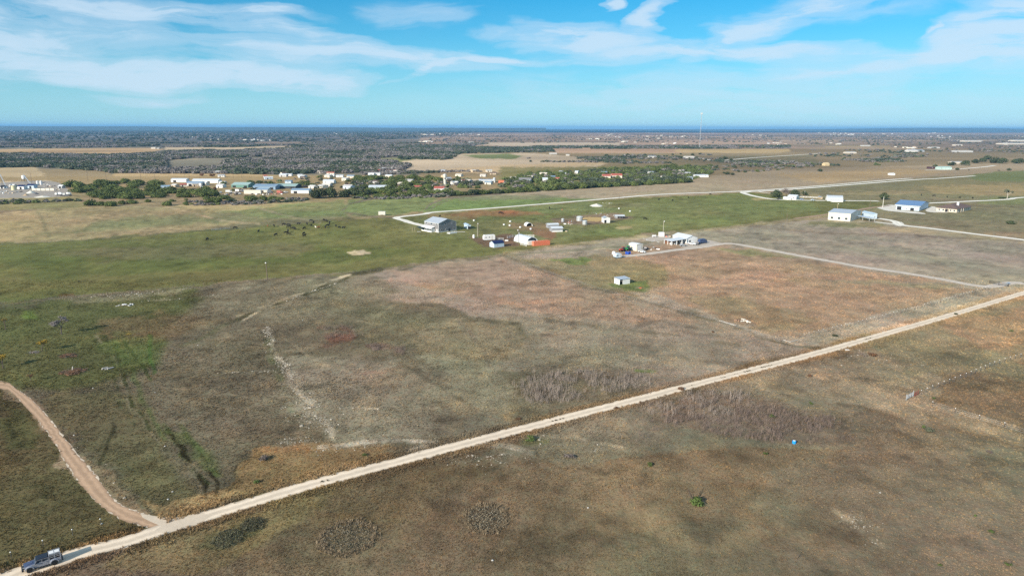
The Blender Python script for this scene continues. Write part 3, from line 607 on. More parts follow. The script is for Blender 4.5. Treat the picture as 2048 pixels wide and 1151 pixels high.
TUFTS = [tuft_mesh(i, 16, .30, .30, .8) for i in range(3)]+[tuft_mesh(9+i, 12, .22, .42, .5) for i in range(2)]
def road_mask(X, Y, pad=.1):
    px, py = X*0, X*0; keep = np.ones(len(X), bool)
    for (P, hw) in ROADS[:2]+ROADS[2:]:
        Q = P[(P[:, 1] < 480)]
        if len(Q) < 2: continue
        Q = Q[::3]
        for i in range(0, len(X), 40000):
            d = ((X[i:i+40000, None]-Q[None, :, 0])**2+(Y[i:i+40000, None]-Q[None, :, 1])**2).min(1)
            keep[i:i+40000] &= d > (hw+pad)**2
    return keep
nT = 430000
r = np.exp(RNG.uniform(np.log(86), np.log(400), nT)); th = RNG.uniform(-.70, .70, nT); X, Y = r*np.sin(th), r*np.cos(th)
dn = fbm(X, Y, 3.5, 101, 3)*.6+fbm(X, Y, 20, 111)*.6; keep = dn > RNG.uniform(.28, .8, nT)
pxx, pyy = PW(X, Y); green = (pyy < 560) & (pxx < 1000)
keep &= ~green
X, Y = X[keep], Y[keep]; keep = road_mask(X, Y); X, Y = X[keep], Y[keep]; r = np.hypot(X, Y)
cg = paint(X, Y); f = RNG.uniform(.74, 1.36, len(X))[:, None]; straw = (RNG.random(len(X)) < .2)[:, None]
cg = cg*f*np.where(straw, np.array([1.3, 1.15, .9]), np.array([1., 1., 1.]))
big = .74*RNG.uniform(.55, 1.25, len(X))*(.8+.55*fbm(X, Y, 25, 121))*np.clip(r/130, .85, 1.6)
scatter('prairie_grass', np.stack([X, Y, X*0], 1), cg, np.stack([big, big, big*RNG.uniform(.4, .8, len(X))], 1), RNG.uniform(0, 6.28, len(X)), TUFTS)
# rank verge grass and grassy crown strips along the gravel road
Pm = MAINP[(MAINP[:, 1] < 420)]; k = RNG.integers(0, len(Pm)-1, 26000); tt = np.gradient(Pm, axis=0); tt /= np.linalg.norm(tt, axis=1)[:, None]; nn = np.stack([-tt[:, 1], tt[:, 0]], 1)
off = (RNG.choice([-1, 1], len(k))*(MAINW+.15+np.abs(RNG.normal(0, 1.3, len(k))))); q = Pm[k]+nn[k]*off[:, None]+RNG.normal(0, .4, (len(k), 2))
kp = road_mask(q[:, 0], q[:, 1], -.12); q = q[kp]; cv = paint(q[:, 0], q[:, 1])*RNG.uniform(.75, 1.45, len(q))[:, None]*np.array([1.05, 1.0, .95]); s = RNG.uniform(.7, 1.6, len(q))
scatter('verge_grass', np.c_[q, q[:, 0]*0], cv, np.stack([s, s, s], 1), RNG.uniform(0, 6.28, len(q)), TUFTS)
segs = [(628,970,650,961), (1050,858,1140,832), (1380,768,1440,755), (1440,754,1530,733), (1490,744,1560,726), (1715,683,1745,676), (640,962,665,955)]
cen = []
for (x0, y0, x1, y1) in segs:
    a, b2 = G(x0, y0)[:2], G(x1, y1)[:2]
    sel = Pm[(Pm[:, 0] > min(a[0], b2[0])) & (Pm[:, 0] < max(a[0], b2[0]))]
    if len(sel): cen.append(sel[RNG.integers(0, len(sel), int(len(sel)*9))])
cen = np.concatenate(cen); cen = cen[fbm(cen[:, 0], cen[:, 1], 5, 131, 3) > .5]; cen = cen+RNG.normal(0, .17, cen.shape)
scatter('crown_strip_grass', np.c_[cen, cen[:, 0]*0+.03], np.tile(S(82, 76, 48)*.8, (len(cen), 1))*RNG.uniform(.7, 1.3, (len(cen), 1)), np.ones((len(cen), 3))*.5, RNG.uniform(0, 6.28, len(cen)), TUFTS)
# standing dead weeds
def stem_mesh(seed):
    r = random.Random(seed); mb = MB()
    for i in range(5):
        x, y = r.uniform(-.5, .5), r.uniform(-.5, .5); h = r.uniform(.4, 1.7); lx, ly = r.uniform(-.25, .25), r.uniform(-.25, .25)
        mb.tube((x, y, -.05), (x+lx, y+ly, h), .024, .010, 3)
        for k in range(3): z = h*r.uniform(.4, .95); f = z/h; mb.tube((x+lx*f, y+ly*f, z), (x+lx*f+r.uniform(-.25, .25), y+ly*f+r.uniform(-.25, .25), z+r.uniform(.1, .3)), .014, .006, 3)
    me = bpy.data.meshes.new('weed_stem'); me.from_pydata(mb.v, [], mb.f); me.materials.append(tuft_m); return me
def pebble_mesh(seed):
    r = random.Random(seed); n = 5; mb = MB(); vs = [(math.cos(6.28*i/n)*r.uniform(.7, 1.2), math.sin(6.28*i/n)*r.uniform(.7, 1.2), -.1) for i in range(n)]+[(math.cos(6.28*i/n)*.6, math.sin(6.28*i/n)*.6, r.uniform(.25, .55)) for i in range(n)]
    me = bpy.data.meshes.new('caliche_stone'); me.from_pydata(vs, [], [(i, (i+1) % n, n+(i+1) % n, n+i) for i in range(n)]+[tuple(range(n, 2*n))]); me.materials.append(tuft_m); return me
PEB = [pebble_mesh(i) for i in range(4)]
pts_ = []
for line, wdt, cnt in [([(535,655),(545,700),(575,740),(598,780),(625,815),(650,850),(668,890)], 1.1, 3000), ([(600,800),(640,845),(665,890)], 2.6, 1500), ([(560,815),(700,815),(770,818)], .5, 350), ([(640,893),(720,884),(800,884),(900,892)], 1.6, 1500), ([(860,902),(950,882),(1060,862)], 1.2, 900), ([(880,905),(960,900),(1060,905)], 3.0, 1500), ([(560,880),(600,880)], 2.0, 350), ([(440,745),(560,742)], .6, 250), ([(560,606),(650,574),(690,560)], .7, 500), ([(1000,870),(1100,880),(1200,895)], 2.0, 600), ([(1600,720),(1760,715),(1860,735)], 4, 350), ([(160,595),(280,588),(380,575)], 2.5, 900), ([(1690,1030),(1760,1090)], 1.6, 500), ([(300,600),(440,590)], 2, 300), ([(120,860),(175,940),(250,1010)], 1.6, 260)]:
    W = resample([G(*p)[:2] for p in line], .5); i = RNG.integers(0, len(W), cnt); q = W[i]+RNG.normal(0, wdt, (cnt, 2)); pts_.append(q[:int(cnt*.45)][fbm(q[:int(cnt*.45), 0], q[:int(cnt*.45), 1], 6, 301, 3) > .44])
q = np.concatenate(pts_); q = q[road_mask(q[:, 0], q[:, 1])]; s = np.exp(RNG.normal(-2.55, .5, len(q)))*np.clip(np.hypot(q[:, 0], q[:, 1])/130, .9, 2)
scatter('caliche_rubble', np.c_[q, q[:, 0]*0], np.array([.48, .43, .35])*RNG.uniform(.6, 1.1, (len(q), 1)), np.stack([s, s, s*.8], 1), RNG.uniform(0, 6.28, len(q)), PEB)
STEMS = [stem_mesh(i) for i in range(6)]
def in_poly(pts, n, dens=None):
    pts = np.array(pts, float); W = np.array([G(*p)[:2] for p in pts]); lo, hi = W.min(0), W.max(0); out = []
    got = 0
    while got < n:
        q = RNG.uniform(lo, hi, (n*3, 2)); d = sdf2(q, W); q = q[d]
        if dens is not None: q = q[dens(q)]
        out.append(q); got += len(q)
    return np.concatenate(out)[:n]
def sdf2(q, W):
    ins = np.zeros(len(q), bool); n = len(W)
    for k in range(n):
        ax, ay = W[k]; bx, by = W[(k+1) % n]
        ins ^= ((ay > q[:, 1]) != (by > q[:, 1])) & (q[:, 0] < (bx-ax)*(q[:, 1]-ay)/(by-ay+1e-12)+ax)
    return ins
cl = lambda sc, th, s: (lambda q: fbm(q[:, 0], q[:, 1], sc, s, 3) > th)
def weeds(name, polys, col, zs=1.):
    Q = np.concatenate([in_poly(p, n, cl(5, .46, 140+i)) for i, (p, n) in enumerate(polys)]); s = RNG.uniform(.6, 1.2, len(Q))*zs
    Q = Q+RNG.normal(0, 2.2, Q.shape)*(RNG.random(len(Q))**2)[:, None]; Q = Q[road_mask(Q[:, 0], Q[:, 1], .3)]; s = s[:len(Q)]
    scatter(name, np.c_[Q, Q[:, 0]*0], np.array(col)*RNG.uniform(.6, 1.35, (len(Q), 1)), np.stack([s*1.1, s*1.1, s], 1), RNG.uniform(0, 6.28, len(Q)), STEMS)
weeds('dead_weeds', [([(1040,770),(1060,755),(1120,745),(1180,742),(1290,752),(1300,768),(1200,792),(1120,806),(1050,805)], 800), ([(1290,800),(1420,780),(1500,790),(1460,835),(1300,835)], 260)], (.30, .25, .215), .95)
weeds('sumac_weeds', [([(1430,800),(1560,815),(1700,842),(1700,885),(1560,885),(1380,860),(1280,880),(1300,840)], 1300), ([(640,655),(700,652),(720,672),(650,682)], 160), ([(740,692),(810,692),(810,710),(750,712)], 130), ([(1690,700),(1690,712),(1760,715),(1740,702)], 20)], (.215, .165, .14), .75)

# ------------------------------------------------------------------ trees
def leaf_mat(name, col, var=.3, rnd=.25):
    return mat(name, col, .9, 0, var, 2.5, 0, rnd, .1)
def crown_mesh(seed, lobes, n, leaf, flat=.75, spread=.34, m=None, hollow=.55, base=.18, lo=0.):
    r = np.random.default_rng(seed); cs = []
    for i in range(lobes):
        a = r.uniform(0, 6.28); d = spread*math.sqrt(r.random()); cs.append((d*math.cos(a), d*math.sin(a), base+.18+r.uniform(0, .45)*(1-d/spread*.6), r.uniform(.14, .26)))
    V = np.zeros((n*4, 3)); k = 0
    w = np.array([c[3]**2 for c in cs]); w /= w.sum(); pick = r.choice(lobes, n, p=w)
    d = r.normal(size=(n, 3)); d /= np.linalg.norm(d, axis=1)[:, None]; rr = r.uniform(hollow, 1, n)**.6
    C = np.array(cs)[pick]; p = C[:, :3]+d*(rr*C[:, 3])[:, None]*np.array([1.15, 1.15, flat])
    t = np.cross(d+r.normal(size=(n, 3))*.5, r.normal(size=(n, 3))); t /= np.linalg.norm(t, axis=1)[:, None]
    nn = d+r.normal(size=(n, 3))*.45; u = np.cross(nn, t); u /= np.linalg.norm(u, axis=1)[:, None]; s = leaf*r.uniform(.6, 1.3, (n, 1))
    V[0::4] = p-t*s; V[1::4] = p+u*s*.7; V[2::4] = p+t*s; V[3::4] = p-u*s*.7
    V[:, 2] = np.maximum(V[:, 2], .03)
    me = bpy.data.meshes.new('crown'); me.from_pydata(V.tolist(), [], np.arange(n*4).reshape(-1, 4).tolist())
    if m: me.materials.append(m)
    return me
bark = mat('bark', (.13, .10, .075), .95, 0, .3, 4, .3)
def trunk_mesh(seed, h=.55, r0=.035, limbs=4, m=None):
    r = random.Random(seed); mb = MB(); mb.tube((0, 0, -.02), (.02, .01, h*.5), r0, r0*.75, 6)
    for i in range(limbs):
        a = 6.28*i/limbs+r.uniform(-.4, .4); mb.tube((.02, .01, h*.42), (.22*math.cos(a), .22*math.sin(a), h*r.uniform(.9, 1.3)), r0*.55, r0*.2, 5)
    me = mb.mesh('trunk'); me.materials.append(m or bark); return me
LG = leaf_mat('juniper_leaf', (.112, .140, .046)); LD = leaf_mat('oak_leaf', (.066, .084, .042)); LY = leaf_mat('yellow_leaf', (.36, .25, .05)); LB = leaf_mat('bare_twig', (.20, .165, .145)); LR = leaf_mat('rust_leaf', (.19, .105, .06)); LS = leaf_mat('sage_leaf', (.12, .13, .085)); LV = leaf_mat('bright_leaf', (.095, .135, .04))
CRJ = [crown_mesh(i, 16, 1300, .045, .95, .34, LG, .75, -.10) for i in range(6)]; CRO = [crown_mesh(20+i, 14, 1200, .046, .85, .33, LD, .7, -.06) for i in range(4)]
CRR = [crown_mesh(40, 9, 700, .05, .9, .33, LR, .6, .0)]; CRB = [crown_mesh(30+i, 12, 700, .030, .8, .34, LB, .2) for i in range(3)]; TRK = [trunk_mesh(i) for i in range(3)]
def tree(name, label, px, py, w, h, crowns, group=None, cat='tree', sink=0.):
    p = GV(px, py); o = thing(name, label, cat, p, random.uniform(0, 6.28), group)
    put('trunk', random.choice(TRK), o, sc=(w*.7, w*.7, h*.75)); put('crown', random.choice(crowns), o, sc=(w, w, h*1.15)); return o
def pw(px, py, wpx): return wpx/FPX*depth(G(px, py))
# juniper clumps: (outline, count, width range px at that place, label, group)
def clump(poly, n, wr, label, group, crowns=CRJ, hr=.66, mind=.46, name='juniper_tree'):
    P = in_poly(poly, n*6); out = []
    for q in P:
        px, py = PW(q[0], q[1]); w = pw(px, py, random.uniform(*wr))
        if all(math.hypot(q[0]-o[0], q[1]-o[1]) > mind*(w+o[2])/2 for o in out): out.append((q[0], q[1], w))
        if len(out) >= n: break
    C = [PW(a[0], a[1]) for a in out]; mx = sorted(c[0] for c in C); my = sorted(c[1] for c in C); k3 = len(out)//3; hm_ = my[len(out)//2]
    for (x, y, w) in out:
        px, py = PW(x, y); pos = ('front' if py > hm_ else 'back')+' '+('left' if px < mx[k3] else 'right' if px > mx[-k3] else 'middle')
        tree(name, label+', in its '+pos+' part', px, py, w, w*random.uniform(hr*.85, hr*1.15), crowns, group)
    return len(out)
NJ = 0
NJ += clump([(130,372),(180,366),(300,366),(330,378),(440,382),(440,392),(330,398),(200,398),(150,388)], 78, (17, 30), 'dark juniper in the clump right of the concrete plant', 'junipers in the clump right of the concrete plant')
for (x, y, w) in [(180,411,26),(202,411,20),(222,412,24),(245,408,18),(265,407,20),(296,404,13),(283,397,14),(335,411,22),(310,395,18),(228,395,22),(195,395,24),(345,403,12),(372,400,8),(430,406,30),(460,403,16),(505,402,24),(530,401,24)]:
    tree('juniper_tree', 'dense juniper standing on the near edge of the tree belt above the tan meadow', x, y, pw(x, y, w), pw(x, y, w*.72), CRJ, 'junipers on the near edge above the tan meadow'); NJ += 1
for (x, y, w) in [(637,396,30),(660,395,28),(690,394,26),(712,391,24),(735,390,16)]:
    tree('live_oak', 'tall dark live oak in the grove behind the white industrial sheds', x, y, pw(x, y, w*1.25), pw(x, y, w), CRO, 'live oaks in the grove behind the sheds')
for (x, y, w, h) in [(404,352,12,9),(425,353,13,9),(430,381,10,12),(447,369,13,10),(455,384,9,8),(500,366,20,10),(520,366,16,9),(540,368,18,10),(560,372,15,12),(598,370,16,10),(612,372,18,12),(625,374,16,12),(450,398,26,14),(416,399,20,13),(500,398,26,13),(546,398,24,11),(560,399,18,9)]:
    red_ = y in (352, 353, 381); tree('rust_tree' if red_ else 'yard_juniper', ('small rust-red tree by the long grey-roofed warehouse' if x < 410 else 'rust-red tree behind the long warehouse, larger one' if y < 360 else 'narrow rust-red tree left of the teal warehouse') if red_ else ('juniper along the front fence of the industrial yard' if y > 390 else 'dark juniper standing between the industrial buildings'), x, y, pw(x, y, w), pw(x, y, h), CRR if red_ else CRJ, None if red_ else ('junipers at the front of the industrial yard' if y > 390 else 'junipers between the industrial buildings')); NJ += not red_
NJ += clump([(700,372),(800,362),(870,372),(860,396),(760,398),(700,394)], 50, (14, 26), 'dark juniper in the belt left of the pale tower', 'junipers left of the pale tower')
NJ += clump([(690,358),(800,352),(880,354),(880,366),(760,368),(690,368)], 34, (13, 22), 'juniper beyond the white trailers left of the tower', 'junipers beyond the white trailers')
row = [(905+i*9.3+random.uniform(-2, 2), 392-(i*9.3)*.058+random.uniform(-1, .6)) for i in range(52)]
for (x, y) in row:
    w = random.uniform(16, 24); tree('juniper_tree', 'dark juniper in the straight hedge row, '+('at its left end' if x < 990 else 'left of its middle' if x < 1090 else 'around its middle' if x < 1190 else 'right of its middle' if x < 1290 else 'towards its right end'), x, y, pw(x, y, w), pw(x, y, w*.72), random.choice([CRJ, CRJ, CRO]), 'junipers in the hedge row along the tan field'); NJ += 1
NJ += clump([(1020,352),(1180,338),(1420,332),(1425,345),(1375,362),(1060,378),(1010,372)], 300-NJ, (13, 22), 'bright juniper in the thicket round the villa', 'junipers in the thicket around the red-roofed house', mind=.42)
# single trees in the fields
TL = [(1766,398.5,23,19,'lone round live oak beside the white light pole','live_oak',CRO,None),(1553,394,26,20,'dense dark oak left of the white farmhouse','live_oak',CRO,None),(1572,393.5,24,18,'leafless grey tree behind the white farmhouse','bare_tree',CRB,None),
      (1589,392.5,24,19,'dark oak directly behind the white farmhouse','live_oak',CRO,None),(1609,390.5,14,12,'small olive tree right of the white farmhouse','small_tree',CRO,None),(2021,448,18,10,'low dark bush by itself on the right pasture','bush',CRO,None)]
for (x, y, w, h, lab, nm, cr, gp) in TL: tree(nm, lab, x, y, pw(x, y, w), pw(x, y, h), cr, gp, 'bush' if nm == 'bush' else 'tree')
for (x, y, w) in [(1640,343,11),(1870,334,12),(1990,326,22),(2005,327,22),(1965,324,16),(1950,326,16),(1903,331,18),(1930,331,20),(2040,327,20),(2018,341,9),(1915,340,9),(2030,327,18),(1975,319,16),(1450,318,10),(1462,321,8),(1440,319,8),(1248,328,9),(1385,311,8),(1400,309,7),(1345,310,6),(1361,309,6),(1455,349,11),(1465,350,9),(1448,347,8),(1490,345,8),(1477,344,7),(1500,334,10),(1470,336,9),(1432,336,10),(1360,316,10),(1290,313,10),(1213,314,12),(1255,312,10)]:
    lab = ('oak in the grove around the long white barn far right' if x > 1895 and y > 317 and y < 335 else 'small dark oak by the pale green house far right' if x > 1860 else 'round oak alone on the tan slope right of the far lanes' if x > 1600 else 'low dark oak along the upper edge of the tan strip near the juniper thicket' if y > 340 else 'dark oak beside the far gravel lane' if x > 1425 else 'dark oak near the far white farm building' if y < 312 else 'small dark oak in the far brushland above the juniper thicket')
    tree('field_oak', lab, x, y, pw(x, y, w), pw(x, y, w*.72), CRO, 'oaks dotted over the far fields on the right')
# large leafless tree right and small trees in the left meadow
def bare_tree(name, label, px, py, h, w, leafcol=None, nleaf=260, seed=3, trunkcol=None, leaf=.10):
    r = random.Random(seed); o = thing(name, label, 'tree', GV(px, py)); mb = MB(); tips = []
    def grow(p, d, ln, rad, lev):
        q = p+d*ln; mb.tube(p, q, rad, rad*.65, 5)
        if lev == 0: tips.append(q); return
        for k in range(3 if lev > 1 else 4):
            nd_ = (d+Vector((r.uniform(-1, 1)*w/h, r.uniform(-1, 1)*w/h, r.uniform(-.25, .6)))*.9).normalized(); grow(q, nd_, ln*r.uniform(.55, .8), rad*.55, lev-1)
    grow(Vector((0, 0, -.1)), Vector((.05, 0, 1)).normalized(), h*.30, h*.034, 4)
    mb.build('trunk', trunkcol or bark, o)
    if leafcol:
        cm = MB()
        for i in range(nleaf):
            t = r.choice(tips)+Vector((r.gauss(0, .25), r.gauss(0, .25), r.gauss(0, .2))); s = leaf*r.uniform(.6, 1.4); a = Vector((r.uniform(-1, 1), r.uniform(-1, 1), r.uniform(-1, 1))).normalized()*s; b_ = a.orthogonal().normalized()*s*.7
            cm.add([t-a, t+b_, t+a, t-b_], [(0, 1, 2, 3)])
        me = bpy.data.meshes.new('crown'); me.from_pydata(cm.v, [], cm.f); me.materials.append(leafcol); put('crown', me, o)
    return o
hh = lambda px, py, y2: hgt(G(px, py), y2)
bare_tree('bare_tree', 'spreading grey leafless tree with a long shadow on the green meadow', 123, 668, hh(123,668,629), 8.5, mat('grey_twigs', (.22,.195,.185), .9, 0, .2), 1900, 5, mat('grey_bark', (.12, .10, .09)), .12)
bare_tree('yellow_tree', 'small tree with yellow leaves below the leafless grey tree', 84, 702, hh(84,702,674), 6, LY, 900, 6, None, .12)
bare_tree('yellow_tree', 'yellow-leaved tree cut by the left edge of the photo', 6, 736, hh(6,736,702), 6.5, LY, 1000, 8, None, .13)
bare_tree('sapling', 'thin orange-leaved sapling above the bend of the red drive', 62, 762, hh(62,762,742), 3.5, LR, 260, 9, None, .08)
bare_tree('sapling', 'sparse yellow sapling at the left edge above the yellow tree', 11, 658, hh(11,658,630), 2.6, LY, 120, 10, None, .08)
bare_tree('sapling', 'faint yellow sapling on the bright green patch of the meadow', 258, 678, hh(258,678,662), 3.2, LY, 200, 11, None, .08)
bare_tree('big_bare_tree', 'large half-leafless tree with pale trunk beside the far lane on the right', 2014, 397.5, hh(2014,397.5,374), 14, LS, 700, 12, mat('pale_bark', (.42, .38, .32)), .5)
tree('bush', 'dark low bush beside the trunk of the large half-leafless tree', 2004, 396.5, 9, 2.4, CRO, None, 'bush')

# woodland masses behind
wood_m = inst_mat('woodland_foliage')
def recol(me): n = me.copy(); n.materials.clear(); n.materials.append(wood_m); return n
WC = [recol(crown_mesh(50+i, 9, 420, .075, .9, .30, None, .8, .0)) for i in range(4)]
Cg, Cd, Cb, Cv = (.12, .132, .085), (.078, .10, .066), (.225, .205, .19), (.125, .155, .055)
def wood(name, specs):
    Ps, Cs, Ss = [], [], []
    for (poly, n, wlo, whi, mixw, th) in specs:
        Q = in_poly(poly, n, cl(150, th, 7) if th else None); w = RNG.uniform(wlo, whi, len(Q)); nz = fbm(Q[:, 0], Q[:, 1], 110, 77)+RNG.normal(0, .10, len(Q))
        pal = np.array([Cd, Cg, Cb, Cv]); order = np.argsort(nz); lab = np.zeros(len(Q), int); cum = np.cumsum(np.array(mixw)/sum(mixw))
        lab[order] = np.searchsorted(cum, (np.arange(len(Q))+.5)/len(Q)); c = pal[lab]*RNG.uniform(.7, 1.35, (len(Q), 1))
        Ps.append(np.c_[Q, Q[:, 0]*0-w*.06]); Cs.append(c); Ss.append(np.stack([w, w, w*RNG.uniform(.6, .85, len(Q))], 1))
    Ps, Cs, Ss = map(np.concatenate, (Ps, Cs, Ss)); scatter(name, Ps, Cs, Ss, RNG.uniform(0, 6.28, len(Ps)), WC)
wood('woodland', [
 ([(-150,311),(60,309),(210,312),(330,306),(330,347),(220,346),(215,343),(75,334),(-150,338)], 8000, 10, 16, (3, 3, 3, 0), None),
 ([(330,303),(560,298),(840,297),(905,307),(900,318),(830,326),(800,344),(560,349),(330,347)], 11500, 9, 15, (2, 2, 5, 0), .42),
 ([(1000,374),(1010,358),(1060,348),(1180,339),(1420,333),(1425,346),(1375,363),(1060,382)], 1100, 6, 11, (2, 2, 1, 7), .36), ([(700,362),(880,356),(980,362),(960,378),(880,394),(720,394)], 260, 6, 10, (2, 2, 3, 3), .45),
 ([(800,295),(900,293),(1100,296),(1110,304),(920,307),(905,317),(800,320)], 2600, 9, 14, (4, 3, 1, 0), None),
 ([(1060,293),(1230,292),(1580,291),(1580,297),(1230,298),(1060,297)], 2200, 9, 14, (4, 2, 3, 0), .42),
 ([(-200,284),(300,284),(980,287),(900,297),(300,294),(-200,299)], 6500, 9, 15, (2, 2, 5, 0), .49),
 ([(-200,260),(300,262),(980,264),(900,270),(720,284),(300,285),(-200,284)], 9500, 13, 24, (7, 3, 3, 0), .49),
 ([(1450,324),(1560,320),(1740,318),(1830,310),(1850,316),(1760,332),(1640,334),(1460,330)], 620, 6, 11, (3, 2, 4, 1), .48),
 ([(1050,315),(1220,312),(1250,326),(1060,324)], 330, 6, 10, (3, 3, 2, 0), .48), ([(1220,309),(1420,308),(1460,326),(1240,328)], 330, 6, 10, (3, 2, 3, 0), .50),
 ([(1600,300),(2100,286),(2100,310),(1640,318)], 450, 7, 11, (3, 2, 4, 0), .52), ([(1560,270),(2100,270),(2100,290),(1600,292)], 1500, 9, 15, (2, 2, 5, 0), .52),
 ([(860,270),(1560,270),(1560,286),(860,286)], 1400, 9, 15, (2, 2, 5, 0), .55),
 ([(720,345),(960,342),(970,352),(740,356)], 230, 6, 9, (1, 1, 5, 0), .48), ([(1400,334),(1640,318),(1660,330),(1440,352)], 150, 5, 8, (3, 2, 4, 1), .5),
 ([(-100,404),(160,400),(170,414),(-100,424)], 150, 3, 6, (1, 2, 3, 4), .46), ([(360,404),(480,402),(620,396),(620,402),(480,410),(360,412)], 150, 3, 6, (1, 1, 5, 1), None),
 ([(700,396),(900,388),(900,394),(740,400)], 110, 3, 6, (1, 1, 5, 1), None), ([(460,372),(640,352),(720,352),(700,392),(620,396),(480,396)], 60, 5, 8, (3, 3, 2, 2), .48)])

# distant ridges
def ridge(name, pts, dist, m, depth_=2500):
    V, Fc = [], []
    for i, (px, yt) in enumerate(pts):
        d = ray(px, 256); k = dist/math.hypot(d[0], d[1]); x, y = d[0]*k, d[1]*k; z = hgt((x, y), yt); s = 1+depth_/dist
        V += [(x, y, -.5), (x*s, y*s, max(z, .5)), (x*(2*s-1), y*(2*s-1), -.5)]
        if i: a = 3*(i-1); Fc += [(a, a+3, a+4, a+1), (a+1, a+4, a+5, a+2)]
    me = bpy.data.meshes.new(name); me.from_pydata(V, [], Fc); me.materials.append(m); return struct(put(name, me))
rm = mat('wooded_ridge', (.07, .09, .06), .95, 0, .3, .002)
def prof(base, amp, x0, x1, seed, st=16): 
    xs = np.arange(x0, x1, st); return [(x, base(x)-amp*float(fbm(np.array([x*1.]), np.array([seed*100.]), 130, seed)[0])) for x in xs]
ridge('hills', prof(lambda x: 253.0+x*.0042 if x < 1000 else 257.3, 2.4, -700, 1100, 3), 15000, rm)
ridge('hills_far_right', prof(lambda x: 259.3-3.0*math.exp(-((x-1850)/150)**2)-1.3*math.exp(-((x-2000)/60)**2), 1.4, 900, 2800, 5), 21000, rm)

# ------------------------------------------------------------------ haze
hm = bpy.data.materials.new('haze'); hm.use_nodes = True; N, L = hm.node_tree.nodes, hm.node_tree.links; N.clear()
vol = nd('ShaderNodeVolumePrincipled'); vol.inputs['Color'].default_value = (.26, .60, 1.0, 1); vol.inputs['Density'].default_value = 4.4e-5; vol.inputs['Anisotropy'].default_value = .0
mo_ = nd('ShaderNodeOutputMaterial'); L.new(vol.outputs[0], mo_.inputs['Volume'])
o = MB().box(-45000, -7000, -3, 45000, 52000, 150).build('haze', hm); tag(o, kind='stuff')
# ------------------------------------------------------------------ buildings
white = mat('white_metal', (.74, .74, .72), .5, 0, .05, .8); cream_w = mat('cream_wall', (.66, .62, .52), .7, 0, .06, .8); grey_roof = mat('galvanised_roof', (.50, .54, .58), .42, .25, .07, .5)
grey_wall = mat('grey_siding', (.22, .215, .215), .7, 0, .07, .8); pale_roof = mat('pale_roof', (.68, .71, .73), .45, .15, .06, .5); blue_roof = mat('blue_roof', (.15, .25, .42), .4, .1, .08, .5)
navy_roof = mat('navy_roof', (.012, .022, .085), .5, 0, .2, .5); brown_roof = mat('brown_shingle', (.14, .098, .085), .9, 0, .2, 2); stone = mat('limestone', (.62, .55, .44), .85, 0, .2, 1.2)
dark = mat('painted_opening_shade', (.018, .018, .022), .7, 0, .2, 1); glass = mat('window_glass', (.05, .07, .09), .12, 0, .1, 1, spec=.6); pblue = mat('pale_blue_siding', (.50, .60, .68), .6, 0, .05, .8)  # near-black colour paints the shade inside doorways and openings
green_w = mat('green_metal', (.13, .26, .22), .5, 0, .08, .5); green_roof = mat('pale_green_roof', (.36, .48, .44), .45, .1, .06, .4); steelblue = mat('steel_blue_roof', (.26, .36, .46), .45, .2, .08, .4)
red_roof = mat('red_roof', (.40, .12, .09), .7, 0, .15, 1); orange = mat('orange_paint', (.70, .22, .12), .5, 0, .07, .7); tan_w = mat('tan_wall', (.50, .40, .28), .8, 0, .08, .8); galv = mat('galvanised', (.52, .54, .55), .4, .4, .1, 1)
wood_d = mat('weathered_wood', (.17, .13, .10), .9, 0, .3, 4); rail = mat('white_rail', (.78, .78, .76), .5, 0, .05, 1); black = mat('black_paint', (.015, .015, .017), .45, 0, .1, 2); steel = mat('dark_steel', (.12, .12, .125), .5, .5, .1, 2)
concrete = mat('concrete', (.50, .48, .44), .9, 0, .12, 1); gold = mat('yellow_wall', (.58, .46, .27), .8, 0, .08, 1); rubber = mat('tyre_rubber', (.02, .02, .02), .9, 0, .1, 3)
def fit(C, A, B, rot=None):
    c = G(*C); best = None
    def solve(X_, th):
        d = np.array([math.cos(th), math.sin(th), 0.]); n = FPX*R_-(X_-1024)*F_; v0 = c-CP; den = d@n
        return (-(v0@n)/den, d) if abs(den) > 1e-6 else (-1, d)
    for k in range(-85, 86):
        th = math.radians(k if rot is None else rot)
        lb, db = solve(B[0], th); la, da = solve(A[0], th+math.pi/2)
        if lb <= 0 or la <= 0 or lb > 90 or la > 90: continue
        e = (PW(*(c+db*lb)[:2])[1]-B[1])**2+(PW(*(c+da*la)[:2])[1]-A[1])**2
        if best is None or e < best[0]: best = (e, th, lb, la)
    if best is None: print('FIT FAIL', C, A, B); return c, 0., 10., 8.
    return c, best[1], best[2], best[3]
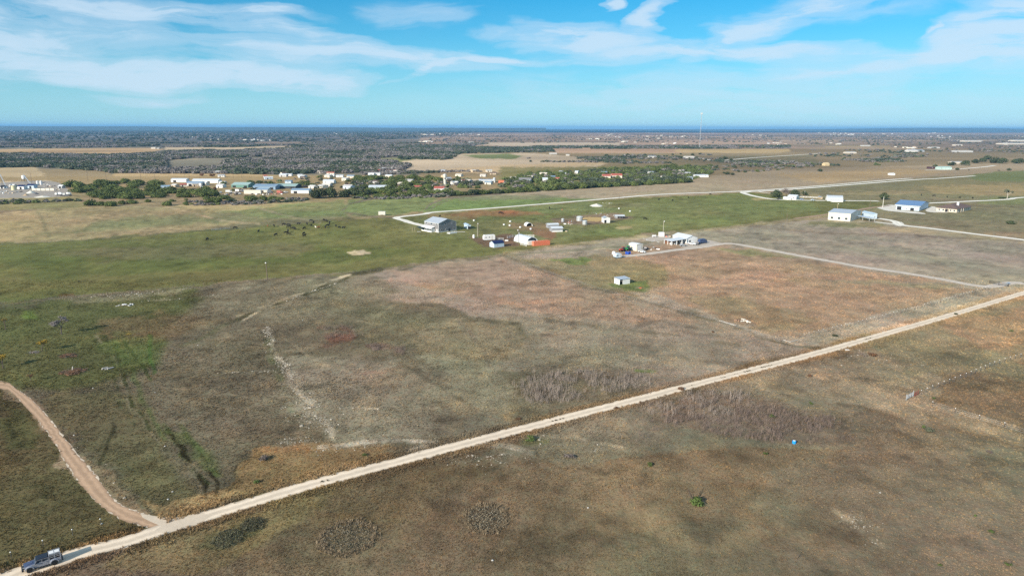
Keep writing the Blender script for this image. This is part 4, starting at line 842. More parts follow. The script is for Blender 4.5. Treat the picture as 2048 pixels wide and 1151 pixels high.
def wall_roof(o, LB, LA, h, r, ridge, wall, roof, ov=.35, t=.16, hip=False):
    w = MB(); rf = MB(); e = .012
    if hip:
        w.box(0, 0, 0, LB, LA, h, wall); k = min(LB, LA)/2
        a = [(-ov, -ov, h), (LB+ov, -ov, h), (LB+ov, LA+ov, h), (-ov, LA+ov, h)]
        if LB >= LA: q = [(k, LA/2, h+r), (LB-k, LA/2, h+r)]; f = [(0, 1, 5, 4), (1, 2, 5), (2, 3, 4, 5), (3, 0, 4), (0, 3, 2, 1)]
        else: q = [(LB/2, k, h+r), (LB/2, LA-k, h+r)]; f = [(0, 1, 4), (1, 2, 5, 4), (2, 3, 5), (3, 0, 4, 5), (0, 3, 2, 1)]
        rf.add([(x, y, z+e) for x, y, z in a+q], f, roof)
    else:
        W = LB if ridge == 'A' else LA; D = LA if ridge == 'A' else LB; ax = 'y' if ridge == 'A' else 'x'; s = r/(W/2)
        w.prism([(0, 0), (W, 0), (W, h), (W/2, h+r), (0, h)], 0, D, ax, wall)
        for sg in (0, 1):
            m = lambda x: x if not sg else W-x
            rf.prism([(m(-ov), h-ov*s+e), (m(W/2), h+r+e), (m(W/2), h+r+t), (m(-ov), h-ov*s+t)], -ov, D+ov, ax, roof)
    w.build('wall', None, o); return rf.build('roof', None, o)
def opening(o, kind, face, LB, LA, u, z, w, h, frame=white, pane=glass, proud=.05):
    """window or door on the B face (y=0) or the A face (x=0); u = fraction along"""
    Ln = LB if face == 'B' else LA; a, b_ = u*Ln-w/2, u*Ln+w/2
    def bx(mb, a0, a1, z0, z1, d0, d1, m): mb.box(a0, -d1, z0, a1, -d0, z1, m) if face == 'B' else mb.box(-d1, a0, z0, -d0, a1, z1, m)
    if kind == 'window':
        f = MB(); t = .10
        bx(f, a, b_, z, z+t, .004, proud, frame); bx(f, a, b_, z+h-t, z+h, .004, proud, frame); bx(f, a, a+t, z+t, z+h-t, .004, proud, frame); bx(f, b_-t, b_, z+t, z+h-t, .004, proud, frame)
        w_ = f.build('window', None, o); p = MB(); bx(p, a+t, b_-t, z+t, z+h-t, .006, proud*.5, pane); p.build('pane', None, w_); return w_
    f = MB(); bx(f, a, b_, z, z+h, .004, proud, pane); return f.build('door', None, o)  # with the near-black pane: flat panel painted as a shaded opening
def building(name, label, C, A, B, ytop, ridge='A', rise=1.5, wall=white, roof=grey_roof, wins=(), doors=(), cat='building', group=None, rot=None, hip=False, ov=.35, h=None, trim=None, LB=None, LA=None):
    c, th, lb, la = fit(C, A, B, rot); lb = LB or lb; la = LA or la
    h = h or hgt(c, ytop); o = thing(name, label, cat, Vector(c), th, group)
    print('BLD %-28s LB %.1f LA %.1f h %.1f th %.0f' % (name, lb, la, h, math.degrees(th)))
    wall_roof(o, lb, la, h, rise, ridge, wall, roof, ov, hip=hip)
    for (f, u, z, w, hh_) in wins: opening(o, 'window', f, lb, la, u, z, w, hh_)
    for (f, u, w, hh_, m) in doors: opening(o, 'door', f, lb, la, u, .02, w, hh_, pane=m)
    if trim:
        t = MB(); k = .18; s = rise/(lb/2)
        for (x, y) in ((-.03, -.03), (lb-k+.03, -.03), (-.03, la-k+.03)): t.box(x, y, 0, x+k, y+k, h-.05, trim)
        t.box(.16, -.028, 0, lb-.16, -.003, .45, trim); t.box(-.028, .16, 0, -.003, la-.16, .45, trim)
        t.prism([(0, h-.32), (lb/2, h+rise-.32), (lb/2, h+rise-.02), (0, h-.02)], -.03, -.004, 'y', trim); t.prism([(lb, h-.32), (lb/2, h+rise-.32), (lb/2, h+rise-.02), (lb, h-.02)], -.03, -.004, 'y', trim)
        t.box(-.03, .16, h-.42, -.004, la-.16, h-.12, trim); t.build('trim', None, o)
    o['dims'] = (lb, la, h); return o, lb, la, h
def roofslab(o, x0, y0, x1, y1, z0, z1, m, t=.12, name='roof', axis='y'):
    """sloping slab: height z0 at the low-coordinate edge, z1 at the high one, along axis"""
    mb = MB()
    if axis == 'y': mb.prism([(y0, z0), (y1, z1), (y1, z1+t), (y0, z0+t)], x0, x1, 'x', m)
    else: mb.prism([(x0, z0), (x1, z1), (x1, z1+t), (x0, z0+t)], y0, y1, 'y', m)
    return mb.build(name, None, o)
def posts(o, spots, h, m=rail, r=.09, name='post'):
    for (x, y) in spots: MB().tube((x, y, 0), (x, y, h), r, r, 8, m).build(name, None, o)

# ---- grey two-storey house
o, lb, la, h = building('house', 'large two-storey grey metal house with white trim and pale roof', (877.5,465), (849.5,459.6), (912.5,459.8), 446.8, 'A', 2.6, grey_wall, grey_roof, trim=white,
    wins=[('B',.12,4.9,1.2,1.4),('B',.22,4.9,1.2,1.4),('B',.40,4.7,1.5,1.8),('B',.76,4.9,1.4,1.7),('B',.16,1.0,1.6,1.3),('B',.42,1.0,1.2,1.4),('B',.86,1.0,1.2,1.6),('A',.15,4.9,1.6,1.4),('A',.5,4.8,2.6,1.8),('A',.84,4.9,1.6,1.4)],
    doors=[('B',.60,1.6,2.2,glass),('A',.12,1.2,2.2,white)], cat='house')
roofslab(o, -3.6, la*.24, -.01, la*.98, 2.9, 3.7, white, .16, 'porch_roof', 'x')
pw_ = MB(); y0, y1 = la*.25, la*.97
pw_.box(-3.3, y0, .02, -3.16, y1, 1.0, white); pw_.box(-3.16, y0, .02, -.06, y0+.14, 2.85, white); pw_.box(-3.3, y0, 2.45, -3.17, y1, 2.85, white)
for k in range(7): yy = y0+(y1-y0)*k/6-.07; pw_.box(-3.31, yy, 1.0, -3.15, yy+.14, 2.45, white)
pw_.build('porch_wall', None, o); g_ = MB(); g_.box(-3.24, y0+.1, 1.02, -3.20, y1-.1, 2.44, glass); g_.build('porch_window', None, o)
dk = thing('deck', 'white railed deck with steps on the gable side of the grey house', 'deck', Vector(G(904,466.2)), math.radians(0)); dk.rotation_euler.z = o.rotation_euler.z
MB().box(-3.2, -1.7, .02, 3.2, 1.7, .5, white).build('platform', None, dk)
rl = MB()
for k in range(9): x = -3.1+k*.775; rl.box(x-.04, -1.66, .5, x+.04, -1.58, 1.5, rail)
rl.box(-3.15, -1.68, 1.42, 3.15, -1.56, 1.52, rail); rl.box(-3.15, -1.68, .55, 3.15, -1.56, .75, rail); rl.box(-3.15, -1.5, 1.42, -3.05, 1.6, 1.52, rail); rl.build('railing', None, dk)
st = MB(); [st.box(3.2+.3*k, -.8, .02, 3.5+.3*k, .8, .5-.12*k, concrete) for k in range(4)]; st.build('steps', None, dk)
tag(MB().box(-4, -.9, .03, 4, .9, .12, concrete).build('slab', None), 'pale concrete slab lying in the grass right of the grey house', 'slab').location = Vector(G(919,463.6))
# shade canopy left of the house
ca_ = thing('shade_canopy', 'dark shade canopy on posts beside the left corner of the grey house', 'canopy', Vector(G(845,461.5)), .5)
roofslab(ca_, -3.4, -3, 3.4, 3, 2.5, 2.8, mat('dark_green_canvas', (.02, .045, .045), .9, 0, .1, 1)); posts(ca_, [(-3.2,-2.8),(3.2,-2.8),(-3.2,2.8),(3.2,2.8)], 2.5, steel, .07)
for i, (px, py) in enumerate([(824.8,463),(829.8,463.2)]):
    tag(MB().tube((0, 0, 0), (0, 0, 3.2), .11, .09, 8, tan_w).build('wooden_post'), ['left','right'][i]+' one of the two tall pale posts left of the grey house', 'post', 'pale posts left of the grey house').location = Vector(G(px, py))
o2 = thing('patio_table', 'small pale table in front of the shade canopy by the grey house', 'table', Vector(G(838,465))); MB().box(-1.3, -.8, .7, 1.3, .8, .8, concrete).build('tabletop', None, o2); posts(o2, [(-1.1,-.6),(1.1,-.6),(-1.1,.6),(1.1,.6)], .7, steel, .05, 'leg')
# small blue-grey shed
building('garden_shed', 'small pale blue shed right of the grey house', (935.5,458), (928,454.6), (941.8,456.8), 450.5, 'A', .5, pblue, mat('pale_blue_roof', (.42, .55, .66), .5, .1, .06, 1), doors=[('B',.5,2.2,1.9,dark)], cat='shed')
# navy-roofed shed
building('storage_shed', 'small white shed with dark navy roof', (988.2,495.2), (979.2,493), (1008.3,493), 487, 'B', 1.3, pblue, navy_roof, wins=[('B',.3,1.0,.7,.7)], doors=[('A',.5,1.4,1.9,white)], cat='shed', ov=.2)
# travel trailer
def camper(label, C, A, B, ytop, body=white, name='travel_trailer', win=3):
    c, th, lb, la = fit(C, A, B); h = hgt(c, ytop); la = min(la, 3.2); o = thing(name, label, 'trailer', Vector(c), th); print('CAMP', lb, la, h)
    z0 = .45; p = [(0, z0+.5), (.35, z0), (lb-.25, z0), (lb, z0+.4), (lb, h-.5), (lb-.4, h), (.7, h), (0, h-.8)]
    MB().prism(p, 0, la, 'y', body).build('body', None, o)
    for k in range(win): x = lb*(k+.7)/(win+.4); MB().box(x-.45, -.03, h*.5, x+.45, -.004, h*.5+.6, glass).build('window', None, o)
    MB().box(lb*.68, -.035, .5, lb*.68+.7, -.004, h-.5, mat('door_beige', (.55,.52,.47), .6)).build('door', None, o)
    for y in (-.02, la-.22):
        for x in (lb*.46, lb*.58): MB().lathe([(.12, 0), (.36, .0), (.36, .24), (.12, .24)], n=14, m=rubber).build('wheel', None, o); w = bpy.context.scene.objects[-1] if False else o.children[-1]; w.rotation_euler = (math.pi/2, 0, 0); w.location = (x, y+.24, .36)
    MB().box(-1.1, la*.45, .4, .3, la*.55, .52, steel).build('hitch', None, o); return o
camper('long white travel trailer parked behind the navy-roofed shed', (967.5,481.6), (965.3,480.4), (990.3,480.0), 470.3)
# quonset hut
def arch(W, H, n=12): return [(W/2-W/2*math.cos(math.pi*i/n), H*math.sin(math.pi*i/n)**.85) for i in range(n+1)]
def quonset(name, label, C, A, B, ytop, shell, facem, ridge='A', door=True, lip=0., cat='hut', open_face=True, hscale=1.):
    c, th, lb, la = fit(C, A, B); W, D = (lb, la) if ridge == 'A' else (la, lb); H = W*.5*hscale; o = thing(name, label, cat, Vector(c), th); print('QUON', name, lb, la, H)
    ax = 'y' if ridge == 'A' else 'x'; a = arch(W, H); b2 = [(W/2+(x-W/2)*.965, z*.965) for x, z in a]
    mb = MB(); mb.prism(a+b2[::-1], -lip, D, ax, shell); mb.build('shell', None, o)
    f = MB(); f.prism(b2, D-.4, D-.25, ax, shell); f.build('end_wall', None, o); f = MB(); f.prism(b2, (1.4 if open_face else .2), (1.5 if open_face else .3), ax, facem); f.build('front_wall', None, o)
    rb = MB(); a3 = [(W/2+(x-W/2)*1.03, z*1.03) for x, z in a]; rb.prism(a3+b2[::-1], -lip-.25, -lip-.02, ax, white); rb.build('rim', None, o); return o
quonset('quonset_hut', 'white arched greenhouse-like hut behind the orange container', (1052,488.6), (1027.5,481.5), (1075,485.6), 470, pale_roof, grey_wall, 'A', lip=.3)
building('container', 'small white container tucked behind the orange container', (1056.5,490), (1053.8,489.2), (1071,489.2), 483, 'A', .03, mat('cream_container', (.70, .64, .58), .6), white, cat='shipping container', ov=.02, LA=2.4)
# orange container with ribs, corner posts and doors
c, th, lb, la = fit((1067.5,492.2), (1064.3,491.4), (1100,489.4)); o = thing('shipping_container', 'long orange shipping container at the pasture edge', 'shipping container', Vector(c), th); la = 2.44; print('CONT', lb, la, math.degrees(th))
MB().box(.06, .06, .12, lb-.06, la-.06, 2.75, orange).build('body', None, o)
rb = MB(); n = 40
for k in range(n): x = .15+(lb-.3)*k/n; rb.box(x, .01, .2, x+(lb-.3)/n*.5, .058, 2.68, orange)
rb.build('side_panel', None, o)
for (x, y) in ((0, 0), (lb-.16, 0), (0, la-.16), (lb-.16, la-.16)): MB().box(x, y, 0, x+.16, y+.16, 2.9, orange).build('corner_post', None, o)
fr = MB(); fr.box(.16, .002, 2.76, lb-.16, .14, 2.88, orange); fr.box(.16, la-.14, 2.76, lb-.16, la-.002, 2.88, orange); fr.box(.16, .002, .02, lb-.16, .1, .18, orange); fr.build('rail', None, o)
for y in (.2, la/2+.02): dm = MB().box(-.02, y, .2, .055, y+la/2-.24, 2.7, orange).build('door', None, o); MB().tube((-.05, y+.4, .3), (-.05, y+.4, 2.6), .03, .03, 6, galv).build('lock_rod', None, dm)
# corral panels
def panel(name, label, a, b, h=1.7, group=None, m=rail, nr=5, cat='fence'):
    p, q = GV(*a), GV(*b); d = q-p; o = thing(name, label, cat, p, math.atan2(d.y, d.x), group); Ln = d.length; n = max(1, round(Ln/3.2))
    for i in range(n+1): MB().box(Ln*i/n-.07, -.07, 0, Ln*i/n+.07, .07, h+.1, m).build('post', None, o)
    for k in range(nr): z = .25+k*(h-.3)/(nr-1); MB().box(.0, -.035, z-.05, Ln, .035, z+.05, m).build('rail', None, o)
    return o
panel('corral_panel', 'white pipe corral panel left of the arched hut', (1014.5,476.8), (1031,474), group='white corral panels round the arched hut')
panel('corral_panel', 'white pipe corral panel behind the right side of the arched hut', (1048,474), (1068,474.5), group='white corral panels round the arched hut')
panel('corral_panel', 'white pipe corral panel in front of the arched hut left of the orange container', (1041,489.5), (1053,492.6), group='white corral panels round the arched hut')
panel('wire_pen', 'thin grey pen panels between the travel trailer and the arched hut', (991,479), (1007,480), 1.5, None, galv, 4)
tag(MB().box(-1.1, -.6, 0, 1.1, .6, .7, white).box(-.9, -.4, .7, .9, .4, .78, concrete).build('feed_trough'), 'small white trough between the navy-roofed shed and the arched hut', 'trough').location = Vector(G(1013,481.6))
o = thing('water_tank', 'upright white tank in the grass left of the travel trailer', 'tank', Vector(G(947.5,475.8))); MB().lathe([(.02,0),(.75,0),(.78,.2),(.78,1.9),(.55,2.25),(.15,2.35),(.02,2.35)], n=16, m=white).build('shell', None, o); MB().lathe([(.02,2.36),(.2,2.36),(.2,2.45),(.02,2.45)], n=12, m=black).build('lid', None, o)
# arched portal shed, twin sheds
quonset('arched_shed', 'small white arched shed with dark open front on bare ground', (1052.5,452.6), (1047.8,450.4), (1065,451.6), 441, white, dark, 'A', cat='shed')  # near-black inner wall paints the shade behind the open front
building('cattle_shed', 'grey-roofed low shed, the rear one of the twin sheds', (1096.5,456.4), (1092,454.4), (1117.5,455.6), 449.5, 'B', .7, mat('grey_panel', (.30,.31,.33), .6), pale_roof, cat='shed', group='twin grey-roofed sheds')
o, lb, la, h = building('cattle_shed', 'grey-roofed low shed, the front one of the twin sheds', (1104,464), (1098.8,461.2), (1125.5,463), 456.6, 'B', .8, mat('grey_panel', (.30,.31,.33), .6), pale_roof, cat='shed', group='twin grey-roofed sheds')
MB().box(.1, -.04, .02, lb-.1, -.004, .9, white).build('skirt', None, o)
tag(MB().lathe([(.9,0),(1.0,.25),(.9,.6),(.5,.7),(.02,.7)], n=12, m=tan_w).build('hay_bale'), 'small tan bale in the shadow right of the twin sheds', 'hay bale').location = Vector(G(1133,463))
# galvanised bins and pens
def bin_(label, px, py, ww, ytop, cone=.5, group='round galvanised bins in the pens', door=False, name='grain_bin'):
    p = GV(px, py); r = pw(px, py, ww)/2; h = hgt(p, ytop)-cone; o = thing(name, label, 'bin', p, 0, group)
    MB().lathe([(r, 0), (r, h)], n=20, m=galv).build('shell', None, o); MB().lathe([(r*1.05, h), (r*.25, h+cone), (.02, h+cone)], n=20, m=pale_roof).build('roof', None, o)
    for k in range(1, 5): MB().lathe([(r*1.0, h*k/5-.03), (r+.04, h*k/5), (r*1.0, h*k/5+.03)], n=20, m=galv).build('hoop', None, o)
    if door: MB().box(-.7, -r-.06, 0, .7, -r+.35, h*.7, dark).build('door', None, o)
    return o
bin_('largest galvanised bin, in the middle of the pens', 1159,441.4,12.5,431.8); bin_('small galvanised bin at the front right of the middle pen', 1169.5,449,9.5,440.5,.4); bin_('slim galvanised bin at the left end of the pens', 1125.5,443.4,6,436.4,.3)
o, lb, la, h = building('pump_shed', 'square white shed with dark doorway at the right of the pens', (1208,445.8), (1203,443.5), (1220,444.6), 436, 'A', .9, white, galv, doors=[('B',.22,1.7,2.3,dark)], cat='shed')
building('loafing_shed', 'long low silver shed with dark openings at the far right of the pens', (1231,436.8), (1228.6,435), (1249,437.2), 431.8, 'B', .5, galv, pale_roof, doors=[('B',.35,1.8,1.7,dark),('B',.62,1.8,1.7,dark),('B',.88,1.8,1.7,dark)], cat='shed')
PG = 'brown timber pens round the bins'
for i, (a, b_, lab) in enumerate([((1104,441),(1124,437),'left rear rail of the brown timber pens'),((1104,441.5),(1126,445.5),'left front rail of the brown timber pens'),((1146,449),(1170,453),'front rail of the pen below the largest bin'),((1146,449),(1150,444),'short side rail of the pen below the largest bin'),((1170,453),(1200,447),'rail between the small bin and the white doorway shed'),((1166,434),(1204,433),'rail behind the golden straw bed'),((1204,433),(1246,440),'rail running right past the doorway shed'),((1220,446.5),(1246,440.5),'right front rail of the timber pens')]):
    panel('pen_rail', lab, a, b_, 1.3, PG, wood_d, 3)
# scrap and troughs in the pens
def heap(name, label, px, py, n, sp, cols, cat='pile', hmax=.8, group=None, seed=1):
    r = random.Random(seed); o = thing(name, label, cat, GV(px, py), 0, group)
    for i in range(n):
        a, d = r.uniform(0, 6.28), sp*math.sqrt(r.random()); s = r.uniform(.25, .7); mb = MB()
        x, y = d*math.cos(a), d*math.sin(a)*1.2; q = r.uniform(0, 3.1); L1, L2, L3 = s*r.uniform(.6, 2.2), s*.6, s*r.uniform(.3, 1)*hmax
        cs, sn = math.cos(q), math.sin(q); f = lambda u, v, w: (x+u*cs-v*sn+w*.15, y+u*sn+v*cs, w)
        mb.add([f(*k) for k in [(-L1,-L2,-.05),(L1,-L2,-.05),(L1,L2,-.05),(-L1,L2,-.05),(-L1*.8,-L2*.7,L3),(L1*.7,-L2*.8,L3*.8),(L1*.8,L2*.6,L3),(-L1*.7,L2*.8,L3*1.1)]], [(0,3,2,1),(4,5,6,7),(0,1,5,4),(1,2,6,5),(2,3,7,6),(3,0,4,7)], r.choice(cols))
        mb.build('piece', None, o)
    return o
heap('scrap_pile', 'scattered white and grey scrap left of the largest bin', 1134,443, 16, 6, [white, galv, wood_d, red_roof], seed=2); heap('scrap_pile', 'light scrap in the pen beside the small bin', 1138,447.5, 10, 4, [white, concrete], seed=3)
heap('scrap_pile', 'pale debris with pipes behind the straw bed', 1192,428, 14, 8, [white, galv, wood_d], seed=4); heap('scrap_pile', 'tan bales and boards along the rear of the pens', 1222,431.5, 12, 7, [tan_w, concrete, wood_d], seed=5)
heap('rubble_pile', 'white rubble pile in the far pasture above the pens', 1215,405.8, 8, 5, [white, concrete], seed=6)
def mound(name, label, px, py, wpx, h, m, seed=1, cat='pile', asp=.5, kind=None):
    w = pw(px, py, wpx)/2; mb = MB(); r = random.Random(seed); n, rings = 18, 5; vs = []
    for k in range(rings):
        f = k/(rings-1); rad = w*(1-f)**.9
        for i in range(n): a = 6.28*i/n; j = 1+r.uniform(-.16, .16); vs.append((rad*math.cos(a)*j, rad*math.sin(a)*j*asp, -.05+h*f**1.1*r.uniform(.85, 1.05)))
    fs = [(k*n+i, k*n+(i+1) % n, (k+1)*n+(i+1) % n, (k+1)*n+i) for k in range(rings-1) for i in range(n)]+[tuple(range((rings-1)*n, rings*n))]
    mb.add(vs, fs, m); mb.sm = True; o = mb.build(name); o.location = GV(px, py); return tag(o, label, cat)
gravel_w = mat('white_gravel', (.70, .66, .56), .95, 0, .12, 2, .4)
mound('gravel_pile', 'cream-white gravel mound in the green pasture above the pens', 1193,411.5, 26, 2.3, gravel_w, asp=1.6)
heap('red_implement', 'low red farm implement in the pasture above the twin sheds', 1125,418.8, 7, 2.2, [orange, black], 'implement', .7, seed=8)

# ---- pale storage building and machines
building('storage_building', 'boxy white storage building beside the green tractor', (1273,502), (1257,498), (1285.5,499.2), 489.5, 'A', .35, cream_w, white, doors=[('B',.45,3,3.2,white)], cat='building', ov=.1)
def vehicle(name, label, px, py, ang, body, kind='pickup', cat=None, group=None):
    o = thing(name, label, cat or kind, GV(px, py), math.radians(ang), group); s = 1.
    if kind == 'pickup': pr = [(-2.7,.45),(2.7,.45),(2.75,.95),(2.6,1.1),(1.35,1.15),(.75,1.75),(-.55,1.8),(-.75,1.15),(-2.7,1.12)]; gl = [(1.25,1.17),(.72,1.68),(-.5,1.72),(-.66,1.17)]
    elif kind == 'car': pr = [(-2.2,.4),(2.2,.4),(2.25,.75),(1.1,.95),(.5,1.4),(-1.0,1.42),(-1.7,1.0),(-2.25,.9)]; gl = [(1.0,.97),(.46,1.33),(-.95,1.35),(-1.5,1.0)]
    else: pr = [(-3.5,.6),(3.4,.6),(3.5,1.2),(3.3,1.5),(2.6,2.5),(1.4,2.55),(1.35,1.3),(1.2,1.3),(1.2,3.0),(-3.5,3.0)]; gl = [(3.1,1.55),(2.55,2.4),(1.5,2.4),(1.5,1.55)]
    MB().prism(pr, -.92, .92, 'y', body).build('body', None, o); MB().prism(gl, -.94, .94, 'y', glass).build('windows', None, o)
    ax = (1.75, -1.7) if kind == 'pickup' else ((1.4, -1.4) if kind == 'car' else (2.4, -2.2))
    for x in ax:
        for y in (-.98, .74):
            w = MB().lathe([(.05, 0), (.40, 0), (.42, .05), (.42, .19), (.40, .24), (.05, .24)], n=14, m=rubber).build('wheel', None, o); w.rotation_euler = (math.pi/2, 0, 0); w.location = (x, y+.24, .41)
    return o
vehicle('car', 'white car parked in front of the boxy white storage building', 1284,504.8, -35, white, 'car'); vehicle('pickup', 'dark pickup in the shade right of the boxy white storage building', 1291,499.5, 60, steel, 'pickup')
camper('rounded white camper at the left end of the machinery row', (1232,517), (1226,515.2), (1243,516), 507.5, pblue, win=2)
tag(MB().lathe([(.02,0),(1.0,0),(1.15,.5),(1.0,1.6),(.4,1.9),(.02,1.9)], n=14, m=white).build('water_tank'), 'white tank just behind the rounded camper', 'tank').location = Vector(G(1227.5,508.5))
def tractor(label, px, py, ang, body, scale=1.):
    o = thing('tractor', label, 'tractor', GV(px, py), math.radians(ang)); o.scale = (scale,)*3
    MB().prism([(.3,.8),(2.2,.8),(2.3,1.5),(.5,1.7),(.3,1.7)], -.4, .4, 'y', body).build('hood', None, o); c_ = MB(); c_.box(-1.1, -.65, 2.35, .35, .65, 2.5, body); c_.box(-1.0, -.6, .9, .25, .6, 1.4, body); c_.build('cab', None, o)
    MB().box(-.95, -.55, 1.41, .2, .55, 2.34, glass).build('windows', None, o)
    for (x, y, r_, w_) in ((-.6, -1.0, .8, .4), (-.6, .6, .8, .4), (1.7, -.8, .45, .25), (1.7, .55, .45, .25)):
        q = MB().lathe([(.05,0),(r_*.95,0),(r_,.06),(r_,w_-.06),(r_*.95,w_),(.05,w_)], n=16, m=rubber).build('wheel', None, o); q.rotation_euler = (math.pi/2, 0, 0); q.location = (x, y+w_, r_)
    return o
tractor('green tractor beside the boxy white storage building', 1255,501.5, 200, mat('tractor_green', (.03,.28,.08), .5), 1.25); tractor('red tractor with white canopy left of the green tractor', 1245,502.5, 215, mat('tractor_red', (.40,.06,.04), .5), 1.1)
for i, (px, py) in enumerate([(1252.5,508),(1256,508.6),(1259.5,508)]):
    o = thing('blue_drum', ['left','middle','right'][i]+' one of three blue drums in front of the green tractor', 'drum', GV(px, py), 0, 'blue drums in front of the green tractor'); MB().lathe([(.55,0),(.6,.1),(.6,1.5),(.5,1.6),(.02,1.6)], n=14, m=mat('drum_blue', (.02,.08,.42), .5)).build('shell', None, o)
heap('scrap_pile', 'dark timber and scrap between the camper and the blue drums', 1243,507.5, 14, 3, [wood_d, black, steel, red_roof], seed=11); heap('scrap_pile', 'grey scrap and pallets right of the storage building', 1305,496.5, 12, 5, [galv, wood_d, concrete], seed=12)

# ---- porch building compound
o, lb, la, h = building('metal_building', 'white gabled metal building with attached open porch', (1373,487.6), (1345,480.5), (1394.5,484.2), 476.6, 'A', 1.5, white, pale_roof, doors=[('B',.3,1.1,2.2,dark),('B',.68,3,3,white)])
# lean-to porch on its left side, in the building's own axes (x<0)
PD = 12.5; roofslab(o, -PD, -.6, -.02, la*.52, h-1.0, h-.15, pale_roof, .14, 'porch_roof', 'x')
for (x, y) in [(-PD+.3,-.4),(-PD*.66,-.4),(-PD*.33,-.4),(-.4,-.4),(-PD+.3,la*.5),(-PD+.3,la*.25)]: MB().box(x-.15, y-.15, 0, x+.15, y+.15, h-1.0+(x+PD)/PD*.8, rail).build('porch_post', None, o)
MB().box(-PD+.5, la*.51, .02, -.3, la*.52, h-1.15, mat('terracotta_boards', (.42,.22,.14), .8)).build('porch_back_wall', None, o)
cw = o.matrix_basis.copy()
def at_local(par, x, y): p = par.location; a = par.rotation_euler.z; return Vector((p.x+x*math.cos(a)-y*math.sin(a), p.y+x*math.sin(a)+y*math.cos(a), 0))
for i, (x, y, m, lab) in enumerate([(-10.5,2,white,'white box freezer under the left end of the porch'),(-7.5,1.6,white,'white cabinet under the middle of the porch'),(-3.2,1.2,galv,'grey machine under the right end of the porch'),(-5.4,3,black,'dark workbench deep under the porch')]):
    q = MB().box(-.9, -.5, 0, .9, .5, 1.5, m).box(-.8, -.56, .2, .8, -.51, 1.3, concrete if m != white else galv).build('cabinet'); q.location = at_local(o, x, y); q.rotation_euler.z = o.rotation_euler.z; tag(q, lab, 'cabinet')
q = vehicle('pickup', 'white pickup in front of the metal building gable', 1384,489.2, -40, white); q = vehicle('pickup', 'dark grey pickup beside the metal building corner', 1394.5,488.6, 70, steel)
vehicle('truck', 'blue and white truck right of the metal building', 1405,486.5, 35, mat('truck_blue', (.06,.09,.18), .4), 'truck'); vehicle('car', 'small silver car nearest the porch posts', 1366,492, 10, galv, 'car')
building('box_trailer', 'white box trailer standing behind the porch roof', (1318.5,473), (1317,472.2), (1328.5,473.2), 465.2, 'A', .05, white, white, cat='trailer', ov=.03, LA=2.5)
o = thing('propane_tank', 'white propane tank behind the porch beside the box trailer', 'tank', Vector(G(1308.5,474.5))); tk = MB().lathe([(.05,0),(.5,.15),(.65,.5),(.65,2.6),(.5,2.95),(.05,3.1)], n=14, m=white).build('shell', None, o); tk.rotation_euler = (0, math.pi/2, .3); tk.location = (-1.5, 0, .95)
for x in (-.9, .9): MB().box(x-.1, -.5, 0, x+.1, .5, .4, concrete).build('saddle', None, o)
heap('scrap_pile', 'orange and brown clutter behind the porch roof', 1333,471.5, 12, 4, [orange, tan_w, wood_d], seed=13); heap('lumber_pile', 'pale boards lying in the grass left of the porch', 1292,477, 9, 5, [tan_w, white], 'lumber', .3, seed=14); heap('lumber_pile', 'white panels lying left of the porch posts', 1304,482.5, 8, 5, [white, concrete], 'lumber', .25, seed=15)
# ---- three-sided shed
c, th, lb, la = fit((1239,569.6), (1228.3,566.8), (1259.6,567.8)); h = hgt(c, 559); print('3S', lb, la, h, math.degrees(th)); o = thing('open_shed', 'small white three-sided shed with dark opening on green grass', 'shed', Vector(c), th)
sw = MB(); sw.box(0, 0, 0, .08, la, h-.05, white); sw.box(lb*.34, 0, 0, lb, .08, h-.05, white); sw.box(lb-.08, .09, 0, lb, la, h+.2, white); sw.box(.09, la-.08, 0, lb-.09, la, h+.2, white); sw.build('wall', None, o)
roofslab(o, -.2, -.25, lb+.2, la+.2, h, h+.35, grey_roof, .1); posts(o, [(.15, .1), (lb*.34-.1, .1)], h-.02, rail, .07)
heap('orange_implement', 'rusty orange farm implement lying below the three-sided shed', 1279,575.5, 9, 1.2, [mat('rust_orange', (.45,.13,.05), .8), wood_d], 'implement', .9, seed=16)

# ---- right-hand farmsteads
o, lb, la, h = building('metal_barn', 'big pale metal barn with three windows along its front', (1700,442.9), (1655.5,438.2), (1720.5,435.2), 427.5, 'A', 1.6, cream_w, grey_roof, wins=[('A',.18,1.0,2.1,1.9),('A',.5,1.0,2.1,1.9),('A',.82,1.0,2.1,1.9),('B',.12,1.2,1.1,1.2)], doors=[('B',.55,3.2,3.6,white)])
for u in (.2, .52, .83): MB().box(-.12, la*u-.25, h-1.1, -.004, la*u+.25, h-.8, galv).build('vent', None, o)
o, lb, la, h = building('trailer_home', 'pale blue trailer home behind the low carport', (1744.5,437.6), (1723.5,432.6), (1753.5,434.6), 427.5, 'A', .7, pblue, mat('pale_blue_roof', (.42,.55,.66), .5), wins=[('B',.5,1,1,1),('A',.3,1,.9,.8)], cat='trailer home')
c, th, lb, la = fit((1738,443), (1711.5,437.4), (1750,440.6)); o = thing('carport', 'low flat carport between the big pale barn and the trailer home', 'carport', Vector(c), th); print('CARP', lb, la)
lb, la = min(lb, 8), min(la, 17); roofslab(o, 0, 0, lb, la, 2.5, 2.7, mat('carport_roof', (.45,.52,.60), .5)); posts(o, [(x, y) for x in (.2, lb-.2) for y in (.2, la/2, la-.2)], 2.5, rail)
o, lb, la, h = building('blue_barn', 'long open-fronted barn with a blue metal roof', (1838,422), (1791.5,417.6), (1856,415.2), 411.5, 'A', 2.6, pblue, blue_roof, doors=[('A',.86,3.6,3,dark),('A',.30,3,2.4,dark)], cat='barn', wins=[('A',.55,1,1.2,1)], ov=1.1)
MB().box(-1.12, -.9, h-.75, -1.02, la+.9, h-.35, white).build('fascia', None, o)
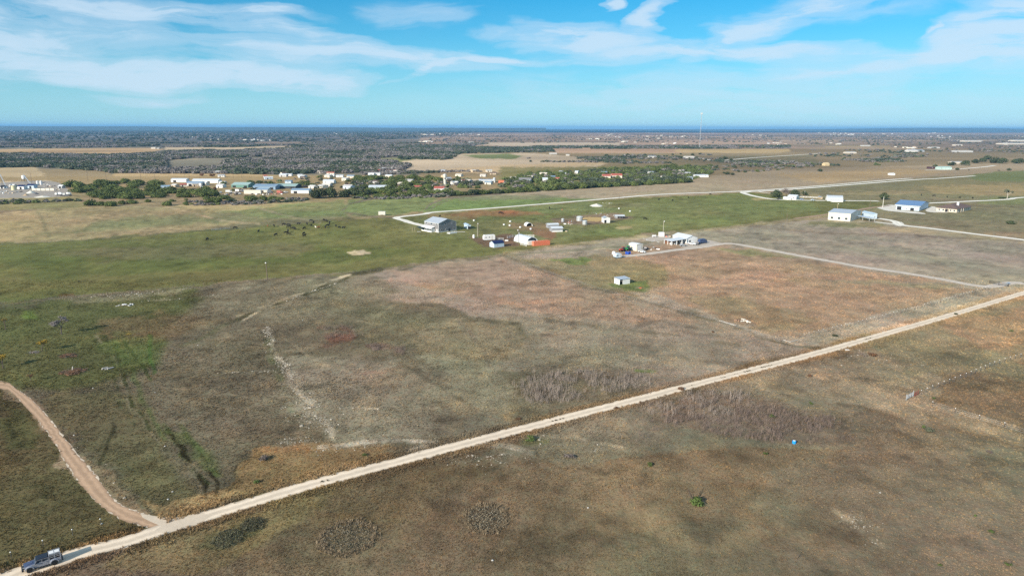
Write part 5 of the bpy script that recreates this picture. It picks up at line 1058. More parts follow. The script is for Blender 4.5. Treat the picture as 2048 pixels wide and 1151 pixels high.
roofslab(o, lb+.02, la*.1, lb+5, la*.55, h-.8, h-1.6, grey_roof, .14, 'lean_to_roof', 'x'); posts(o, [(lb+4.8, la*.12), (lb+4.8, la*.53), (lb+4.8, la*.33)], h-1.7, rail, .1); MB().box(lb+.1, la*.12, .02, lb+2.4, la*.5, h-1.6, dark).build('lean_to_shade_box', None, o)  # solid near-black box stands in for the shade under the lean-to
o, lb, la, h = building('stone_house', 'stone house with wide brown hipped roof and white chimney', (1913,425.2), (1872.5,420.8), (1941,419.6), 417.6, 'A', 3.2, stone, brown_roof, wins=[('A',.12,.8,1.6,1.5),('A',.30,.8,1.6,1.5),('A',.66,.8,1.8,1.5),('A',.86,.8,1.6,1.5),('B',.14,.8,1.4,1.5),('B',.45,.8,2,1.5),('B',.82,.8,1.4,1.5)], doors=[('A',.48,3.0,2.5,dark),('B',.28,1.6,2.3,dark)], cat='house', hip=True, ov=1.3)
ch = MB().box(lb*.40, la*.22, h, lb*.40+1.6, la*.22+1.6, h+4.6, white).build('chimney', None, o)
posts(o, [(-1.1, la*.40), (-1.1, la*.56), (lb*.2, -1.1), (lb*.36, -1.1)], h, stone, .22, 'column')
# central farmstead
building('farmhouse', 'white farmhouse in front of the dark oaks', (1592,399.2), (1575,396.6), (1598.5,397.4), 393.2, 'A', 1.4, white, pale_roof, wins=[('A',.3,1,1.4,1.2),('A',.7,1,1.4,1.2),('B',.5,1,1.2,1.2)], cat='house')
building('farm_outbuilding', 'low white outbuilding left of the white farmhouse', (1576,399.2), (1566,397.6), (1582,398.6), 395.6, 'A', .6, white, white, cat='building'); vehicle('pickup', 'dark pickup parked at the left end of the white farmhouse yard', 1558,398.4, 10, black)
vehicle('car', 'pale blue car parked below the white yard fence', 1626,401, 5, pblue, 'car'); vehicle('car', 'blue-grey car parked right of the white farmhouse', 1604,399.6, 5, mat('car_blue', (.2,.28,.4), .4), 'car')
panel('yard_fence', 'white rail fence curving right of the white farmhouse', (1600,394.8), (1640,396.6), 1.5); building('hay_shed', 'small dark-fronted shed at the right end of the white yard fence', (1641,397.9), (1636,396.6), (1645,397.4), 394.2, 'A', .5, tan_w, galv, cat='shed')
quonset('quonset_barn', 'long grey arched barn right of the white farmstead', (1654.5,402.0), (1651.5,399.8), (1686,402.2), 391, grey_roof, white, 'B', cat='barn', open_face=False, hscale=1.)
building('low_annex', 'low white annex in front of the long grey arched barn', (1665,404), (1661,403), (1686,404), 400, 'B', .4, white, white, cat='building')

# ---- far and middle distance buildings: one line each
# (name, label, x0, x1, ybase, height px, depth m, angle, wall, roof, rise, category)
FB = [
('warehouse','long white warehouse at the left end of the industrial row',342,373,364.4,6.5,10,-3,white,pale_roof,.9),('warehouse','white warehouse with grey roof and dark side bay',373,403,371.5,7,12,-4,white,steelblue,1.2),
('warehouse','long grey-roofed warehouse behind the leafless brush',384,437,366,6.5,12,-3,white,pale_roof,1.4),('trailer_building','small white building right of the long grey-roofed warehouse',438,449,367.5,4,8,0,white,white,.6),
('warehouse','teal green metal warehouse with a dark doorway',463,498,375,7.5,20,-12,green_w,green_roof,1.8),('open_warehouse','blue-roofed open warehouse in the middle of the industrial yard',506,552,379,8,22,-8,steelblue,steelblue,1.6),
('open_warehouse','lower blue-roofed bay in front of the middle warehouse',512,536,384.5,6.5,10,-8,cream_w,steelblue,1.2),('yard_wall','cream boundary wall at the front of the industrial yard',488,522,387.5,7.5,3,-4,cream_w,cream_w,.15),
('open_warehouse','green-roofed open warehouse right of the blue-roofed one',550,592,377,6.5,22,-8,mat('shade_wall',(.06,.07,.08),.8),green_roof,1.6),('warehouse','long white shed with steel roof at the right of the yard',582,618,386.5,7.5,12,-5,white,steelblue,1.2),
('house_small','small blue-roofed house above the yard',570,582,366.5,5,9,0,pblue,steelblue,.8),('house_small','white house among trees right of the industrial yard',646,668,367.5,7,10,-8,white,pale_roof,1.2),
('mobile_home','white mobile home, left one of the upper row',560,583,352,4,8,0,white,pale_roof,.6),('mobile_home','small white mobile home with dark shadow, middle of the upper row',595,604,353,4,8,0,white,white,.5),
('mobile_home','white mobile home, wide one above the leafy grove',653,668,354,4.4,8,0,white,white,.6),('mobile_home','white mobile home right beside the wide one above the grove',672,686,354.5,4,8,0,white,pale_roof,.6),
('mobile_home','white mobile home on the green rise, left half',736,748,351,4.6,8,0,white,white,.7),('mobile_home','white mobile home on the green rise, right half',748,760,350.6,4,8,0,white,white,.7),
('red_barn','long low red barn with white roof on the far rise',742,764,342,4,14,0,mat('barn_red',(.36,.07,.05),.8),white,.8),('warehouse','white roofed barn joined to the long red barn',763,786,341.4,5,14,0,white,white,1.),
('warehouse','long pale blue building behind the front junipers',737,776,379,7,12,-2,pblue,pale_roof,1.),('shed_small','small white shed right of the long pale blue building',795,805,379.5,5,8,0,white,white,.6),
('red_roofed_house','red-roofed low house left of the red and white buildings',828,843,377,4.6,10,0,wood_d,red_roof,1.),('red_roofed_house','red-roofed building right of the yellow-green tree',868,888,382,7,12,-4,white,red_roof,1.6),('shed_small','white shed attached right of the red-roofed building',886,899,382.6,5,9,0,white,white,.6),
('warehouse','long cream warehouse behind the juniper hedge',929,960,365,5,16,3,cream_w,tan_w,.8),('warehouse','long pale warehouse continuing right of the cream one',958,990,365.2,5,16,3,mat('pale_wall',(.6,.6,.56),.7),pale_roof,.8),
('red_container','bright red container building behind the juniper hedge',997,1008,365.6,4.6,6,0,orange,orange,.3),('grey_house','grey-roofed house half hidden behind the hedge',1038,1062,365,7,12,-6,pblue,grey_wall,2.2),('white_house','white house with dark side behind the hedge',1085,1095,364.5,7.5,12,-10,white,pale_roof,1.4),
('villa','left wing of the cream villa with red roof in the thicket',1205,1221,356.5,6,12,-8,cream_w,red_roof,1.8),('villa','right wing of the cream villa with red roof in the thicket',1223,1244,356,6.8,12,-8,cream_w,red_roof,2.),('white_house','white roof showing through the thicket left of the villa',1120,1132,349.6,3.6,8,0,white,white,.6),
('white_house','long pale house at the right end of the juniper thicket',1390,1417,354.5,4.4,10,0,white,pale_roof,.8),('white_house','white farm building in the middle distance left of the far lane',1370,1388,317,5,14,0,white,pale_roof,1.2),
('white_house','white barn with dark gap left of the far farm',1298,1313,315.5,4,14,0,white,white,.8),('white_house','small white house far left of the mast',1250,1257,312,3.4,12,0,white,white,.6),('long_barn','long white barn behind the oaks on the right',1904,1936,327.5,5,14,0,white,pale_roof,.8),
('dark_shed','dark purple-roofed shed left of the pale green house',1860,1877,337.6,3.8,10,0,mat('plum_wall',(.08,.04,.05),.8),brown_roof,.6),('green_house','long pale green house with row of windows',1879,1904,339,5,12,3,mat('mint_wall',(.45,.58,.54),.7),mat('mint_roof',(.40,.55,.50),.5),1.1),
('yellow_house','yellow gabled house by itself in the dry field',1650,1660,331.6,6,10,20,gold,gold,2.),('white_house','small white building at the start of the far ranch lanes',1782,1790,350.6,4,9,0,white,white,.6),('white_house','small white hut on the tan slope in front of the far woods',1602,1610,331.8,3.6,9,0,white,white,.7),
('arched_barn','large white barn in the far middle of the right fields',1818,1835,304,5,22,0,white,white,2.2),('arched_barn','grey barn beside the large white far barn',1836,1849,303.6,4,22,0,galv,galv,1.6),('long_barn','longest white warehouse far on the right',1912,1946,304.6,4,26,0,white,white,1.2),
('long_barn','white warehouse far on the right beyond the fields',1695,1713,307,3.6,24,0,white,white,1.),('long_barn','far white warehouse above the largest far barn',1864,1880,296.6,3,26,0,white,white,1.),('long_barn','white far warehouse near the right middle',1913,1925,291.6,3,28,0,white,white,1.),
('long_barn','cluster warehouse far right, upper one',1930,1966,283.6,3,40,0,white,white,1.5),('long_barn','long bright warehouse at the right edge of the far plain',2008,2055,289,3,50,0,white,white,1.5),('long_barn','long bright warehouse above the one at the right edge',2030,2060,283,3.4,50,0,white,white,2),
('long_barn','pale warehouse far away above the fields',1728,1741,292.6,2.6,28,0,white,white,1.),('white_house','white farmhouse far behind the woods on the tan strip, left',302,311,297.6,3.4,20,0,white,white,1.),('white_house','small white farmhouse far on the tan strip, right',313,318,297.6,2.2,18,0,white,white,.8),
('white_house','pale gabled house behind the grey woods',638,649,318,4,16,0,cream_w,tan_w,1.8),('white_house','white two-part house behind the grey woods',657,671,317,4,16,0,white,pale_roof,1.8),('white_house','small white outbuilding right of the two-part house',682,689,317.4,2.6,14,0,white,white,.8),
('white_house','tiny white house at the edge of the grey woods',568,572,322.6,2.6,12,0,white,white,.6),('white_house','white house at the front of the far tan plain',937,948,286.6,3,24,0,white,pale_roof,1.5),('white_house','tiny white hut among the trees in the middle distance',741,744,321.6,2.6,12,0,white,white,.6),
('white_house','white farm building by the scattered oaks left',1100,1114,308.6,3.2,16,0,white,white,1.),('white_house','white farm building by the scattered oaks right',1133,1139,311.6,3,14,0,white,white,1.),('shed_small','white long shed at the far left edge of the tan field',0,15,335,1.8,10,0,white,white,.4)]
dull = [mat('dull_white', (.60,.585,.55), .7), mat('dull_grey', (.46,.46,.45), .7), mat('dull_cream', (.58,.52,.44), .7)]
for (nm, lab, x0, x1, yb, hp, dm, ang, wl, rf_, rise) in FB:
    p, q = GV(x0, yb), GV(x1, yb); d = q-p; W = d.length; a = math.atan2(d.y, d.x)+math.radians(ang)*.5; h = hgt(p, yb-hp); rs = min(rise*1.3, h*.6); h = max(1.6, h-rs*.5)
    cat = 'house' if 'house' in nm or nm == 'villa' else ('mobile home' if nm == 'mobile_home' else ('wall' if nm == 'yard_wall' else ('barn' if 'barn' in nm else ('shed' if 'shed' in nm else 'warehouse'))))
    nm2 = {'house_small':'small_house','shed_small':'small_shed'}.get(nm, nm); wl = {'white_metal': dull[len(lab) % 3]}.get(wl.name, wl) if yb < 345 else wl; rf_ = {'white_metal': dull[(len(lab)+1) % 3], 'pale_roof': dull[(len(lab)+2) % 3]}.get(rf_.name, rf_) if yb < 345 else rf_; h = h*(.78 if yb < 335 else 1); o = thing(nm2, lab, cat, p, a); wall_roof(o, W, dm, h, rs, 'B', wl, rf_, .3)
    if yb > 335 and nm not in ('yard_wall', 'red_container'):
        n = max(1, int(W/7))
        for i in range(n):
            if 'warehouse' in nm: 
                if i % 2 == 0: opening(o, 'door', 'B', W, dm, (i+.5)/n, .02, min(4, W/n*.6), h*.7, pane=dark, proud=.08)
            else: opening(o, 'window', 'B', W, dm, (i+.5)/n, h*.4, 1.3, min(1.3, h*.4), proud=.08)
for (x0, x1, y0, y1), n, lab, gp in [((430,700,344,362),16,'small pale building behind the industrial row, among low trees','small buildings behind the industrial row'),((700,1000,342,372),22,'small pale building among the trees round the tower','small buildings among the trees round the tower'),((1020,1400,344,366),16,'small pale roof showing through the juniper thicket','small roofs in the juniper thicket'),((600,700,372,386),6,'small shed by the live oak grove','sheds by the live oak grove'),((320,440,370,384),7,'small yard building below the long warehouses','yard buildings below the long warehouses')]:
    for i in range(n):
        px, py = random.uniform(x0, x1), random.uniform(y0, y1); W = random.uniform(5, 13); wl = random.choice(dull+[cream_w, pblue, tan_w, white]); rf_ = random.choice(dull+[steelblue, pale_roof, red_roof, brown_roof, galv])
        o = thing('small_house', lab, 'building', GV(px, py), random.uniform(-.7, .7), gp); wall_roof(o, W, random.uniform(5, 9), random.uniform(2.3, 3.4), 1.2, 'B', wl, rf_, .3); opening(o, 'door', 'B', W, 6, .35, .02, 1.3, 2, pane=dark, proud=.08); opening(o, 'window', 'B', W, 6, .7, 1, 1.2, 1, proud=.08)
# white specks: farmhouses scattered over the far plain
dm_ = MB(); dm_.prism([(0,0),(8,0),(8,3.5),(4,5.6),(0,3.5)], -8, 8, 'x', white); DM = [dm_.mesh('distant_house')]; dm2 = MB(); dm2.prism([(0,0),(10,0),(10,4),(5,6),(0,4)], -13, 13, 'x', cream_w); DM.append(dm2.mesh('distant_house')); dm3 = MB(); dm3.prism([(0,0),(7,0),(7,3),(3.5,5),(0,3)], -7, 7, 'x', mat('far_tan', (.45,.36,.28), .8)); DM.append(dm3.mesh('distant_house'))
ZN = [((840,1240,268,284),46,'pale farmhouse on the far tan plain left of the mast','houses on the far plain left of the mast'),((1240,1620,268,292),44,'pale farmhouse on the far plain behind the mast','houses on the far plain behind the mast'),((1600,1900,264.5,276),54,'pale house in the far town on the horizon right','houses of the far town on the right'),((1900,2060,270,292),22,'pale building at the right edge of the far plain','buildings at the right edge of the far plain'),
      ((0,420,262,276),24,'white speck of a house in the far dark woods at left','houses in the far dark woods at left'),((420,840,262,284),20,'white speck of a house in the far woods left of centre','houses in the far woods left of centre'),((1620,1900,284,300),16,'small pale farmhouse in the far brushland on the right','farmhouses in the far brushland on the right')]
for (x0, x1, y0, y1), n, lab, gp in ZN:
    cx = [(random.uniform(x0, x1), random.uniform(y0, y1)) for _ in range(max(3, n//5))]
    for i in range(n):
        c = random.choice(cx); px = min(max(c[0]+random.gauss(0, 14), x0), x1); py = min(max(c[1]+random.gauss(0, 1.1), y0), y1)
        o = put('distant_house', random.choice(DM), None, GV(px, py), random.uniform(-.6, .6)); s = random.uniform(.45, .85)*(1+max(0, 275-py)*.09); o.scale = (s, s, s*.9); tag(o, lab, 'house', gp)

# ---- concrete plant on the left
def cyl(mb, x, y, z0, z1, r, m, n=16): return mb.lathe([(r, z0), (r, z1)], (x, y, 0), n, m)
o = thing('silo', 'tall white silo on legs at the concrete plant', 'silo', Vector(G(48.5,363))); r_ = pw(48,363,7)/2; H_ = hgt(G(48.5,363), 350.5); MB().lathe([(.3, H_*.28), (r_, H_*.45), (r_, H_*.97), (r_*.3, H_), (.02, H_)], n=16, m=white).build('shell', None, o); posts(o, [(a*r_*.8, b_*r_*.8) for a in (-1, 1) for b_ in (-1, 1)], H_*.5, steel, .2, 'leg')
MB().tube((0, 0, H_), (0, 0, H_+2.2), .3, .2, 8, galv).build('vent', None, o)
o = thing('storage_tank', 'wide cream tank at the front of the concrete plant', 'tank', Vector(G(28,380))); r_ = pw(28,380,8.5)/2; H_ = hgt(G(28,380), 371); MB().lathe([(r_, 0), (r_, H_), (.05, H_+.4)], n=18, m=mat('cream_tank', (.66,.60,.38), .6)).build('shell', None, o); MB().lathe([(r_*1.02, H_*.96), (r_*1.02, H_+.02)], n=18, m=tan_w).build('rim', None, o)
for i, (x, y) in enumerate([(75.5,369.6),(82.5,369.4)]):
    o = thing('storage_tank', ['left','right'][i]+' one of the two small white tanks behind the plant yard', 'tank', Vector(G(x, y)), 0, 'small white tanks behind the plant yard'); r_ = pw(x, y, 4.4)/2; MB().lathe([(r_, 0), (r_, 4.2), (r_*.6, 5), (.05, 5.2)], n=14, m=white).build('shell', None, o)
for i, (x, y, w, lab) in enumerate([(88,369.6,4,'grey mixer drum right of the two small white tanks'),(94,369.8,4,'grey equipment box at the end of the tank row')]): heap('plant_machinery', lab, x, y, 5, 1.6, [galv, concrete, steel], 'machinery', 2.5, seed=20+i)
for i, (x0, x1, yb, hp, wl, rf_, lab) in enumerate([(35,48,378.5,8,white,navy_roof,'white batching house with dark roof beside the cream tank'),(54,68,376.5,8,pblue,navy_roof,'blue-grey batching house with dark roof, right of the first'),(0,8,377,5,white,black,'white shed with dark door at the left edge of the plant'),(116,124,376.5,6,galv,white,'small grey shed at the right rear corner of the plant yard'),(18,27,374.5,5,concrete,white,'low concrete bunker behind the cream tank')]):
    p, q = GV(x0, yb), GV(x1, yb); o = thing('plant_building', lab, 'building', p, (q-p).to_2d().angle_signed(Vector((1, 0)))); wall_roof(o, (q-p).length, 7, max(2, hgt(p, yb-hp)-1.2), 1.4, 'B', wl, rf_, .3); opening(o, 'door', 'B', (q-p).length, 7, .5, .02, 2.4, 2.6, pane=dark)
def conveyor(label, a, b, z):
    p, q = GV(*a), GV(*b); o = thing('conveyor', label, 'conveyor', p); d = q-p; up = Vector((0, 0, z)); MB().tube((0, 0, .5), d+up, .5, .5, 4, galv).build('belt_frame', None, o)
    for f in (.35, .7, .95): MB().tube((d*f).to_tuple(), (d*f+up*f).to_tuple(), .15, .15, 5, steel).build('support', None, o)
conveyor('steep grey conveyor at the left edge of the plant', (14,377), (4,372), 14); conveyor('grey conveyor rising to the tall white silo', (66,374), (50,366), 10)
for i, (x, y, lab) in enumerate([(8,384,'pallets and pipes at the left edge of the plant yard'),(20,386,'mixed block stacks left of the cream tank'),(38,384,'yard clutter between the cream tank and the gravel heap'),(100,373,'grey clutter behind the long bunker wall'),(112,380,'dark clutter right of the bunker wall'),(70,381,'white sacks and parts beside the batching houses')]): heap('yard_clutter', lab, x, y, 14, 6, [concrete, wood_d, galv, tan_w, steel, white], 'clutter', 2.2, seed=50+i)
for i, (x, y, lab) in enumerate([(425,389,'low clutter in front of the parked trucks in the yard'),(450,390,'parts and machines in the middle of the yard front'),(475,380,'stacked goods between the teal warehouse and the yard trucks'),(510,389,'scrap along the cream boundary wall'),(535,389,'steel stock right of the cream wall'),(558,388,'red and rusty stock in front of the green-roofed warehouse'),(865,384,'clutter beside the red-roofed building'),(845,380,'orange and green clutter by the low red-roofed house')]): heap('yard_clutter', lab, x, y, 16, 7, [concrete, wood_d, galv, red_roof, steel, white, black], 'clutter', 2., seed=70+i)
mound('gravel_pile', 'pale gravel heap in front of the batching houses', 62,386, 16, 3.2, gravel_w, 3, asp=1.); mound('sand_pile', 'tan sand heap in the middle of the plant yard', 52,391, 12, 2.2, mat('tan_sand', (.45,.34,.22), .95), 4, asp=1.); mound('dark_gravel_pile', 'dark grey gravel heap at the front of the plant yard', 72,388.5, 11, 2., mat('dark_gravel', (.16,.15,.15), .95), 5, asp=1.2); mound('sand_pile', 'low pale berm along the front edge of the plant yard', 85,394, 30, 1.6, gravel_w, 6, asp=.9)
o = MB().box(-13, -.2, 0, 13, .2, 2.6, cream_w); [o.box(-13+i*5.2-.15, -.6, 0, -13+i*5.2+.15, -.21, 2.7, concrete) for i in range(6)]; o = o.build('bunker_wall'); o.location = GV(86,381); tag(o, 'long cream bunker wall across the plant yard', 'wall')
def mixer(label, px, py, ang):
    o = thing('mixer_truck', label, 'truck', GV(px, py), math.radians(ang), 'concrete mixer trucks at the plant'); MB().box(-4, -1.1, .9, 3.2, 1.1, 1.3, steel).build('chassis', None, o); MB().prism([(2.2,1.31),(4.4,1.31),(4.4,2.2),(4.1,3.1),(2.2,3.2)], -1.15, 1.15, 'y', white).build('cab', None, o)
    dr = MB().lathe([(.5,-2.6),(1.1,-1.6),(1.35,0),(1.15,1.2),(.6,1.9),(.05,1.95)], n=14, m=white).build('drum', None, o); dr.rotation_euler = (0, math.radians(80), 0); dr.location = (-.9, 0, 2.65)
    for x in (-3, -1.8, 3.2):
        for y in (-1.2, .9): w = MB().lathe([(.05,0),(.52,0),(.52,.3),(.05,.3)], n=12, m=rubber).build('wheel', None, o); w.rotation_euler = (math.pi/2, 0, 0); w.location = (x, y+.3, .52)
mixer('left one of two white mixer trucks at the plant yard corner', 119,391.5, 170); mixer('right one of two white mixer trucks at the plant yard corner', 135.5,391.8, 200)
# industrial yard clutter: parked vehicles
for i, (x, y, m, k, lab) in enumerate([(425,385.5,white,'truck','white truck at the left end of the industrial yard'),(433,386.5,white,'pickup','white pickup beside the truck at the left end of the yard'),(441,386,galv,'pickup','silver pickup in the left yard row'),(458,385,white,'truck','tall white box truck in the yard'),(462,388,steel,'pickup','dark pickup in front of the tall white box truck'),(470,386,white,'car','white car right of the tall box truck'),(477,383.5,white,'truck','white truck beside the teal warehouse yard'),(484,384,steel,'truck','dark truck beside the cream wall'),(466,390,gold,'car','yellow machine near the front of the yard'),(479,388,white,'car','white car near the cream wall'),(404,375.5,white,'pickup','white pickup under the grey-roofed warehouse'),(540,386.5,galv,'truck','silver truck under the blue roof'),(560,386.5,red_roof,'truck','red truck in front of the green-roofed warehouse'),(571,385.5,white,'pickup','white pickup in front of the green-roofed warehouse')]):
    vehicle('parked_'+('truck' if k == 'truck' else k), lab, x, y, random.uniform(-50, 50), m, k)
# tower beside the belt of junipers
o = thing('tower', 'tall cream stone tower rising above the junipers', 'tower', GV(890,372)); H_ = hgt(G(890,372), 348); r_ = pw(890,372,5.5)/2
MB().lathe([(r_*1.15, 0), (r_, H_*.2), (r_*.92, H_*.93)], n=14, m=cream_w).build('shaft', None, o); MB().lathe([(r_*1.12, H_*.93), (r_*1.12, H_*.98), (.05, H_*1.02)], n=14, m=white).build('cap', None, o); MB().box(-.6, -r_*1.0-.25, H_*.6, .6, -r_*.9, H_*.7, glass).build('window', None, o)
bin_('white dome-topped bin behind the juniper hedge', 988.5,364.5,5.5,355,1.2,None,False,'dome_bin'); o = bpy.context.scene.collection.objects

# radio mast
p = GV(1399,297); H_ = hgt(p, 225); o = thing('radio_mast', 'tall thin radio mast rising above the horizon', 'mast', p); lean = Vector((pw(1399,297,4.0), 0, 0))
for k in range(3): a = 2.094*k; MB().tube((1.3*math.cos(a), 1.3*math.sin(a), 0), (1.3*math.cos(a)*.8, 1.3*math.sin(a)*.8, H_), .28, .24, 5, galv).build('leg', None, o)
br = MB(); n = 34
for i in range(n):
    z0, z1 = H_*i/n, H_*(i+1)/n
    for k in range(3): a, b_ = 2.094*k, 2.094*(k+1); br.tube((1.2*math.cos(a), 1.2*math.sin(a), z0), (1.2*math.cos(b_), 1.2*math.sin(b_), z1), .12, .12, 3, galv)
br.build('lattice', None, o); an = MB()
for k in range(6): a = 1.047*k; an.box(3.0*math.cos(a)-.5, 3.0*math.sin(a)-.5, H_-6.5, 3.0*math.cos(a)+.5, 3.0*math.sin(a)+.5, H_-1.5, white); an.tube((0, 0, H_-4), (3*math.cos(a), 3*math.sin(a), H_-4), .25, .25, 4, galv)
an.build('antenna_array', None, o); gw = MB()
for k in range(3):
    a = 2.094*k+.5; [gw.tube((0, 0, H_*f), (75*math.cos(a), 75*math.sin(a), 0), .05, .05, 3, galv) for f in (.5, .95)]
gw.build('guy_wire', None, o)

# ---- poles
def pole(label, px, py, ytop, m=wood_d, lamp=False, arm=True, r0=.16, group=None, transformer=False):
    p = GV(px, py); h = hgt(p, ytop); o = thing('utility_pole', label, 'pole', p, random.uniform(-.3, .3), group); MB().tube((0, 0, 0), (0, 0, h), r0, r0*.7, 8, m).build('shaft', None, o)
    if arm: MB().box(-1.1, -.07, h-.7, 1.1, .07, h-.54, m).build('crossarm', None, o)
    if transformer: MB().lathe([(.3, h-2.6), (.32, h-1.7), (.1, h-1.6)], (.45, 0, 0), 10, galv).build('transformer', None, o)
    if lamp: q = MB(); q.tube((0, 0, h-.4), (0, -1.0, h-.1), .05, .05, 5, galv); q.lathe([(.05, h-.5), (.38, h-.35), (.3, h), (.05, h+.1)], (0, -1.1, 0), 10, white); q.build('lamp', None, o)
    return o
pole('solitary pole on the lower edge of the green pasture', 534.8,559.5,523.8,wood_d,True,False,.22); pole('pale pole with a bracket beside the upright white tank', 955,475,449,mat('pale_pole',(.5,.46,.38),.8),False,False,.15); pole('dark pole with a white lamp just behind the pale pole', 957,472,446,wood_d,True,True,.13)
pole('dark pole with white lamp in front of the arched hut', 1036.6,493,459,wood_d,True,True,.17,None,True); pole('pale pole with lamp behind the porch roof', 1326,471,441.5,mat('pale_pole',(.5,.46,.38),.8),True,False,.16); pole('thin dark pole on the field boundary left of the big pale barn', 1573.5,439.5,425,wood_d,False,False)
pole('short yellowish pole with lamp behind the big pale barn', 1674,424,406.5,gold,True,False,.14); pole('dark pole left of the lone round oak', 1739.5,414,389,wood_d,False,True,.16); pole('bright pale pole in front of the lone round oak', 1765.3,414.5,393.5,mat('bright_pole',(.62,.60,.54),.8),False,False,.26)
pole('dark pole behind the blue-roofed barn', 1867.5,404.5,391,wood_d,False,True,.13); pole('tall thin pole beside the far lane right of the brown-roofed house', 1976,398,376,wood_d,False,True,.15); pole('pole with white lamp behind the white farmstead', 1608,394,382,wood_d,True,False,.14)
LP = [(63.5,366,345),(176,361,341),(213,362,344),(282,360,343),(310,359,343),(370,357,340),(379,359,341),(400,357,340),(467,357,340),(484,358,342),(527,368,345),(911,345,335),(974,347,331),(1029,343,328),(1082,340,323),(1131,338,325),(1238,398,388)]
for (x, y, t_) in LP: pole('tall dark line pole %s' % ('behind the concrete plant' if x < 100 else 'in the line above the juniper clump' if x < 350 else 'in the line above the industrial yard' if x < 600 else 'in the line crossing the far tan field' if x < 1200 else 'beside the ranch road above the pens'), x, y, t_, wood_d, False, True, .2, 'line poles in the middle distance')

# ---- fences
cap = mat('white_cap', (.82, .82, .80), .5)
def fence(label, pts, step, h=1.25, capped=False, wires=4, m=wood_d, r=.07, name='wire_fence', jit=.03, every=0):
    P = resample([G(*p)[:2] for p in pts], step)[:300]; o = thing(name, label, 'fence', Vector((P[0][0], P[0][1], 0))); x0, y0 = P[0]
    pm = MB().tube((0, 0, -.05), (0, 0, h), r, r*.9, 5, m); me = pm.mesh('post'); cm = MB().lathe([(.10, h-.04), (.11, h+.04), (.02, h+.12)], n=8, m=cap).mesh('post_cap') if capped else None
    bm_ = MB().tube((0, 0, -.05), (0, 0, h+.35), r*1.9, r*1.7, 6, m).mesh('post')
    for i, (x, y) in enumerate(P):
        q = put('post', bm_ if every and i % every == 0 else me, o, (x-x0, y-y0, 0), random.uniform(0, 3)); q.rotation_euler.x = random.gauss(0, jit)
        if capped: put('post_cap', cm, q)
    w = MB()
    for k in range(wires):
        z = h*(.25+.7*k/max(1, wires-1))
        for i in range(len(P)-1): w.tube((P[i][0]-x0, P[i][1]-y0, z), (P[i+1][0]-x0, P[i+1][1]-y0, z), .008, .008, 3, galv)
    w.build('wire', None, o); return o
fence('white-capped wire fence along the north side of the gravel road', [(1598,676),(1680,657),(1780,632),(1880,605),(1975,578)], 2.6, 1.3, True, every=6)
fence('white-capped fence climbing away right of the small metal gate', [(1842,789),(1878,774),(1930,755),(1990,730),(2050,712)], 3.0, 1.35, True, 3, steel, .05)
fence('white-capped fence running down right from the small metal gate', [(1864,812),(1920,829),(1980,846),(2060,871)], 4.4, 1.35, True, 3, steel, .05)
fence('short white-capped fence posts left of the parked pickup truck', [(24,1115.5),(90,1090.5),(149,1068.5),(202,1048.5)], 5.6, 1.2, True, 0, steel, .05)
fence('wire fence along the lower edge of the green pasture', [(0,607),(190,592),(370,574),(560,558),(740,543),(880,523),(1008,511)], 4.2, 1.2, every=9, m=wood_d)
fence('wire fence between the green pasture and the right-hand grassland', [(1012,509),(1250,474.5),(1430,458),(1600,438),(1650,433)], 5, 1.2, every=8)
fence('wire fence between the brown lot and the pink paddock', [(1012,512),(1130,558),(1250,594),(1450,647),(1560,684)], 3.4, 1.2, every=8)
fence('wire fence between the tan meadow and the green pasture', [(0,489),(180,480),(400,462),(560,444),(700,437)], 6, 1.2, every=7)
# small gate where the capped fences meet
p, q = GV(1812,800), GV(1826,792.5); d = q-p; o = thing('metal_gate', 'small silver pipe gate where two capped fences meet', 'gate', p, math.atan2(d.y, d.x)); Ln = d.length
for x in (0, Ln): MB().tube((x, 0, 0), (x, 0, 1.7), .09, .09, 8, galv).build('post', None, o)
for k in range(6): MB().tube((.1, 0, .3+.22*k), (Ln-.1, 0, .3+.22*k), .035, .035, 6, galv).build('rail', None, o)
for k in range(4): MB().tube((Ln*(k+.5)/4, 0, .3), (Ln*(k+.5)/4, 0, 1.4), .05, .05, 6, white).build('upright', None, o)
o = thing('gate_brace', 'rust-red pipe brace right of the small silver gate', 'brace', GV(1829,792.5), math.radians(38))
for x in (0, 1.1, 2.2): MB().tube((x, 0, 0), (x, 0, 1.4), .09, .09, 8, mat('rust_pipe', (.22,.07,.05), .8)).build('post', None, o)
MB().tube((0, 0, 1.0), (2.2, 0, 1.0), .06, .06, 6, mat('rust_pipe', (.22,.07,.05), .8)).build('rail', None, o); MB().tube((0, 0, .1), (1.1, 0, 1.0), .05, .05, 6, mat('rust_pipe', (.22,.07,.05), .8)).build('diagonal', None, o)
panel('entry_gate', 'black pipe entry gate across the gray gravel drive', (1979,566.5), (2016,573), 1.5, None, black, 4, 'gate')
# cylindrical culvert beside entry
o = MB().lathe([(.6,0),(.6,3),(.54,3),(.54,0)], n=14, m=galv).build('culvert_pipe'); o.rotation_euler = (0, math.pi/2, .6); o.location = GV(2012,570)+Vector((0, 0, .6)); tag(o, 'short galvanised culvert pipe beside the black entry gate', 'pipe')

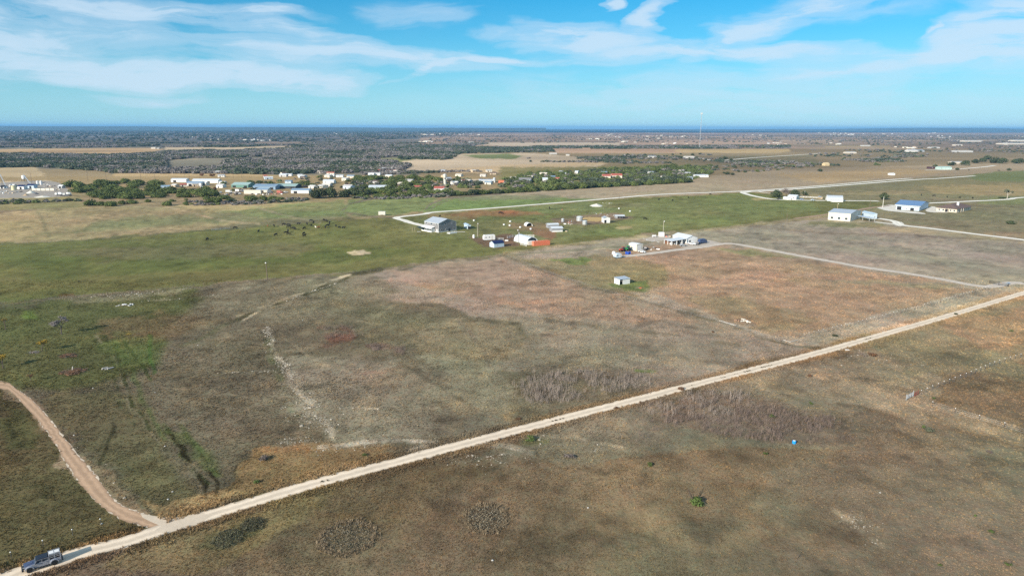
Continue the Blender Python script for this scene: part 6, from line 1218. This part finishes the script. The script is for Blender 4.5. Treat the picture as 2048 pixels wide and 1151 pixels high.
# ---- cattle
def skin(name, pts, edges, rad, m, lv=1):
    me = bpy.data.meshes.new(name); me.from_pydata(pts, edges, []); o = bpy.data.objects.new(name, me); COL.objects.link(o)
    sk = o.modifiers.new('s', 'SKIN'); me.skin_vertices[0].data[0].use_root = True
    for i, r in enumerate(rad): me.skin_vertices[0].data[i].radius = r if isinstance(r, tuple) else (r, r)
    sb = o.modifiers.new('d', 'SUBSURF'); sb.levels = sb.render_levels = lv
    dg = bpy.context.evaluated_depsgraph_get(); nm = bpy.data.meshes.new_from_object(o.evaluated_get(dg)); bpy.data.objects.remove(o); nm.name = name; nm.materials.clear(); nm.materials.append(m)
    nm.polygons.foreach_set('use_smooth', [True]*len(nm.polygons)); return nm
def cow_mesh(m, graze):
    hd = [(1.15,0,1.30),(1.45,0,1.48),(1.85,0,1.35)] if not graze else [(1.15,0,1.05),(1.5,0,.55),(1.68,0,.18)]
    pts = [(0,0,1.05),(.75,0,1.08)]+hd+[(-.85,0,1.12),(-1.0,0,1.2),(-1.08,0,.6)]; ed = [(0,1),(1,2),(2,3),(3,4),(0,5),(5,6),(6,7)]; rd = [(.36,.40),(.33,.40),(.22,.24),(.15,.17),(.09,.1),(.34,.37),(.06,.06),(.03,.03)]
    for (x, par) in ((.72, 1), (-.82, 5)):
        for s in (-1, 1):
            k = len(pts); bend = -.06 if x < 0 else .03
            pts += [(x, s*.2, .80), (x+bend, s*.22, .42), (x, s*.22, .03)]; ed += [(par, k), (k, k+1), (k+1, k+2)]; rd += [.17, .075, .06]
    for s in (-1, 1): k = len(pts); pts.append((hd[1][0]-.02, s*.22, hd[1][2]+.08)); ed.append((3, k)); rd.append(.04)
    return skin('cow', pts, ed, rd, m)
hide = mat('black_hide', (.012, .011, .011), .7, 0, .2, 2); CW = [cow_mesh(hide, False), cow_mesh(hide, True)]; brownh = mat('brown_hide', (.26,.09,.045), .7); whiteh = mat('white_hide', (.66,.62,.54), .7)
CS = [(548.5,453.5),(567.5,450.5),(577,451.5),(597,449.5),(614,449.5),(623,452),(627,447.5),(622,443),(648,442),(654,444),(659,447),(650.5,456),(655,453),(672,453.5),(679,456.5),(687,457),(578.5,455.5),(587,458.5),(590,460),(609,458.5),(571.5,467),(576,464),(577,470),(608,469),(608.5,473.5),(552,471.5),(415,480.5),(517,464.5),
      (1001,428.5),(880,434),(1099,418),(1318,400.5),(1345,402),(1377,396.5),(1420,389.5),(1290,439.5),(1842.5,391),(1868,393),(1894,395),(1919,396.5),(1945,397),(1938,341),(1997.5,342),(470,458)]
for i, (x, y) in enumerate(CS):
    gz = i % 3 != 0; me = CW[1 if gz else 0]; o = put('cow', me, None, GV(x, y), random.uniform(0, 6.28)); s = random.uniform(1.15, 1.35) if x != 1001 else 1.6; o.scale = (s, s, s)
    if x < 720: gp, lab = 'black cattle grazing in the herd on the green pasture', 'black cow %s, %s %s of the herd' % ('grazing' if gz else 'with its head up', 'upper' if y < 456 else 'lower', 'left' if x < 590 else 'middle' if x < 640 else 'right')
    elif x > 1800: gp, lab = 'black cattle behind the blue-roofed barn', 'black cow standing far behind the barns on the right'
    else: gp, lab = 'black cattle scattered behind the grey house and pens', 'black cow %s in the pasture behind the grey house and pens' % ('grazing' if gz else 'standing')
    if x == 415: gp, lab = None, 'lone black cow left of and below the rest of the herd'
    if x == 1001: gp, lab = None, 'large black bull on the red bare strip behind the grey house'
    tag(o, lab, 'cow', gp)
def recow(m, graze): return cow_mesh(m, graze)
tag(put('cow', cow_mesh(whiteh, False), None, GV(631.5,456), 2.2), 'only white cow of the herd', 'cow'); tag(put('cow', cow_mesh(brownh, False), None, GV(637,456), .6), 'reddish-brown cow right beside the white cow', 'cow'); tag(put('cow', cow_mesh(brownh, True), None, GV(535.5,453), 2.), 'reddish-brown cow at the left fringe of the herd', 'cow')
panel('feeding_fence', 'row of pale grey feeding panels left of the herd', (423,461), (460,458), 1.3, None, galv, 3)
# white tubs in the pasture
tub = MB().lathe([(.5,0),(.75,.15),(.8,.9),(.7,1.1),(.02,1.15)], n=14, m=white).mesh('white_tub')
for i, (x, y, lab) in enumerate([(948,442,'white tub nearest the grey house'),(1008,450.5,'left one of the white tubs on the bare ground'),(1019.5,452,'white tub right of the leftmost bare-ground tub'),(1020.5,444,'white tub highest up on the bare ground'),(1040.5,455.6,'white tub above the lamp pole by the arched hut'),(1061.5,459,'white tub below the small arched shed'),(1260,423.4,'white tub alone right of the pens'),(1238,418,'white tub low in the grass above the long silver shed')]):
    tag(put('white_tub', tub, None, GV(x, y), 0), lab, 'tub', 'white tubs in the pasture')
o = thing('livestock_trailer', 'small cream livestock trailer standing alone below the round hay track', 'trailer', GV(757,431), math.radians(4)); H_ = hgt(GV(757,431), 423.4); W_ = pw(757,431,13.4)
MB().box(0, 0, .5, W_, 2.5, H_, cream_w).build('body', None, o); MB().box(-.02, .1, .6, -.004, 2.4, H_-.2, white).build('door', None, o); MB().box(-.1, -.1, H_, W_+.1, 2.6, H_+.12, white).build('roof', None, o)
for x in (W_*.4, W_*.6): w = MB().lathe([(.05,0),(.4,0),(.4,.25),(.05,.25)], n=12, m=rubber).build('wheel', None, o); w.rotation_euler = (math.pi/2, 0, 0); w.location = (x, .2, .4)

# ---- things in the near fields
def shrub(label, px, py, wpx, m, n=420, name='shrub', flat=.75, dead=0, seed=1, group=None, leaf=.055, cat='shrub', hk=.8):
    w = pw(px, py, wpx); o = thing(name, label, cat, GV(px, py), random.uniform(0, 6.28), group)
    put('crown', crown_mesh(seed, 7, n, leaf, flat, .30, m, .3, .0), o, sc=(w, w, w*hk)); st = MB()
    r = random.Random(seed)
    for i in range(5): a = r.uniform(0, 6.28); st.tube((0, 0, -.03), (w*.3*math.cos(a), w*.3*math.sin(a), w*.4), .03, .012, 5, bark)
    st.build('stem', None, o)
    if dead:
        db = MB()
        for i in range(dead): a = r.uniform(-.3, 1.6); b_ = r.uniform(.5, 1.1); t1 = Vector((w*.55*math.cos(a), w*.55*math.sin(a), w*b_)); db.tube((0, 0, .1), t1, .07, .02, 5, bark); [db.tube(t1*f, t1*f+Vector((r.uniform(-.3, .3), r.uniform(-.3, .3), .35)), .025, .008, 4, bark) for f in (.5, .7, .85)]
        db.build('dead_branch', None, o)
    return o
shrub('largest bright green shrub with dark dead branches in the lower right field', 1391,1007,32,LV,900,dead=7,seed=1)
for i, (x, y, w, lab) in enumerate([(1299,931,16,'round green shrub above and left of the largest shrub'),(1531,908,11,'small green shrub between the blue drum and the largest shrub'),(1545,834,13,'small green shrub at the top of the dead weeds'),(1621,808,11,'yellow-green shrub above the right end of the dead weeds'),(1981,1064,14,'green shrub near the right edge of the lower field'),(1949,1032,10,'small green shrub up left of the right-edge shrub'),(2016,1130,14,'green shrub at the lower right corner'),(1880,1130,9,'tiny green shrub left of the corner shrub'),(513,965,16,'green shrub just above the gravel road left of centre'),(729,911,13,'bright green shrub by the white wash-out above the road'),(1060,880,22,'green weed clump just below the gravel road'),(1867,797,9,'yellow-green shrub right of the small metal gate'),(2022,663,9,'tiny green shrub near the road at right'),(1847,855,11,'small yellow-green shrub below the small gate')]):
    shrub(lab, x, y, w, LV, 330, seed=3+i, dead=1 if i in (4, 6) else 0)
for i, (x, y, w, m, lab) in enumerate([(1362,779,17,LR,'rust-brown bush leaning over the south edge of the gravel road'),(1232,817,14,LR,'reddish clump on the south edge of the gravel road'),(1743,710,22,LR,'orange-brown bush below the gravel road on the right'),(1912,629,12,LD,'dark green bush on the edge of the gravel road'),(1140,915,26,LB,'dark grey leafless bush below the road in the middle'),(528,920,28,LB,'low grey bush in the orange grass left of the wash-out'),(1670,672,14,LD,'olive bush between the fence and the gravel road'),(1978,905,16,LB,'thin dark bush on the right side of the lower field'),(1858,862,24,LS,'pale grey bush under the small yellow-green shrub'),(1036,838,14,LR,'tan bush at the north edge of the gravel road'),(1620,752,14,LR,'low dark mound of brush right of the gravel road bend'),(1425,664,9,LR,'small brown bush on the lot boundary')]):
    shrub(lab, x, y, w, m, 420, 'bush', seed=30+i, hk=.5, cat='bush')
def thicket(label, px, py, wpx, asp, m, seed, h=.6, n=1700, group=None):
    w = pw(px, py, wpx); r = np.random.default_rng(seed); o = thing('thicket', label, 'thicket', GV(px, py), 0, group)
    a = r.uniform(0, 6.28, n); d = np.sqrt(r.random(n))*.5*(1+.05*np.sin(2*a+seed)+.06*np.sin(5*a+seed)+.05*np.sin(9*a)); x, y = d*np.cos(a)*w, d*np.sin(a)*w*asp; z = r.uniform(.05, 1, n)*h*(1.1-d*1.2)
    s = r.uniform(.05, .13, n); V = np.zeros((n*4, 3)); t = r.normal(size=(n, 3)); t /= np.linalg.norm(t, axis=1)[:, None]; u = np.cross(t, r.normal(size=(n, 3))); u /= np.linalg.norm(u, axis=1)[:, None]; p = np.c_[x, y, z]
    V[0::4] = p-t*s[:, None]; V[1::4] = p+u*s[:, None]; V[2::4] = p+t*s[:, None]; V[3::4] = p-u*s[:, None]
    me = bpy.data.meshes.new('foliage'); me.from_pydata(V.tolist(), [], np.arange(n*4).reshape(-1, 4).tolist()); me.materials.append(m); put('foliage', me, o)
    st = MB(); 
    for i in range(70): aa = random.uniform(0, 6.28); dd = .5*math.sqrt(random.random())*w; q = (dd*math.cos(aa), dd*math.sin(aa)*asp, 0); st.tube(q, (q[0]+random.uniform(-.2, .2), q[1]+random.uniform(-.2, .2), h*random.uniform(.7, 1.25)), .02, .008, 3, bark)
    st.build('stems', None, o)
thicket('oval grey-green thicket in the brown field, left one', 697,1074,104,1.05,mat('sage_scrub', (.20,.175,.125), .9, 0, .35, 3, 0, .2),1); thicket('oval grey-green thicket in the brown field, right one', 973,1036,78,1.2,mat('sage_scrub', (.20,.175,.125), .9, 0, .35, 3, 0, .2),2)
thicket('dark scrubby thicket below the gravel road at lower left', 455,1078,60,1.1,mat('dark_scrub', (.115,.115,.07), .9, 0, .3, 3, 0, .2), 3, .8, 1300); thicket('dark scrubby thicket just right of the lower left one', 505,1050,50,1.0,mat('dark_scrub', (.115,.115,.07), .9, 0, .3, 3, 0, .2), 4, .8, 1000)
rp = []
for (px, py, wpx, asp) in [(697,1074,104,1.05), (973,1036,78,1.2)]:
    c_ = G(px, py); w = pw(px, py, wpx)/2; a = RNG.uniform(0, 6.28, 330); d = w*RNG.normal(1.03, .10, 330); rp.append(np.c_[c_[0]+d*np.cos(a), c_[1]+d*np.sin(a)*asp])
rp = np.concatenate(rp); s = RNG.uniform(.8, 1.6, len(rp)); scatter('thicket_fringe_grass', np.c_[rp, rp[:, 0]*0], np.array([.30, .235, .155])*RNG.uniform(.6, 1.2, (len(rp), 1)), np.stack([s, s, s*1.2], 1), RNG.uniform(0, 6.28, len(rp)), TUFTS)
# brush piles in the left meadow
def brush(label, px, py, wpx, m, seed, n=110, h=.7):
    w = pw(px, py, wpx); r = random.Random(seed); o = thing('brush_pile', label, 'brush pile', GV(px, py)); mb = MB()
    for i in range(n): a = r.uniform(0, 6.28); d = w*.42*math.sqrt(r.random()); x, y = d*math.cos(a), d*math.sin(a)*.8; b_ = r.uniform(0, 6.28); l_ = r.uniform(.5, 1.4); z = h*r.random()*(1-d/w*1.3); mb.tube((x, y, z), (x+l_*math.cos(b_), y+l_*math.sin(b_), z+r.uniform(-.1, .4)), .04, .02, 4, m)
    mb.build('branches', None, o); put('dead_leaves', crown_mesh(seed, 6, 420, .06, .5, .34, LR, .2, -.1), o, sc=(w*.9, w*.8, h*1.3)); return o
brush('rust-coloured brush pile with a pale stump in the left meadow', 150,744,60,bark,1,150,.9); brush('rust-coloured brush pile above the one with the pale stump', 137,712,42,bark,2,100,.7); brush('small brush pile with grey logs left of the yellow tree', 68,705,20,mat('grey_log',(.3,.28,.26),.9),3,60,.5)
tag(MB().tube((0, 0, 0), (.2, .1, 1.5), .22, .16, 7, mat('pale_stump', (.5,.46,.40), .9)).build('stump'), 'pale upright stump in the larger rust-coloured brush pile', 'stump').location = GV(145,742)
heap('debris_pile', 'white and black pile of scrap boards in the left meadow', 255,609, 13, 2.4, [white, black, white, wood_d], 'debris', .6, seed=31); heap('debris_pile', 'grey boards lying left of the white scrap pile', 241,611, 6, 1.4, [wood_d, concrete], 'debris', .4, seed=32); heap('rock_pile', 'low grey rock pile on the meadow below the brush piles', 216,736, 7, .9, [mat('grey_rock',(.34,.32,.29),.9)], 'rocks', .7, seed=33)
heap('rock_pile', 'white caliche rocks right of the grey rail paddock', 1490,641, 11, 1.9, [gravel_w, gravel_w, mat('pink_rock',(.5,.33,.26),.9)], 'rocks', .8, seed=34); heap('rock_pile', 'brown earth clods beside the white caliche rocks', 1476,640, 7, 1.3, [mat('brown_earth',(.25,.16,.11),.95)], 'rocks', .8, seed=35)
def pipe(label, a, b, r=.22, m=white): p, q = GV(*a), GV(*b); d = q-p; o = MB().tube((0, 0, r), (d.x, d.y, r), r, r, 10, m).build('pipe'); o.location = p; return tag(o, label, 'pipe')
pipe('white pipe lying on the boundary left of the caliche rocks', (1439,641.5), (1473,651.5), .13, concrete); pipe('left arm of the two white pipes meeting in a V near the road', (1567,680), (1580,684), .11, concrete); pipe('right arm of the two white pipes meeting in a V near the road', (1580.5,684), (1595,679.5), .11, concrete)
tag(MB().box(-.6, -.4, 0, .6, .4, .3, white).box(-.5, -.3, .3, .5, .3, .36, concrete).build('marker_slab'), 'small white slab on the verge where the boundary meets the gravel road', 'slab').location = GV(1694,700)
o = thing('blue_drum', 'small bright blue barrel with white lid at the edge of the dead weeds', 'barrel', GV(1588,886)); MB().lathe([(.40,0),(.44,.06),(.44,.62),(.40,.70),(.28,.72)], n=18, m=mat('bright_blue', (.02,.30,.72), .45)).build('shell', None, o); MB().lathe([(.28,.725),(.28,.76),(.02,.77)], n=14, m=white).build('lid', None, o)
tag(MB().tube((0, 0, 0), (.1, .3, 1.1), .05, .02, 5, bark).tube((0, .1, .3), (.4, .2, 1.0), .03, .01, 5, bark).build('dead_twig'), 'short dead upright stick in the lower field', 'stick').location = GV(1594,1118)
# pale stones strewn over the lot
stm = MB(); stm.lathe([(.02,0),(.20,.02),(.21,.08),(.13,.16),(.02,.18)], n=7, m=concrete); STN = stm.mesh('stone')
for (x, y) in [(752,590),(768,590),(692,565),(605,640),(1176,1015),(1760,985),(330,892),(345,983),(336,998),(203,1047),(148,870),(310,785),(186,776),(985,1120),(396,690)]:
    tag(put('stone', STN, None, GV(x, y), random.uniform(0, 3)), 'small pale stone lying loose in the grass', 'stone', 'small pale stones strewn over the grassland')

# ---- the parked pickup truck
paint_s = mat('silver_paint', (.50, .52, .58), .28, .5, .04, 1, spec=.6); paint_b = mat('blue_reflecting_hood', (.10, .13, .22), .25, .5, .05, 1, spec=.6); rimm = mat('wheel_rim', (.50, .51, .53), .4, .3, .05, 1); topb = mat('black_hardtop', (.018, .024, .038), .35, 0, .1, 1)
fw, rw = GV(60.6,1144.5), GV(109.8,1129.0); fd = (fw-rw).normalized(); lf = Vector((-fd.y, fd.x, 0)); ctr = (fw+rw)/2-lf*.82
T = thing('pickup_truck', 'silver-blue crew-cab pickup truck with black hardtop and camper rack on the gravel road', 'pickup truck', ctr+Vector((0, 0, .03)), math.atan2(fd.y, fd.x))
WB = 1.745; bd = MB()
bd.prism([(-2.75,.62),(-2.2,.55),(-.55,.50),(.95,.50),(1.15,.75),(2.35,.80),(2.45,1.12),(1.05,1.24),(.98,1.22),(-1.02,1.24),(-1.02,1.16),(-2.75,1.18)], -.80, .80, 'y', paint_s); bd.build('body', None, T)
hd_ = MB(); hd_.prism([(1.0,1.245),(2.42,1.13),(2.42,1.17),(2.3,1.21),(1.05,1.30)], -.66, .66, 'y', paint_b); hd_.prism([(1.2,1.30),(2.0,1.235),(2.0,1.26),(1.25,1.34)], -.28, .28, 'y', paint_b); hd_.build('hood', None, T)
cb = MB()
for y0, y1 in ((-.78, -.70), (.70, .78)):
    cb.prism([(.98,1.23),(.72,1.74),(.62,1.74),(.84,1.23)], y0, y1, 'y', paint_s)
    for x in (-.08, -.95): cb.box(x-.05, y0, 1.241, x+.05, y1, 1.74, paint_s)
    cb.box(-1.0, y0, 1.70, .70, y1, 1.76, paint_s)
cb.build('pillar', None, T); gl = MB(); gl.prism([(.90,1.25),(.66,1.69),(-.94,1.69),(-.94,1.25)], -.69, .69, 'y', glass); gl.build('window', None, T)
MB().prism([(.76,1.765),(.66,1.86),(-.92,1.88),(-1.03,1.765)], -.76, .76, 'y', topb).build('hardtop', None, T)
for y in (-.81, .805):
    for x0, x1 in ((-.02, .92), (-.9, -.1)): d_ = MB().box(x0, y, .62, x1, y+.006 if y > 0 else y+.008, 1.2, paint_s).build('door', None, T); MB().box(x0+.05, y+(.006 if y > 0 else -.03), 1.05, x0+.22, y+(.035 if y > 0 else -.001), 1.09, black).build('handle', None, d_)
MB().box(2.36, -.62, .72, 2.50, .62, 1.16, black).build('grille', None, T); [MB().lathe([(.02,0),(.12,0),(.12,.06),(.02,.07)], n=12, m=white).build('headlight', None, T) for _ in range(2)]
for i, c_ in enumerate([x for x in T.children if x.name.startswith('headlight')]): c_.rotation_euler = (0, math.pi/2, 0); c_.location = (2.5, (-.45, .45)[i], .97)
MB().prism([(2.5,.50),(2.78,.52),(2.80,.72),(2.55,.78)], -.86, .86, 'y', black).build('front_bumper', None, T); MB().box(-2.98, -.84, .52, -2.77, .84, .74, black).build('rear_bumper', None, T)
for x in (WB, -WB):
    for s in (-1, 1):
        fe = [(x+.66*math.cos(a), .50+.62*math.sin(a)) for a in np.linspace(.12, math.pi-.12, 9)]; fi = [(x+.54*math.cos(a), .46+.54*math.sin(a)) for a in np.linspace(.12, math.pi-.12, 9)]
        MB().prism(fe+fi[::-1], s*.80 if s > 0 else -.98, .98 if s > 0 else -.80, 'y', paint_s).build('fender', None, T)
        w = MB().lathe([(.25,0),(.40,0),(.435,.05),(.435,.23),(.40,.28),(.25,.28)], n=24, m=rubber).build('wheel', None, T); w.rotation_euler = (math.pi/2, 0, 0); w.location = (x, .95 if s > 0 else -.67, .435)
        MB().lathe([(.03,.03),(.10,.02),(.12,.06),(.22,.06),(.255,.02),(.255,.26),(.22,.22),(.03,.22)], n=20, m=rimm).build('rim', None, w)
sl = MB(); sl.box(-.95, .80, .40, 1.05, .92, .47, black); sl.box(-.95, -.92, .40, 1.05, -.80, .47, black); sl.build('side_step', None, T); MB().box(-.5, .79, 1.28, .0, .80, 1.3, black)
mr = MB(); mr.box(.78, .80, 1.25, .86, 1.0, 1.42, black); mr.box(.78, -1.0, 1.25, .86, -.80, 1.42, black); mr.build('mirror', None, T)
# camper rack over the bed: frame, dark side panels with slots, two pale roof panels
ck = MB()
for x in (-1.10, -1.88, -2.66):
    for y in (-.78, .72): ck.box(x-.04, y, 1.19, x+.04, y+.06, 2.05, rimm)
for y in (-.78, .72):
    for z in (1.5, 1.78, 2.0): ck.box(-2.70, y+.003, z, -1.06, y+.057, z+.06, rimm)
for x in (-1.10, -1.88, -2.66): ck.box(x-.04, -.715, 2.0, x+.04, .715, 2.06, rimm)
ck.build('rack_frame', None, T); MB().box(-2.64, -.70, 1.20, -1.12, .70, 1.99, topb).build('bed_box', None, T)
for x0, x1 in ((-2.60, -1.94), (-1.82, -1.16)): MB().box(x0, -.45, 2.0, x1, .45, 2.09, white).build('roof_panel', None, T)
for x0, x1 in ((-2.58, -1.98), (-1.78, -1.18)):
    for z in (1.26, 1.56): MB().box(x0, .702, z, x1, .712, z+.2, black).build('side_panel', None, T)
for y in (-.78, .66): MB().box(-2.765, y, .85, -2.75, y+.12, 1.1, mat('tail_red', (.35,.02,.02), .4)).build('taillight', None, T)
